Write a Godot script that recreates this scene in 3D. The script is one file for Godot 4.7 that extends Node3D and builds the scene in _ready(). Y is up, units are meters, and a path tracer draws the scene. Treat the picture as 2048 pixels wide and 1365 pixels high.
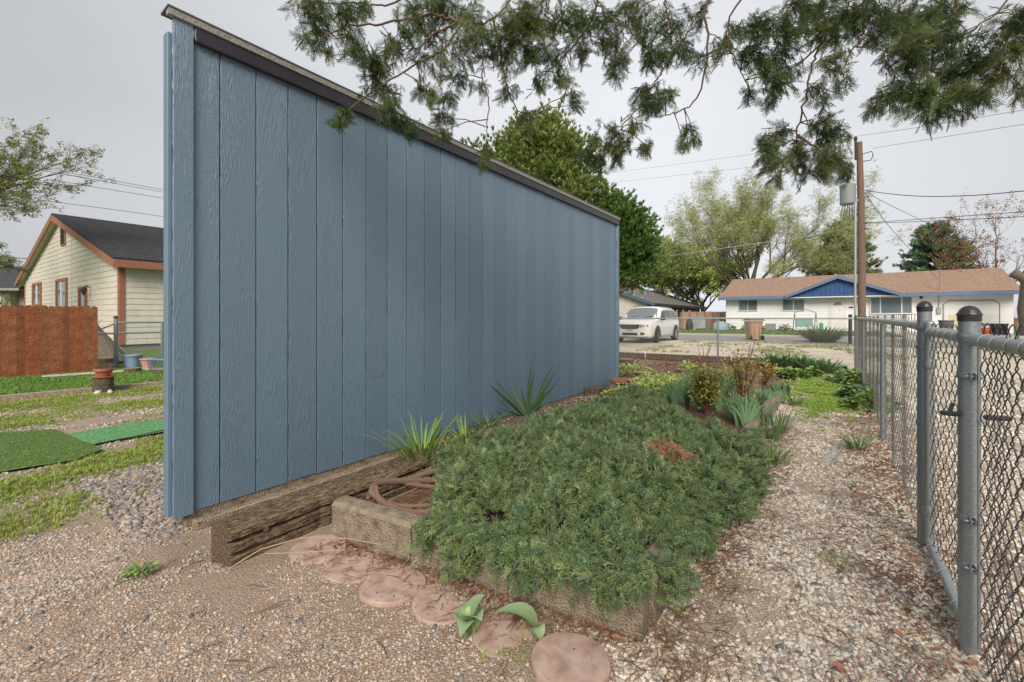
extends Node3D
# A blue board-sided shed wall beside a raised juniper bed, a gravel path and a chain-link fence.
# World: x to the right, y up, -z straight ahead along the shed wall; metres.

var rng := RandomNumberGenerator.new()
var M := {}
var taken := {}

class Geo:
	var v := PackedVector3Array()
	var n := PackedVector3Array()
	var uv := PackedVector2Array()
	var c := PackedColorArray()
	var idx := PackedInt32Array()
	var col := Color(1, 1, 1)
	var uvo := Vector2.ZERO
	var has_uv := false

	func vert(p: Vector3, nn: Vector3, t := Vector2.ZERO) -> int:
		v.append(p); n.append(nn); uv.append(t); c.append(col)
		return v.size() - 1

	# a flat polygon that faces the side that `out` points to
	func face(pts: Array, out: Vector3) -> void:
		var nn := Vector3.ZERO
		for i in range(1, pts.size() - 1):
			nn += (pts[i] - pts[0]).cross(pts[i + 1] - pts[0])
		nn = nn.normalized()
		var p: Array = pts
		if nn.dot(out) < 0.0:
			p = pts.duplicate(); p.reverse(); nn = -nn
		var b := v.size()
		var e: Vector3 = (p[1] - p[0]).normalized()
		var g := nn.cross(e)
		for q in p:
			vert(q, nn, Vector2((q - p[0]).dot(e), (q - p[0]).dot(g)))
		for i in range(1, p.size() - 1):
			idx.append(b); idx.append(b + i + 1); idx.append(b + i)

	func tri_uv(a: Array, t: Array, out: Vector3) -> void:
		var nn: Vector3 = (a[1] - a[0]).cross(a[2] - a[0]).normalized()
		var o := [0, 2, 1]
		if nn.dot(out) < 0.0:
			nn = -nn; o = [0, 1, 2]
		for k in o:
			idx.append(vert(a[k], nn, t[k]))

	# a box with cut edges; bs turns it
	func box(ce: Vector3, size: Vector3, bev := 0.0, bs := Basis.IDENTITY) -> void:
		var h := size * 0.5
		var b: float = min(bev, min(h.x, min(h.y, h.z)) * 0.9)
		var P := func(s: Vector3, ax: int) -> Vector3:
			var q := Vector3.ZERO
			for k in 3:
				q[k] = s[k] * (h[k] if k == ax or b <= 0.0 else h[k] - b)
			return ce + bs * q
		for ax in 3:
			var a1 := (ax + 1) % 3
			var a2 := (ax + 2) % 3
			for sg in [-1.0, 1.0]:
				var pts := []
				for k in [[-1.0, -1.0], [1.0, -1.0], [1.0, 1.0], [-1.0, 1.0]]:
					var s := Vector3.ZERO
					s[ax] = sg; s[a1] = k[0]; s[a2] = k[1]
					pts.append(P.call(s, ax))
				var o := Vector3.ZERO
				o[ax] = sg
				face(pts, bs * o)
		if b <= 0.0: return
		for ax in 3:
			var a1 := (ax + 1) % 3
			var a2 := (ax + 2) % 3
			for s1 in [-1.0, 1.0]:
				for s2 in [-1.0, 1.0]:
					var lo := Vector3.ZERO
					lo[a1] = s1; lo[a2] = s2; lo[ax] = -1.0
					var hi := lo
					hi[ax] = 1.0
					var o := lo + hi
					face([P.call(lo, a1), P.call(hi, a1), P.call(hi, a2), P.call(lo, a2)], bs * o)
		for x in [-1.0, 1.0]:
			for y in [-1.0, 1.0]:
				for z in [-1.0, 1.0]:
					var s := Vector3(x, y, z)
					face([P.call(s, 0), P.call(s, 1), P.call(s, 2)], bs * s)

	# a box given by two opposite corners
	func bar(a: Vector3, b: Vector3, bev := 0.0) -> void:
		box((a + b) * 0.5, (b - a).abs(), bev)

	# a round tube along a path
	func tube(path: Array, rad, sides := 6, caps := true) -> void:
		var m := path.size()
		if m < 2: return
		var t0: Vector3 = (path[1] - path[0]).normalized()
		var up := Vector3.UP if absf(t0.y) < 0.9 else Vector3.RIGHT
		var nx := t0.cross(up).normalized()
		var b0 := v.size()
		for i in m:
			var t: Vector3
			if i == 0: t = t0
			elif i == m - 1: t = (path[i] - path[i - 1]).normalized()
			else: t = (path[i + 1] - path[i - 1]).normalized()
			nx = (nx - t * nx.dot(t)).normalized()
			var ny := t.cross(nx)
			var r: float = rad[i] if rad is Array else rad
			for k in sides:
				var a := TAU * k / sides
				var d := nx * cos(a) + ny * sin(a)
				vert(path[i] + d * r, d, Vector2(float(k) / sides, i))
		for i in m - 1:
			for k in sides:
				var a := b0 + i * sides + k
				var b := b0 + i * sides + (k + 1) % sides
				idx.append_array([a, a + sides, b, b, a + sides, b + sides])
		if caps:
			for e in [0, m - 1]:
				var pts := []
				for k in sides: pts.append(v[b0 + e * sides + k])
				face(pts, path[0] - path[1] if e == 0 else path[m - 1] - path[m - 2])

	# a turned shape: profile of (radius, height)
	func lathe(prof: Array, at := Vector3.ZERO, seg := 16, smooth := true, wob := 0.0) -> void:
		var b0 := v.size()
		for i in prof.size():
			var p: Vector2 = prof[i]
			var d: Vector2
			if i == 0: d = prof[1] - prof[0]
			elif i == prof.size() - 1: d = prof[i] - prof[i - 1]
			else: d = prof[i + 1] - prof[i - 1]
			for k in seg:
				var a := TAU * k / seg
				var w := 1.0 + wob * sin(a * 3.0 + 1.0) + wob * 0.7 * sin(a * 5.0 + p.y * 9.0)
				var nn := Vector3(cos(a) * d.y, -d.x, sin(a) * d.y).normalized()
				vert(at + Vector3(cos(a) * p.x * w, p.y, sin(a) * p.x * w), nn, Vector2(float(k) / seg, p.y))
		for i in prof.size() - 1:
			for k in seg:
				var a := b0 + i * seg + k
				var b := b0 + i * seg + (k + 1) % seg
				idx.append_array([a, b, a + seg, b, b + seg, a + seg])

	# polygon `pts` pushed along `d`
	func prism(pts: Array, d: Vector3) -> void:
		var ce := Vector3.ZERO
		for p in pts: ce += p
		ce /= pts.size()
		face(pts, -d)
		var q := []
		for p in pts: q.append(p + d)
		face(q, d)
		for i in pts.size():
			var j := (i + 1) % pts.size()
			var mid: Vector3 = (pts[i] + pts[j]) * 0.5
			face([pts[i], pts[j], q[j], q[i]], mid - ce)

	# a thin leaf blade along a curved path, folded to a shallow V
	func blade(path: Array, wid: Array, side: Vector3, fold := 0.25) -> void:
		var b0 := v.size()
		for i in path.size():
			var t: Vector3 = (path[min(i + 1, path.size() - 1)] - path[max(i - 1, 0)]).normalized()
			var s := (side - t * side.dot(t)).normalized()
			var nn := s.cross(t).normalized()
			var w: float = wid[i]
			vert(path[i] - s * w + nn * w * fold, (nn + s * fold).normalized(), Vector2(0, i))
			vert(path[i], nn, Vector2(0.5, i))
			vert(path[i] + s * w + nn * w * fold, (nn - s * fold).normalized(), Vector2(1, i))
		for i in path.size() - 1:
			for k in 2:
				var a := b0 + i * 3 + k
				idx.append_array([a, a + 3, a + 1, a + 1, a + 3, a + 4])

	func join(o: Geo, xf: Transform3D, tint = null) -> void:
		var b := v.size()
		for i in o.v.size():
			v.append(xf * o.v[i]); n.append((xf.basis * o.n[i]).normalized()); uv.append(o.uv[i])
			c.append(o.c[i] if tint == null else tint)
		for i in o.idx: idx.append(b + i)

	func mesh(m: Material = null) -> ArrayMesh:
		var a := []
		a.resize(Mesh.ARRAY_MAX)
		a[Mesh.ARRAY_VERTEX] = v; a[Mesh.ARRAY_NORMAL] = n; a[Mesh.ARRAY_TEX_UV] = uv
		a[Mesh.ARRAY_COLOR] = c; a[Mesh.ARRAY_INDEX] = idx
		var r := ArrayMesh.new()
		r.add_surface_from_arrays(Mesh.PRIMITIVE_TRIANGLES, a)
		if m: r.surface_set_material(0, m)
		return r

func numbered(called: String) -> String:
	if not taken.has(called):
		taken[called] = 0
		return called
	taken[called] += 1
	return "%s_%03d" % [called, taken[called]]

func tag(o: Node, label: String, category: String, group := "", kind := "") -> Node:
	if label: o.set_meta("label", label)
	if category: o.set_meta("category", category)
	if group: o.set_meta("group", group)
	if kind: o.set_meta("kind", kind)
	return o

# a thing with parts: a node at its base
func thing(called: String, label: String, category: String, at := Vector3.ZERO, turn := 0.0, group := "") -> Node3D:
	var o := Node3D.new()
	o.name = numbered(called)
	add_child(o)
	o.position = at
	o.rotation.y = turn
	tag(o, label, category, group)
	return o

func part(parent: Node, called: String, ge: Geo, m: Material) -> MeshInstance3D:
	return part_mesh(parent, called, ge.mesh(m))

func part_mesh(parent: Node, called: String, me: Mesh) -> MeshInstance3D:
	var o := MeshInstance3D.new()
	o.mesh = me
	o.name = called
	parent.add_child(o, true)
	return o

# a thing that is one mesh, its origin moved to `at`
func solo(called: String, ge: Geo, m: Material, label: String, category: String, at := Vector3.ZERO, turn := 0.0, group := "") -> MeshInstance3D:
	var o := MeshInstance3D.new()
	o.mesh = ge.mesh(m)
	o.name = numbered(called)
	add_child(o)
	o.position = at
	o.rotation.y = turn
	tag(o, label, category, group)
	return o

func setting(called: String, ge: Geo, m: Material) -> MeshInstance3D:
	var o := MeshInstance3D.new()
	o.mesh = ge.mesh(m)
	o.name = numbered(called)
	add_child(o)
	o.set_meta("kind", "structure")
	return o

func copies(parent: Node, called: String, me: Mesh, xfs: Array, cols: Array) -> MultiMeshInstance3D:
	var mm := MultiMesh.new()
	mm.transform_format = MultiMesh.TRANSFORM_3D
	mm.use_colors = true
	mm.mesh = me
	mm.instance_count = xfs.size()
	for i in xfs.size():
		mm.set_instance_transform(i, xfs[i])
		mm.set_instance_color(i, cols[i % cols.size()])
	var o := MultiMeshInstance3D.new()
	o.multimesh = mm
	o.name = numbered(called) if parent == self else called
	parent.add_child(o, true)
	return o

func stuff(called: String, label: String, category: String, me: Mesh, xfs: Array, cols: Array) -> void:
	tag(copies(self, called, me, xfs, cols), label, category, "", "stuff")

func rf(a: float, b: float) -> float: return rng.randf_range(a, b)

func rdir() -> Vector3:
	while true:
		var p := Vector3(rf(-1, 1), rf(-1, 1), rf(-1, 1))
		if p.length_squared() < 1.0 and p.length_squared() > 0.01: return p.normalized()
	return Vector3.UP

func jit(c: Color, a: float) -> Color:
	var k := 1.0 + rf(-a, a)
	return Color(c.r * k * (1.0 + rf(-a, a) * 0.3), c.g * k, c.b * k * (1.0 + rf(-a, a) * 0.3))

func mixc(a: Color, b: Color, t: float) -> Color: return a.lerp(b, clampf(t, 0, 1))

# a turn that takes +y to d, spun by s
func aim(d: Vector3, s := 0.0) -> Basis:
	var y := d.normalized()
	var x := y.cross(Vector3(0, 0, 1) if absf(y.z) < 0.9 else Vector3.RIGHT).normalized()
	return Basis(x, y, x.cross(y)).rotated(y, s)

# ---------- textures and materials ----------
func fnl(sd: int, fr: float, oc := 4, ty := FastNoiseLite.TYPE_SIMPLEX_SMOOTH) -> FastNoiseLite:
	var f := FastNoiseLite.new()
	f.seed = sd; f.frequency = fr; f.fractal_octaves = oc; f.noise_type = ty
	f.fractal_type = FastNoiseLite.FRACTAL_FBM
	return f

# noise mapped to a row of linear colours
func ramp_tex(sd: int, fr: float, cols: Array, oc := 4, size := 256, ty := FastNoiseLite.TYPE_SIMPLEX_SMOOTH, stretch := 1) -> ImageTexture:
	var f := fnl(sd, fr, oc, ty)
	var im := f.get_seamless_image(size, size)
	if stretch > 1:
		im.resize(size, size * stretch, Image.INTERPOLATE_CUBIC)
	im.convert(Image.FORMAT_L8)
	var d := im.get_data()
	var lut := PackedByteArray()
	for i in 256:
		var t := i / 255.0 * (cols.size() - 1)
		var k: int = min(int(t), cols.size() - 2)
		var a: Color = cols[k]
		var b: Color = cols[k + 1]
		var q := a.lerp(b, t - k).linear_to_srgb()
		lut.append_array([int(q.r * 255), int(q.g * 255), int(q.b * 255)])
	var o := PackedByteArray()
	o.resize(d.size() * 3)
	for i in d.size():
		var k := d[i] * 3
		o[i * 3] = lut[k]; o[i * 3 + 1] = lut[k + 1]; o[i * 3 + 2] = lut[k + 2]
	return ImageTexture.create_from_image(Image.create_from_data(im.get_width(), im.get_height(), false, Image.FORMAT_RGB8, o))

func bump_tex(sd: int, fr: float, strength: float, oc := 5, size := 256, ty := FastNoiseLite.TYPE_SIMPLEX_SMOOTH, stretch := 1) -> ImageTexture:
	var im := fnl(sd, fr, oc, ty).get_seamless_image(size, size)
	if stretch > 1: im.resize(size, size * stretch, Image.INTERPOLATE_CUBIC)
	im.convert(Image.FORMAT_RGBA8)
	im.bump_map_to_normal_map(strength)
	return ImageTexture.create_from_image(im)

func flat(lin: Color, rough := 0.8, metal := 0.0) -> StandardMaterial3D:
	var m := StandardMaterial3D.new()
	m.albedo_color = lin.linear_to_srgb()
	m.roughness = rough
	m.metallic = metal
	return m

# surface with computed grain; size is how many metres one tile covers
func grain(tex: Texture2D, size: float, rough := 0.85, bump: Texture2D = null, bs := 1.0, world := true) -> StandardMaterial3D:
	var m := StandardMaterial3D.new()
	m.albedo_texture = tex
	m.roughness = rough
	m.uv1_triplanar = true
	m.uv1_world_triplanar = world
	m.uv1_scale = Vector3.ONE / size
	if bump:
		m.normal_enabled = true
		m.normal_texture = bump
		m.normal_scale = bs
	return m

func leafy(rough := 0.6, back := 0.5) -> StandardMaterial3D:
	var m := StandardMaterial3D.new()
	m.vertex_color_use_as_albedo = true
	m.roughness = rough
	m.cull_mode = BaseMaterial3D.CULL_DISABLED
	if back > 0.0:
		m.backlight_enabled = true
		m.backlight = Color(back, back, back)
	return m

func tinted(rough := 0.8) -> StandardMaterial3D:
	var m := StandardMaterial3D.new()
	m.vertex_color_use_as_albedo = true
	m.roughness = rough
	return m


func _ready() -> void:
	rng.seed = 20240417
	light_and_camera()
	make_materials()
	print("ground"); ground()
	print("shed"); shed()
	print("houses"); yellow_house(); grey_house(); tan_house(); white_house()
	print("fences"); side_fence(); far_fence(); left_fence(); red_fence()
	print("bed"); juniper_bed()
	print("garden"); garden()
	print("left yard"); left_yard()
	print("street"); street_things()
	print("trees"); trees()
	print("overhead"); overhead_tree()
	print("gravel"); gravel()
	print("done")

func light_and_camera() -> void:
	var cam := Camera3D.new()
	cam.name = "camera"
	add_child(cam)
	cam.position = Vector3(0, 1.15, 0)
	cam.rotation.y = 0.61479
	# upright lens shifted down a little: 24 mm high frame behind a 15.9 mm lens
	cam.set_frustum(0.05 * 1.50829, Vector2(0, -0.05 * 0.05249), 0.05, 900.0)
	cam.current = true
	var e := Environment.new()
	e.background_mode = Environment.BG_SKY
	var sky := Sky.new()
	var pm := PanoramaSkyMaterial.new()
	# even overcast: pale, slightly blue-grey cloud with faint broad billows
	var f := fnl(5, 0.9, 4)
	var ahead := Vector3(-0.38, 0.2, -0.9).normalized()
	var w := 512
	var h := 256
	var im := Image.create(w, h, false, Image.FORMAT_RGBF)
	for y in h:
		var el := PI * (0.5 - (y + 0.5) / h)
		for x in w:
			var a := TAU * x / w
			var d := Vector3(cos(el) * sin(a), sin(el), -cos(el) * cos(a))
			var k := f.get_noise_3dv(d * Vector3(1.4, 3.0, 1.4))
			# the cloud is thinnest, and so brightest, low ahead
			var th := pow(maxf(0.0, d.dot(ahead)), 2.0) * 0.5 + 0.12 * pow(maxf(0.0, d.dot(ahead)), 8.0)
			var cl := 0.21 + 0.03 * k + 0.245 * th
			im.set_pixel(x, y, Color(cl * 0.985, cl * 1.01, cl * 1.06))
	pm.panorama = ImageTexture.create_from_image(im)
	sky.sky_material = pm
	e.sky = sky
	e.background_energy_multiplier = 1.0
	e.tonemap_mode = Environment.TONE_MAPPER_LINEAR
	e.tonemap_exposure = 2.4
	e.sdfgi_enabled = true
	e.ssao_enabled = true
	e.ssil_enabled = true
	var we := WorldEnvironment.new()
	we.name = "world_environment"
	we.environment = e
	add_child(we)
	var sun := DirectionalLight3D.new()
	sun.name = "sun"
	sun.light_energy = 0.5
	sun.light_color = Color(1.0, 0.96, 0.9)
	sun.light_angular_distance = 32.0
	sun.shadow_enabled = true
	add_child(sun)
	sun.look_at_from_position(Vector3(3.4, 5.2, 6.0), Vector3.ZERO)


func make_materials() -> void:
	var b_fine := bump_tex(3, 0.06, 6.0)
	var b_mid := bump_tex(8, 0.02, 8.0)
	M.b_fine = b_fine
	# ground: vertex colour gives the place, texture the grain
	var gt := ramp_tex(11, 0.05, [Color(0.52, 0.5, 0.48), Color(0.72, 0.7, 0.68), Color(0.85, 0.84, 0.82), Color(1, 1, 1)], 5, 512)
	M.ground = grain(gt, 0.55, 0.95, bump_tex(13, 0.09, 10.0, 4, 512), 1.0)
	M.ground.vertex_color_use_as_albedo = true
	M.asphalt = grain(ramp_tex(21, 0.08, [Color(0.2, 0.19, 0.19), Color(0.29, 0.28, 0.28), Color(0.36, 0.35, 0.34)], 4), 1.5, 0.9, b_fine)
	M.concrete = grain(ramp_tex(31, 0.03, [Color(0.16, 0.125, 0.09), Color(0.3, 0.25, 0.19), Color(0.37, 0.32, 0.26), Color(0.45, 0.4, 0.34)], 5), 0.5, 0.93, bump_tex(33, 0.08, 14.0, 5), 1.0)
	M.old_concrete = grain(ramp_tex(35, 0.025, [Color(0.1, 0.09, 0.05), Color(0.24, 0.19, 0.14), Color(0.33, 0.27, 0.2), Color(0.36, 0.31, 0.25)], 5), 0.45, 0.95, bump_tex(36, 0.12, 9.0, 5), 0.8)
	M.kerb = grain(ramp_tex(37, 0.04, [Color(0.4, 0.37, 0.33), Color(0.52, 0.49, 0.44)], 4), 0.8, 0.9, b_fine)
	# blue rough-sawn board paint
	M.blue_board = board_paint()
	M.blue_plain = flat(Color(0.15, 0.23, 0.31), 0.45)
	# the paint has weathered a little unevenly from board to board
	M.blue_boards = []
	for k in [1.0, 0.965, 0.985, 0.945]:
		var q: StandardMaterial3D = M.blue_board.duplicate()
		q.albedo_color = Color(k, k, k * 1.01)
		q.roughness = 0.36 + (1.0 - k) * 1.2
		M.blue_boards.append(q)
	M.dark_fascia = grain(ramp_tex(45, 0.01, [Color(0.022, 0.019, 0.025), Color(0.034, 0.029, 0.039), Color(0.045, 0.039, 0.051)], 3), 1.2, 0.34)
	M.soffit = grain(ramp_tex(46, 0.03, [Color(0.3, 0.29, 0.26), Color(0.42, 0.41, 0.38)], 4), 0.4, 0.7, b_fine, 0.4)
	M.drip = flat(Color(0.1, 0.11, 0.13), 0.5)
	M.shingle_dark = grain(ramp_tex(51, 0.12, [Color(0.02, 0.022, 0.027), Color(0.05, 0.053, 0.062), Color(0.085, 0.088, 0.1)], 3, 256, FastNoiseLite.TYPE_VALUE), 1.6, 0.95, b_fine)
	M.shingle_brown = grain(ramp_tex(52, 0.1, [Color(0.24, 0.155, 0.11), Color(0.36, 0.245, 0.185), Color(0.43, 0.315, 0.25)], 3, 256, FastNoiseLite.TYPE_VALUE), 2.5, 0.95, b_fine)
	M.shingle_grey = grain(ramp_tex(53, 0.1, [Color(0.1, 0.09, 0.09), Color(0.16, 0.15, 0.15), Color(0.22, 0.2, 0.2)], 3, 256, FastNoiseLite.TYPE_VALUE), 2.5, 0.95, b_fine)
	M.cream = grain(ramp_tex(54, 0.02, [Color(0.6, 0.555, 0.48), Color(0.67, 0.625, 0.55), Color(0.72, 0.68, 0.61)], 4), 2.0, 0.75)
	M.rust_trim = grain(ramp_tex(55, 0.03, [Color(0.29, 0.125, 0.075), Color(0.36, 0.16, 0.1)], 3), 1.0, 0.7)
	M.foundation = grain(ramp_tex(56, 0.05, [Color(0.22, 0.21, 0.22), Color(0.32, 0.31, 0.31)], 3), 1.0, 0.9)
	M.white_board = grain(ramp_tex(57, 0.02, [Color(0.8, 0.8, 0.8), Color(0.85, 0.85, 0.855), Color(0.88, 0.88, 0.89)], 4), 3.0, 0.7)
	M.white_paint = flat(Color(0.8, 0.8, 0.79), 0.55)
	M.blue_gable = grain(ramp_tex(58, 0.02, [Color(0.022, 0.075, 0.21), Color(0.03, 0.095, 0.26), Color(0.045, 0.12, 0.3)], 3), 2.0, 0.6)
	M.blue_fascia = flat(Color(0.12, 0.2, 0.38), 0.6)
	M.pinkish_board = grain(ramp_tex(59, 0.02, [Color(0.55, 0.48, 0.42), Color(0.63, 0.56, 0.5)], 3), 2.0, 0.8)
	M.tan_board = grain(ramp_tex(60, 0.02, [Color(0.28, 0.25, 0.21), Color(0.36, 0.33, 0.28)], 3), 2.0, 0.8)
	M.teal_trim = flat(Color(0.06, 0.13, 0.2), 0.6)
	M.dark_trim = flat(Color(0.035, 0.03, 0.03), 0.6)
	M.glass = StandardMaterial3D.new()
	M.glass.albedo_color = Color(0.35, 0.4, 0.44)
	M.glass.roughness = 0.06
	M.glass.metallic = 0.0
	M.glass.metallic_specular = 0.8
	M.blind = flat(Color(0.33, 0.36, 0.38), 0.7)
	M.curtain_blue = grain(ramp_tex(62, 0.04, [Color(0.1, 0.16, 0.24), Color(0.2, 0.28, 0.37)], 2), 1.5, 0.8)
	M.pane = StandardMaterial3D.new()
	M.pane.albedo_color = Color(0.5, 0.56, 0.6, 0.28)
	M.pane.transparency = BaseMaterial3D.TRANSPARENCY_ALPHA
	M.pane.roughness = 0.03
	# flat grey sheet behind the glass, standing in for the dark room
	M.dim_room_sheet = flat(Color(0.25, 0.245, 0.25), 0.8)
	M.galv = grain(ramp_tex(70, 0.05, [Color(0.22, 0.255, 0.275), Color(0.3, 0.335, 0.355), Color(0.38, 0.415, 0.43)], 4, 256), 0.14, 0.42, b_fine, 0.25)
	M.galv.metallic = 0.55
	M.galv_light = grain(ramp_tex(71, 0.05, [Color(0.34, 0.37, 0.39), Color(0.46, 0.49, 0.5)], 4, 256), 0.2, 0.45, b_fine, 0.2)
	M.galv_light.metallic = 0.5
	M.wire = flat(Color(0.085, 0.085, 0.09), 0.5, 0.4)  # near panels: shade put into the colour of the galvanised wire
	M.wire_light = flat(Color(0.42, 0.43, 0.44), 0.5, 0.3)  # far panels of that wire, paled in colour as if lit by sky
	M.wire_mid = flat(Color(0.2, 0.2, 0.205), 0.5, 0.3)  # panels beyond the gate, painted between the shaded and sky-lit tones
	M.cap = grain(ramp_tex(72, 0.04, [Color(0.055, 0.053, 0.057), Color(0.1, 0.097, 0.102)], 4), 0.1, 0.33, b_fine, 0.2)
	M.cap.metallic = 0.6
	M.tie = grain(ramp_tex(80, 0.035, [Color(0.045, 0.027, 0.015), Color(0.13, 0.088, 0.052), Color(0.24, 0.175, 0.11), Color(0.34, 0.28, 0.2)], 5, 256), 0.32, 0.92, bump_tex(81, 0.05, 22.0, 5), 1.0)
	M.tie.uv1_scale = Vector3(6.0, 8.0, 1.0)
	M.tie.uv1_world_triplanar = false
	M.bark = grain(ramp_tex(82, 0.04, [Color(0.06, 0.035, 0.022), Color(0.14, 0.085, 0.055), Color(0.22, 0.14, 0.1)], 4), 0.12, 0.9, b_mid, 0.8)
	M.bark_grey = grain(ramp_tex(83, 0.04, [Color(0.08, 0.065, 0.05), Color(0.16, 0.13, 0.1), Color(0.24, 0.2, 0.16)], 4), 0.6, 0.9, b_mid, 1.0)
	M.bark_red = grain(ramp_tex(84, 0.05, [Color(0.1, 0.045, 0.03), Color(0.19, 0.095, 0.06), Color(0.27, 0.17, 0.12)], 4), 0.1, 0.9, b_mid, 0.8)
	M.vine = grain(ramp_tex(85, 0.05, [Color(0.1, 0.055, 0.038), Color(0.22, 0.135, 0.095), Color(0.32, 0.22, 0.16)], 4, 256), 0.11, 0.9, bump_tex(86, 0.06, 14.0), 1.0)
	M.log_end = grain(ramp_tex(87, 0.05, [Color(0.2, 0.15, 0.1), Color(0.36, 0.3, 0.22)], 4), 0.2, 0.9)
	M.log_bark = grain(ramp_tex(88, 0.03, [Color(0.03, 0.022, 0.018), Color(0.1, 0.075, 0.055), Color(0.3, 0.24, 0.17)], 4), 0.3, 0.95, b_mid, 1.2)
	M.picket = grain(ramp_tex(89, 0.02, [Color(0.16, 0.05, 0.018), Color(0.22, 0.072, 0.025), Color(0.27, 0.095, 0.034), Color(0.34, 0.14, 0.055)], 5, 256), 0.9, 0.75, b_fine, 0.4)
	M.pickets = [M.picket]
	for k in [Color(0.88, 0.84, 0.8), Color(1.0, 0.93, 0.86), Color(0.94, 0.97, 1.0)]:
		var q: StandardMaterial3D = M.picket.duplicate()
		q.albedo_color = k
		q.uv1_offset = Vector3(k.g * 7.0, k.b * 5.0, 0)
		M.pickets.append(q)
	M.old_wood = grain(ramp_tex(90, 0.03, [Color(0.2, 0.15, 0.11), Color(0.34, 0.27, 0.2), Color(0.42, 0.35, 0.27)], 4), 0.4, 0.9, b_mid, 0.8)
	M.pole = grain(ramp_tex(91, 0.04, [Color(0.1, 0.06, 0.045), Color(0.2, 0.13, 0.1), Color(0.26, 0.18, 0.14)], 4), 0.6, 0.9, b_fine, 0.8)
	M.terra = grain(ramp_tex(92, 0.03, [Color(0.36, 0.12, 0.07), Color(0.45, 0.17, 0.1)], 4), 0.3, 0.85)
	M.stone_pink = grain(ramp_tex(93, 0.014, [Color(0.29, 0.195, 0.15), Color(0.44, 0.295, 0.24), Color(0.52, 0.375, 0.315), Color(0.56, 0.45, 0.39)], 5), 0.3, 0.92, bump_tex(94, 0.25, 5.0, 3), 0.25)
	M.brick = grain(ramp_tex(95, 0.06, [Color(0.22, 0.1, 0.06), Color(0.33, 0.16, 0.1)], 4), 0.2, 0.92, b_fine)
	M.purple_brick = grain(ramp_tex(96, 0.06, [Color(0.12, 0.07, 0.07), Color(0.22, 0.14, 0.14)], 4), 0.2, 0.92, b_fine)
	M.leaf = leafy(0.55, 0.5)
	M.needle = leafy(0.6, 0.35)
	M.tint = tinted(0.85)
	M.tint_shiny = tinted(0.4)
	M.rubber = flat(Color(0.02, 0.02, 0.02), 0.85)

# blue paint over a rough-sawn, embossed board: long grain, cathedral arches, fine saw marks
func board_paint() -> StandardMaterial3D:
	var w := 512
	var h := 1024
	var warp := fnl(41, 0.011, 3)
	var fine := fnl(42, 0.5, 2)
	var patch := fnl(43, 0.006, 3)
	var saw := fnl(44, 0.35, 2)
	var im := Image.create(w, h, false, Image.FORMAT_RGB8)
	var hm := Image.create(w, h, false, Image.FORMAT_RGB8)
	for y in h:
		# fade toward the top so that the tile wraps
		var b := clampf((y - (h - 128)) / 128.0, 0.0, 1.0)
		for x in w:
			var v := 0.0
			for k in 2:
				var wt := (1.0 - b) if k == 0 else b
				if wt <= 0.0: continue
				var yy := float(y - k * h)
				var wp := warp.get_noise_2d(x * 1.1, yy * 0.22) * 5.5
				var ring := sin((x * 0.055 + wp) * TAU * 0.62)
				var streak := fine.get_noise_2d(x * 0.9, yy * 0.022)
				var sw := saw.get_noise_2d(x * 0.03, yy * 0.6)
				var mix := smoothstep(-0.15, 0.3, patch.get_noise_2d(x * 1.3, yy * 0.35 + 500.0))
				v += wt * (pow(ring * 0.5 + 0.5, 2.2) * 0.45 * mix + streak * 0.34 + sw * 0.07)
			var q := clampf(0.42 + v * 0.62, 0.0, 1.0)
			hm.set_pixel(x, y, Color(q, q, q))
			var t := 0.93 + 0.1 * (q - 0.5)
			im.set_pixel(x, y, Color(0.165 * t, 0.255 * t, 0.345 * t).linear_to_srgb())
	hm.convert(Image.FORMAT_RGBA8)
	hm.bump_map_to_normal_map(5.5)
	var m := StandardMaterial3D.new()
	m.albedo_texture = ImageTexture.create_from_image(im)
	m.normal_enabled = true
	m.normal_texture = ImageTexture.create_from_image(hm)
	m.normal_scale = 1.0
	m.roughness = 0.4
	m.metallic_specular = 0.6
	return m

var gn := fnl(100, 0.9, 3)
var gn2 := fnl(101, 0.35, 3)
var gn3 := fnl(102, 2.2, 3)

# height of the yard at x and distance d ahead
func gh(x: float, d: float) -> float:
	if d > 12.2 or x < -9.2 or absf(x) > 14.0: return 0.0
	var k := 0.012 * gn.get_noise_2d(x, d) + 0.01 * gn3.get_noise_2d(x, d)
	# loose stone banked against the end of the shed wall
	k += 0.05 * exp(-(pow(x + 3.4, 2.0) * 1.6 + pow(d - 1.5, 2.0) * 1.0)) * (1.0 - smoothstep(-3.2, -2.95, x))
	k -= 0.035 * smoothstep(-3.0, -2.85, x) * (1.0 - smoothstep(-2.5, -2.3, x)) * smoothstep(0.8, 1.0, d)
	return k

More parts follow.
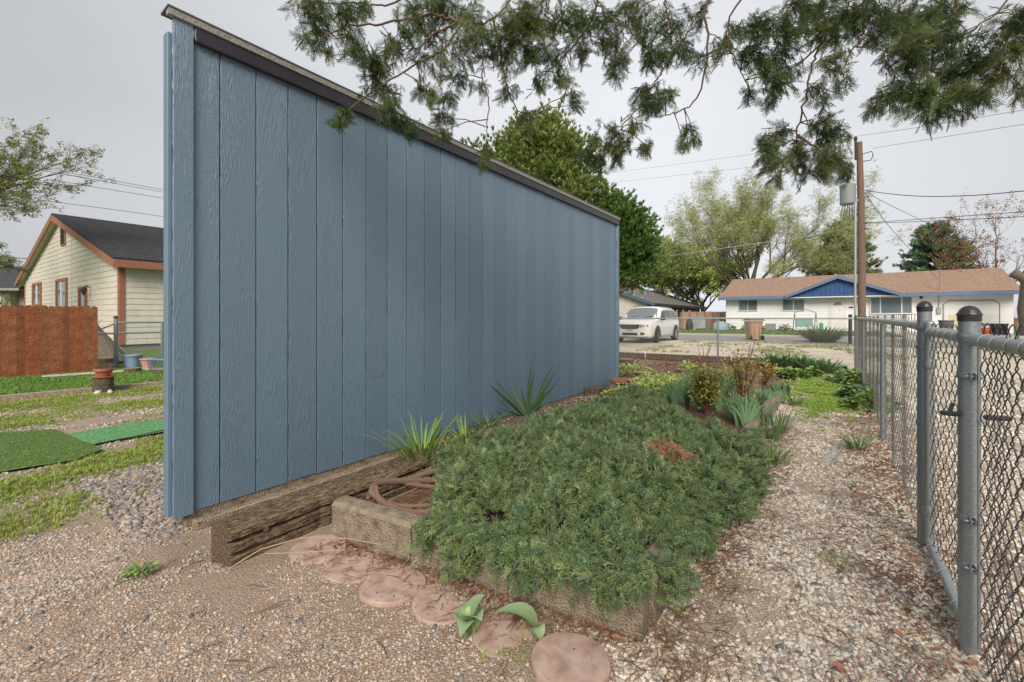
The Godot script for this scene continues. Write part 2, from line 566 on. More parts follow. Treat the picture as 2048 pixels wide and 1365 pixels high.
# how green the yard is (0 to 1) at a place
func weeds(x: float, d: float) -> float:
	var p := gn2.get_noise_2d(x * 1.4, d * 1.4) + 0.5 * gn.get_noise_2d(x * 2.0, d * 2.0)
	var k := 0.0
	if x < -3.2:
		var a := -4.55 - 0.35 * (d - 0.7)
		k = max(k, 1.15 * exp(-pow((x - a) / 0.42, 2.0)) + p * 0.7)
		k = max(k, 0.9 * exp(-pow((x + 8.7) / 0.5, 2.0)) + p * 0.7)
		k = max(k, 0.55 * exp(-pow((x + 7.2) / 0.7, 2.0)) + p * 0.8)
		k = max(k, 0.62 * exp(-pow((x + 3.7) / 0.5, 2.0) - pow((d - 0.55) / 0.5, 2.0)) + p * 0.6)
		if d > 0.8 and x > -4.2: k *= 0.35
	else:
		k = max(k, 1.2 * exp(-pow((x + 0.12) / 0.3, 2.0) - pow((d - 8.2) / 1.6, 2.0)) + p * 0.5 - 0.05)
		k = max(k, p * 0.5 - 0.15)
	return clampf(k, 0.0, 1.0)

func ground_col(x: float, d: float) -> Color:
	var p := gn.get_noise_2d(x, d)
	var p2 := gn2.get_noise_2d(x, d)
	var dirt := Color(0.52, 0.395, 0.31)
	var c := dirt
	if d < 12.5:
		var path := smoothstep(-0.75, -0.45, x) * (1.0 - smoothstep(0.5, 0.7, x))
		c = mixc(c, Color(0.68, 0.59, 0.49), path)
		c = mixc(c, Color(0.6, 0.53, 0.45), smoothstep(0.5, 0.8, x))
		var mu := smoothstep(6.8, 7.6, d + p * 1.5) * smoothstep(-0.2, -1.0, x + p)
		c = mixc(c, Color(0.25, 0.145, 0.105), mu)
		# strip of needles and leaf litter along the fence
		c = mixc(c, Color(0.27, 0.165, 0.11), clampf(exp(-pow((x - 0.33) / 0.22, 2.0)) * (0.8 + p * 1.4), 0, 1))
		c = mixc(c, Color(0.52, 0.44, 0.36), smoothstep(-3.0, -4.5, x) * (0.7 + p))
		c = mixc(c, Color(0.2, 0.25, 0.06), weeds(x, d) * 0.75)
		if x < -9.3: c = Color(0.15, 0.26, 0.05)
	else:
		c = Color(0.93, 0.85, 0.72)
		c = mixc(c, Color(0.74, 0.65, 0.52), smoothstep(0.0, 0.5, gn.get_noise_2d(x * 0.5, d * 0.9) + 0.1))
		c = mixc(c, Color(0.42, 0.42, 0.2), smoothstep(0.1, 0.45, p2) * smoothstep(15.0, 18.0, d) * 0.6)
		if d > 31.0: c = Color(0.13, 0.2, 0.045)
		if x < -9.3: c = Color(0.14, 0.2, 0.045)
	return c

func ground() -> void:
	var xs := []
	var ds := []
	var x := -10.0
	for k in [-400.0, -150.0, -60.0, -40.0, -30.0, -24.0, -20.0, -17.0, -14.0, -12.0, -11.0, -10.0, -9.4]: xs.append(k)
	x = -9.2
	while x < 2.5:
		xs.append(x); x += 0.09
	for k in [3.0, 3.6, 4.3, 5.0, 6.0, 7.0, 8.5, 10.0, 12.0, 14.0, 18.0, 24.0, 40.0, 80.0, 400.0]: xs.append(k)
	for k in [-300.0, -60.0, -20.0, -8.0, -4.0, -2.5, -1.6, -1.0, -0.5]: ds.append(k)
	var d := -0.3
	while d < 12.6:
		ds.append(d); d += 0.09
	while d < 32.0:
		ds.append(d); d += 0.35
	for k in [34.0, 37.0, 40.0, 45.0, 55.0, 80.0, 140.0, 300.0, 600.0]: ds.append(k)
	var g := Geo.new()
	for j in ds.size():
		for i in xs.size():
			var px: float = xs[i]
			var pd: float = ds[j]
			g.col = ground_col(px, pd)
			var e := 0.03
			var nn := Vector3(-(gh(px + e, pd) - gh(px - e, pd)) / (2 * e), 1, (gh(px, pd + e) - gh(px, pd - e)) / (2 * e)).normalized()
			g.vert(Vector3(px, gh(px, pd), -pd), nn, Vector2(px, pd))
	var w := xs.size()
	for j in ds.size() - 1:
		for i in w - 1:
			var a := j * w + i
			g.idx.append_array([a, a + w, a + 1, a + 1, a + w, a + w + 1])
	setting("ground", g, M.ground)
	# street beyond the open lot, its far kerb and pavement
	var st := Geo.new()
	st.face([Vector3(-120, 0.006, -23.4), Vector3(120, 0.006, -23.4), Vector3(120, 0.006, -30.4), Vector3(-120, 0.006, -30.4)], Vector3.UP)
	setting("street", st, M.asphalt)
	var kb := Geo.new()
	kb.bar(Vector3(-120, -0.02, -30.45), Vector3(120, 0.1, -30.7), 0.02)
	setting("kerb", kb, M.kerb)
	var pv := Geo.new()
	pv.bar(Vector3(-120, -0.02, -30.7), Vector3(120, 0.09, -31.9), 0.01)
	setting("pavement", pv, M.kerb)
	var dw := Geo.new()
	dw.bar(Vector3(3.4, -0.02, -31.9), Vector3(9.6, 0.05, -42.9), 0.01)
	setting("driveway", dw, M.kerb)

# ---------- loose stone, needles and grass ----------
func stone_mesh(sd: int, flatness: float, m: Material) -> ArrayMesh:
	var r := RandomNumberGenerator.new()
	r.seed = sd
	var g := Geo.new()
	var seg := 7
	var rows := 5
	var k1 := Vector3(r.randf_range(1, 2), r.randf_range(1, 2), r.randf_range(1, 2))
	var ph := Vector3(r.randf() * 6, r.randf() * 6, r.randf() * 6)
	var asp := Vector3(1.0, flatness, r.randf_range(0.65, 0.9))
	var P := func(a: float, b: float) -> Vector3:
		var q := Vector3(cos(b) * cos(a), sin(b), cos(b) * sin(a))
		var s := 1.0 + 0.16 * sin(q.x * 2.4 * k1.x + ph.x) + 0.14 * sin(q.z * 2.6 * k1.y + ph.y) + 0.1 * sin(q.y * 3.0 + q.x * 2.0 + ph.z)
		return q * s * asp
	for i in rows + 1:
		var b := -PI / 2 + PI * i / rows
		for j in seg:
			var a := TAU * j / seg
			var p: Vector3 = P.call(a, b)
			g.vert(p, (p / (asp * asp)).normalized())
	for i in rows:
		for j in seg:
			var a := i * seg + j
			var b := i * seg + (j + 1) % seg
			g.idx.append_array([a, b, a + seg, b, b + seg, a + seg])
	return g.mesh(m)

func tuft_mesh(nb: int, hgt: float, wid: float, spread: float, sd: int) -> ArrayMesh:
	var r := RandomNumberGenerator.new()
	r.seed = sd
	var g := Geo.new()
	for i in nb:
		var a := r.randf() * TAU
		var o := Vector3(cos(a), 0, sin(a)) * r.randf() * spread * 0.5
		var ln := Vector3(cos(a), 0, sin(a)) * spread * r.randf_range(0.2, 1.0)
		var hh := hgt * r.randf_range(0.55, 1.0)
		var s := Vector3(-sin(a), 0, cos(a))
		g.blade([o, o + ln * 0.35 + Vector3.UP * hh * 0.6, o + ln + Vector3.UP * hh], [wid, wid * 0.8, wid * 0.1], s, 0.15)
	return g.mesh(M.leaf)

const TAN := [Color(0.55, 0.43, 0.33), Color(0.47, 0.36, 0.28), Color(0.58, 0.47, 0.38), Color(0.62, 0.53, 0.44), Color(0.42, 0.29, 0.22), Color(0.53, 0.39, 0.3), Color(0.36, 0.34, 0.32), Color(0.64, 0.56, 0.48), Color(0.5, 0.44, 0.38), Color(0.3, 0.29, 0.29)]
const PALE := [Color(0.74, 0.67, 0.57), Color(0.68, 0.62, 0.53), Color(0.74, 0.68, 0.58), Color(0.76, 0.71, 0.63), Color(0.58, 0.5, 0.41), Color(0.68, 0.58, 0.47), Color(0.58, 0.57, 0.55), Color(0.76, 0.69, 0.57), Color(0.5, 0.46, 0.42)]
const GREY := [Color(0.21, 0.207, 0.212), Color(0.27, 0.262, 0.262), Color(0.33, 0.3, 0.28), Color(0.16, 0.157, 0.163), Color(0.4, 0.33, 0.27), Color(0.45, 0.37, 0.3), Color(0.3, 0.25, 0.23)]

func in_bed(x: float, d: float) -> bool:
	return x > -2.2 and x < -0.56 and d > 1.42 + (x + 2.12) * 0.11 and d < 7.2

func blocked(x: float, d: float) -> bool:
	if in_bed(x, d): return true
	if x > -2.46 and x < -2.08 and d > 0.94 and d < 3.6: return true
	if x > -2.94 and x < -2.2 and d > 1.0 and d < 7.3: return x > -2.86 and d > 1.6
	return false

func strew(bins: Array, x0: float, x1: float, d0: float, d1: float, num: int, r0: float, r1: float, pal: Array, keep: float) -> void:
	for i in num:
		var x := rf(x0, x1)
		var d := rf(d0, d1)
		if blocked(x, d): continue
		if weeds(x, d) * rng.randf() > 0.45: continue
		# stones gather in drifts
		if gn.get_noise_2d(x * 1.7 + 40.0, d * 1.7) + keep < rng.randf() * 0.6: continue
		var r := r0 + (r1 - r0) * pow(rng.randf(), 2.0)
		var b := Basis.from_euler(Vector3(rf(-0.5, 0.5), rf(0, TAU), rf(-0.5, 0.5))).scaled(Vector3.ONE * r)
		var bin: Array = bins[rng.randi() % bins.size()]
		bin[0].append(Transform3D(b, Vector3(x, gh(x, d) + r * rf(-0.12, 0.3), -d)))
		bin[1].append(jit(pal[rng.randi() % pal.size()], 0.14))

func gravel() -> void:
	var bins := []
	for k in 5: bins.append([[], []])
	strew(bins, -3.3, -0.3, 0.15, 1.66, 46000, 0.0024, 0.007, TAN, 0.46)
	strew(bins, -3.3, -0.3, 0.15, 1.66, 2600, 0.005, 0.014, GREY, 0.35)
	strew(bins, -0.7, 0.6, 0.9, 3.6, 36000, 0.0045, 0.0125, PALE + PALE + TAN, 0.68)
	strew(bins, -0.7, 0.6, 0.9, 3.6, 2200, 0.008, 0.017, GREY, 0.5)
	strew(bins, -0.7, 0.5, 3.6, 9.0, 19000, 0.008, 0.014, PALE + PALE + TAN, 0.5)
	strew(bins, 0.4, 1.7, 1.4, 5.5, 13000, 0.008, 0.016, PALE + TAN, 0.6)
	strew(bins, 0.4, 3.2, 5.5, 13.0, 11000, 0.012, 0.02, PALE, 0.5)
	strew(bins, -4.6, -2.5, 0.2, 2.2, 22000, 0.003, 0.009, GREY + TAN, 0.42)
	strew(bins, -9.0, -4.2, 0.4, 3.6, 20000, 0.008, 0.018, GREY + TAN, 0.3)
	strew(bins, -4.6, -2.9, 0.75, 2.0, 4200, 0.01, 0.021, GREY, 0.7)
	strew(bins, -2.92, -2.3, 0.9, 3.5, 1500, 0.006, 0.016, GREY, 0.7)
	for i in 2600:
		var x := rf(-2.86, -2.2)
		var d := rf(1.6, 6.0)
		var r := rf(0.004, 0.013)
		var bin: Array = bins[i % 5]
		bin[0].append(Transform3D(Basis.from_euler(Vector3(rf(-0.5, 0.5), rf(0, 6), 0)).scaled(Vector3.ONE * r), Vector3(x, soil_y(x, d) + r * 0.2, -d)))
		bin[1].append(jit((GREY + TAN)[i % 17], 0.15))
	var flats := [0.62, 0.5, 0.7, 0.42, 0.56]
	var labs := ["rounded tan and grey pebbles strewn over the path", "flat pebbles and chips mixed in the gravel", "round river pebbles in the gravel", "thin slate chips lying in the gravel", "mixed small stones of the gravel yard"]
	for k in 5:
		var m := tinted(0.88)
		stuff("gravel", labs[k], "gravel", stone_mesh(300 + k, flats[k], m), bins[k][0], bins[k][1])
	# fallen needles and shed twigs
	var nd := Geo.new()
	nd.tube([Vector3(-0.5, 0, 0), Vector3(0, 0.06, 0.05), Vector3(0.5, 0, 0)], [0.016, 0.02, 0.008], 3, false)
	var xf := []
	var co := []
	for i in 9500:
		var x := 0.0
		var d := 0.0
		if i < 4200:
			x = 0.3 + rng.randfn() * 0.24; d = rf(1.1, 6.5)
		elif i < 7000:
			x = -0.5 + absf(rng.randfn()) * 0.14; d = rf(1.4, 5.5)
		elif i < 8600:
			x = rf(-2.4, -0.5); d = 1.5 + (x + 2.12) * 0.11 - absf(rng.randfn()) * 0.14
		else:
			x = rf(-2.6, 0.5); d = rf(0.3, 1.6)
		var gy := gh(x, d)
		if i % 8 == 0:
			x = rf(-2.05, -1.4); d = rf(1.56, 2.6); gy = soil_y(x, d)
		elif blocked(x, d): continue
		var ln := rf(0.02, 0.07)
		var b := Basis.from_euler(Vector3(rf(-0.3, 0.3), rf(0, TAU), rf(-0.25, 0.25))).scaled(Vector3(ln, 0.06, 0.06) if i % 9 else Vector3(ln * 1.6, 0.12, 0.12))
		xf.append(Transform3D(b, Vector3(x, gy + rf(0.006, 0.016), -d)))
		co.append(jit([Color(0.3, 0.14, 0.07), Color(0.22, 0.1, 0.055), Color(0.4, 0.25, 0.14), Color(0.16, 0.085, 0.055)][rng.randi() % 4], 0.2))
	stuff("needle_litter", "rust-brown fallen needles and twigs littering the ground", "litter", nd.mesh(tinted(0.9)), xf, co)
	# curled dead leaves
	var lf := Geo.new()
	lf.blade([Vector3(-0.5, 0.1, 0), Vector3(-0.15, 0, 0.02), Vector3(0.2, 0.02, 0), Vector3(0.5, 0.16, -0.04)], [0.05, 0.26, 0.22, 0.03], Vector3(0, 0, 1), 0.4)
	xf = []; co = []
	for i in 1150:
		var x := 0.33 + rng.randfn() * 0.16
		var d := rf(1.2, 9.0)
		if i % 4 == 0:
			x = rf(-2.4, -0.6); d = 1.47 + (x + 2.12) * 0.11 - absf(rng.randfn()) * 0.07
		elif i % 4 == 1:
			x = rf(-4.6, -0.6); d = rf(8.0, 12.0)
		if blocked(x, d): continue
		xf.append(Transform3D(Basis.from_euler(Vector3(rf(-0.5, 0.5), rf(0, TAU), rf(-0.5, 0.5))).scaled(Vector3.ONE * rf(0.018, 0.045)), Vector3(x, gh(x, d) + 0.014, -d)))
		co.append(jit([Color(0.26, 0.1, 0.06), Color(0.34, 0.16, 0.09), Color(0.18, 0.08, 0.055)][rng.randi() % 3], 0.2))
	stuff("dead_leaves", "curled red-brown dead leaves along the fence and bed", "leaves", lf.mesh(tinted(0.85)), xf, co)
	# bark mulch and leaf scraps of the back bed
	xf = []; co = []
	for i in 9000:
		var x := rf(-5.6, -0.5)
		var d := rf(6.6, 12.3)
		if gn.get_noise_2d(x, d) + 0.35 < rng.randf() * 0.6: continue
		xf.append(Transform3D(Basis.from_euler(Vector3(rf(-0.4, 0.4), rf(0, TAU), rf(-0.4, 0.4))).scaled(Vector3.ONE * rf(0.025, 0.07)), Vector3(x, gh(x, d) + 0.012, -d)))
		co.append(jit([Color(0.32, 0.17, 0.12), Color(0.24, 0.13, 0.1), Color(0.42, 0.27, 0.19), Color(0.18, 0.1, 0.08)][rng.randi() % 4], 0.2))
	stuff("mulch", "red-brown bark mulch covering the bed before the far fence", "mulch", lf.mesh(tinted(0.9)), xf, co)
	# weeds and turf
	grass_patches()

func grass_patches() -> void:
	var tm := tuft_mesh(9, 1.0, 0.05, 0.7, 7)
	var xf := []
	var co := []
	# thin weeds of the yard and path
	for i in 90000:
		var x := rf(-9.1, 0.6)
		var d := rf(0.2, 10.5) if x > -2.9 else rf(0.3, 3.8)
		if blocked(x, d) or (x > -0.75 and x < 0.05 and d < 4.2 and rng.randf() > 0.03): continue
		var w := weeds(x, d)
		if w < 0.18 or rng.randf() > pow(w, 1.5) * 1.1: continue
		var s := rf(0.016, 0.04) * (0.7 + w * 0.6)
		xf.append(Transform3D(Basis(Vector3.UP, rf(0, TAU)).scaled(Vector3(s, s, s)), Vector3(x, gh(x, d), -d)))
		co.append(jit(mixc(Color(0.27, 0.4, 0.06), Color(0.42, 0.43, 0.12), rng.randf()), 0.2))
	for i in 7000:
		var x := -0.12 + rng.randfn() * 0.2
		var d := 8.2 + rng.randfn() * 0.85
		if gn.get_noise_2d(x * 2.0, d * 1.3) < -0.12: continue
		var s := rf(0.02, 0.05)
		xf.append(Transform3D(Basis(Vector3.UP, rf(0, TAU)).scaled(Vector3(s * 1.4, s, s * 1.4)), Vector3(x, gh(x, d), -d)))
		co.append(jit(mixc(Color(0.27, 0.42, 0.06), Color(0.36, 0.5, 0.1), rng.randf()), 0.15))
	stuff("weeds", "thin bright green weeds growing through the gravel", "weeds", tm, xf, co)
	xf = []; co = []
	for i in 30000:
		var x := rf(-15.5, -9.36)
		var d := rf(0.6, 4.8)
		var s := rf(0.035, 0.06)
		if x < -12.6 and d < 2.75: continue
		xf.append(Transform3D(Basis(Vector3.UP, rf(0, TAU)).scaled(Vector3(s * 1.3, s, s * 1.3)), Vector3(x, 0.0, -d)))
		co.append(jit(mixc(Color(0.15, 0.3, 0.045), Color(0.28, 0.4, 0.09), rng.randf() * (0.5 + gn.get_noise_2d(x, d))), 0.18))
	stuff("lawn_grass", "mown green lawn behind the timber edging", "grass", tm, xf, co)
	xf = []; co = []
	for i in 9000:
		var x := rf(-16.0, 10.0)
		var d := rf(32.0, 42.6)
		if x > 3.2 and x < 9.8: continue
		var s := rf(0.1, 0.2)
		xf.append(Transform3D(Basis(Vector3.UP, rf(0, TAU)).scaled(Vector3(s * 1.6, s, s * 1.6)), Vector3(x, 0.0, -d)))
		co.append(jit(Color(0.16, 0.27, 0.05), 0.25))
	stuff("verge_grass", "green front lawn across the street", "grass", tm, xf, co)
	xf = []; co = []
	for i in 2600:
		var x := rf(-5.5, 3.5)
		var d := rf(15.0, 23.0)
		if gn2.get_noise_2d(x, d) < 0.12: continue
		var s := rf(0.05, 0.1)
		xf.append(Transform3D(Basis(Vector3.UP, rf(0, TAU)).scaled(Vector3(s * 1.6, s, s * 1.6)), Vector3(x, 0.0, -d)))
		co.append(jit(Color(0.3, 0.32, 0.12), 0.25))
	stuff("lot_grass", "sparse yellowing grass on the open gravel lot", "grass", tm, xf, co)


const WX := -2.914   # face of the board wall
const W0 := 0.941    # where the wall starts
const W1 := 7.19     # and ends

func board(g: Geo, d0: float, d1: float, y0: float, y1: float, xf: float, th: float, e: float) -> void:
	# one vertical board facing +x, its long edges eased
	var o := Vector2(rf(0, 1), rf(0, 1))
	var T := func(p: Vector3) -> Vector2: return Vector2(-p.z / 0.42, -p.y / 1.7) + o
	var Q := func(a: Vector3, b: Vector3, c: Vector3, d: Vector3, out: Vector3) -> void:
		g.tri_uv([a, b, c], [T.call(a), T.call(b), T.call(c)], out)
		g.tri_uv([a, c, d], [T.call(a), T.call(c), T.call(d)], out)
	var xb := xf - th
	Q.call(Vector3(xf, y0, -d0 - e), Vector3(xf, y0, -d1 + e), Vector3(xf, y1, -d1 + e), Vector3(xf, y1, -d0 - e), Vector3.RIGHT)
	Q.call(Vector3(xf, y0, -d0 - e), Vector3(xf, y1, -d0 - e), Vector3(xf - e, y1, -d0), Vector3(xf - e, y0, -d0), Vector3(1, 0, 1))
	Q.call(Vector3(xf, y0, -d1 + e), Vector3(xf, y1, -d1 + e), Vector3(xf - e, y1, -d1), Vector3(xf - e, y0, -d1), Vector3(1, 0, -1))
	Q.call(Vector3(xb, y0, -d0), Vector3(xb, y1, -d0), Vector3(xf - e, y1, -d0), Vector3(xf - e, y0, -d0), Vector3(0, 0, 1))
	Q.call(Vector3(xb, y0, -d1), Vector3(xb, y1, -d1), Vector3(xf - e, y1, -d1), Vector3(xf - e, y0, -d1), Vector3(0, 0, -1))
	Q.call(Vector3(xb, y0, -d0), Vector3(xb, y0, -d1), Vector3(xf - e, y0, -d1), Vector3(xf - e, y0, -d0), Vector3.DOWN)
	Q.call(Vector3(xb, y1, -d0), Vector3(xb, y1, -d1), Vector3(xf - e, y1, -d1), Vector3(xf - e, y1, -d0), Vector3.UP)
	Q.call(Vector3(xb, y0, -d0), Vector3(xb, y0, -d1), Vector3(xb, y1, -d1), Vector3(xb, y1, -d0), Vector3.LEFT)

func shed() -> void:
	var t := thing("garden_shed", "tall blue shed wall of grooved vertical boards with a dark fascia under the roof edge", "shed", Vector3.ZERO)
	var g := Geo.new()
	# sheathing behind the boards shows in the grooves
	board(g, W0 + 0.02, W1 - 0.02, 0.085, 2.72, WX - 0.011, 0.045, 0.0)
	part(t, "sheathing", g, M.blue_board)
	var a := W0 + 0.232 - 0.203
	var i := 0
	while a < W1 - 0.03:
		var b: float = min(a + 0.203, W1 - 0.01)
		g = Geo.new()
		var lo := 0.068 + rf(-0.004, 0.004)
		board(g, a + 0.0035, b - 0.0035, lo, 2.715, WX + rf(-0.0006, 0.0006), 0.0105, 0.0022)
		part(t, "plank", g, M.blue_boards[(i * 5 + i / 4) % 4])
		a += 0.203
		i += 1
	g = Geo.new()
	board(g, W0 - 0.004, W0 + 0.092, 0.06, 2.775, WX + 0.021, 0.019, 0.003)
	part(t, "corner_trim", g, M.blue_board)
	g = Geo.new()
	g.bar(Vector3(WX - 0.06, 0.07, -W0 + 0.002), Vector3(WX + 0.0, 2.69, -W0 + 0.024), 0.003)
	part(t, "corner_trim", g, M.blue_plain)
	g = Geo.new()
	board(g, W1 - 0.07, W1 + 0.02, 0.05, 2.7, WX + 0.02, 0.018, 0.003)
	part(t, "corner_trim", g, M.blue_board)
	# a scuff where the paint is scraped to brown wood
	for k in 5:
		g = Geo.new()
		g.box(Vector3(WX + 0.0006, 0.688 + rf(-0.006, 0.006), -2.26 - k * 0.022 + rf(-0.004, 0.004)), Vector3(0.001, rf(0.003, 0.008), rf(0.012, 0.026)), 0.0, Basis(Vector3.RIGHT, rf(-0.3, 0.3)))
		part(t, "paint_scuff", g, M.vine)
	# fascia below the roof edge, with its lower lip
	g = Geo.new()
	g.bar(Vector3(WX + 0.002, 2.69, -W0 - 0.098), Vector3(WX + 0.026, 2.768, -W1 - 0.02), 0.003)
	g.bar(Vector3(WX + 0.004, 2.682, -W0 - 0.098), Vector3(WX + 0.031, 2.689, -W1 - 0.02), 0.002)
	var fa := part(t, "fascia", g, M.dark_fascia)
	var d := 2.1
	while d < W1:
		g = Geo.new()
		g.tube([Vector3(WX + 0.024, 2.72, -d), Vector3(WX + 0.032, 2.72, -d)], 0.006, 8)
		part(fa, "screw", g, M.dark_trim)
		d += 0.81
	# pale soffit board, leaning out under the roofing
	g = Geo.new()
	g.prism([Vector3(WX + 0.0, 2.77, -W0 + 0.03), Vector3(WX + 0.034, 2.77, -W0 + 0.03), Vector3(WX + 0.04, 2.803, -W0 + 0.03), Vector3(WX + 0.0, 2.803, -W0 + 0.03)], Vector3(0, 0, -(W1 - W0) - 0.06))
	part(t, "soffit", g, M.soffit)
	# roofing: a narrow edge along the whole wall, then the lean-to roof over the body of the shed
	g = Geo.new()
	g.prism([Vector3(WX + 0.044, 2.805, -W0 + 0.036), Vector3(WX + 0.044, 2.813, -W0 + 0.036), Vector3(WX - 0.06, 2.802, -W0 + 0.036), Vector3(WX - 0.06, 2.79, -W0 + 0.036)], Vector3(0, 0, -(W1 - W0) - 0.07))
	part(t, "drip_edge", g, M.drip)
	g = Geo.new()
	g.prism([Vector3(WX - 0.062, 2.772, -2.3), Vector3(WX - 0.062, 2.79, -2.3), Vector3(-5.6, 2.4, -2.3), Vector3(-5.6, 2.38, -2.3)], Vector3(0, 0, -W1 + 2.25))
	part(t, "roof", g, M.shingle_dark)
	g = Geo.new()
	g.bar(Vector3(WX - 0.066, 0.08, -2.4), Vector3(-5.5, 2.36, -W1 + 0.03))
	part(t, "rear_body", g, M.blue_board)
	# concrete footing with a rough ledge
	g = Geo.new()
	g.bar(Vector3(WX - 0.05, -0.12, -W0 - 0.06), Vector3(WX - 0.008, 0.083, -W1 + 0.02), 0.004)
	g.bar(Vector3(WX - 0.05, -0.12, -W0 - 0.09), Vector3(WX + 0.05, 0.022, -W1 + 0.03), 0.008)
	part(t, "footing", g, M.old_concrete)

# lap siding: one bevelled board per course on a wall from a to b (at ground), facing out
func lap(t: Node, a: Vector3, b: Vector3, out: Vector3, y0: float, y1: float, course: float, m: Material, gable := []) -> void:
	var g0 := Geo.new()
	g0.prism([a + Vector3(0, y0, 0), b + Vector3(0, y0, 0), b + Vector3(0, y1, 0), a + Vector3(0, y1, 0)], -out * 0.1)
	var y := y0
	var L := (b - a).length()
	var e := (b - a).normalized()
	while y < (gable[1] if gable else y1) - 0.02:
		var top: float = min(y + course, gable[1] if gable else y1)
		var s0 := 0.0
		var s1 := L
		if gable and y > y1:
			# cut by the two roof slopes; gable = [peak along the wall, peak height]
			var k: float = (y - y1) / (gable[1] - y1)
			s0 = gable[0] * k; s1 = L - (L - gable[0]) * k
		var p := a + e * s0 + Vector3(0, y, 0)
		var q := a + e * s1 + Vector3(0, y, 0)
		var u := Vector3(0, top - y + 0.015, 0)
		var g := Geo.new()
		g.prism([p, p + out * 0.024, p + out * 0.008 + u, p + u], q - p)
		part(t, "siding_board", g, m)
		y += course

func sheet_wall(t: Node, called: String, pts: Array, back: Vector3, m: Material) -> void:
	var g := Geo.new()
	g.prism(pts, back)
	part(t, called, g, m)

# a window with frame, mullions and panes; o is its lower corner, e runs along the wall
func window(t: Node, o: Vector3, e: Vector3, out: Vector3, w: float, h: float, cuts: Array, fm: Material, pm: Array, fw := 0.06) -> void:
	var g := Geo.new()
	var bs := Basis(e, Vector3.UP, e.cross(Vector3.UP))
	for s in [[0.0, h * 0.5, fw, h + fw], [w, h * 0.5, fw, h + fw]]:
		g.box(o + e * s[0] + Vector3(0, s[1], 0) + out * 0.035, Vector3(s[2], s[3], 0.07), 0.005, bs)
	for s in [0.0, h]:
		g.box(o + e * (w * 0.5) + Vector3(0, s, 0) + out * 0.035, Vector3(w - fw, fw, 0.066), 0.005, bs)
	var f := part(t, "window", g, fm)
	var x0 := fw * 0.5
	var stops: Array = cuts + [w]
	for i in stops.size():
		var x1: float = stops[i] - fw * 0.5
		g = Geo.new()
		g.box(o + e * ((x0 + x1) * 0.5) + Vector3(0, h * 0.5, 0) + out * 0.028, Vector3(x1 - x0, h - fw, 0.01), 0.0, bs)
		part(f, "pane", g, M.pane)
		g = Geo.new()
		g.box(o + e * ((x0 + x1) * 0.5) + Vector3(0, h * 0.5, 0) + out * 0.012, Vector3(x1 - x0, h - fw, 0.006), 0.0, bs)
		part(f, "curtain_or_room_sheet", g, pm[i % pm.size()])  # drawn curtain, else the flat sheet painted as room darkness
		if i < stops.size() - 1:
			g = Geo.new()
			g.box(o + e * stops[i] + Vector3(0, h * 0.5, 0) + out * 0.032, Vector3(fw, h - fw, 0.05), 0.004, bs)
			part(f, "mullion", g, M.white_paint)
		x0 = stops[i] + fw * 0.5


# a sloping roof plane of given thickness: four corners, thickened downwards
func roof_plane(t: Node, called: String, pts: Array, th: float, m: Material) -> MeshInstance3D:
	var g := Geo.new()
	g.prism(pts, Vector3(0, -th, 0))
	return part(t, called, g, m)

# courses of shingle laid as thin overlapping strips
func shingles(t: Node, a: Vector3, b: Vector3, up: Vector3, rows: int, m: Material) -> void:
	var e := (b - a).normalized()
	var nn := e.cross(up).normalized()
	if nn.y < 0: nn = -nn
	for i in rows:
		var o := up * (float(i) / rows) + nn * 0.012
		var g := Geo.new()
		var s := up / rows
		g.prism([a + o, a + o + nn * 0.022, a + o + s * 1.05 + nn * 0.006, a + o + s * 1.05], b - a)
		part(t, "shingle_course", g, m)

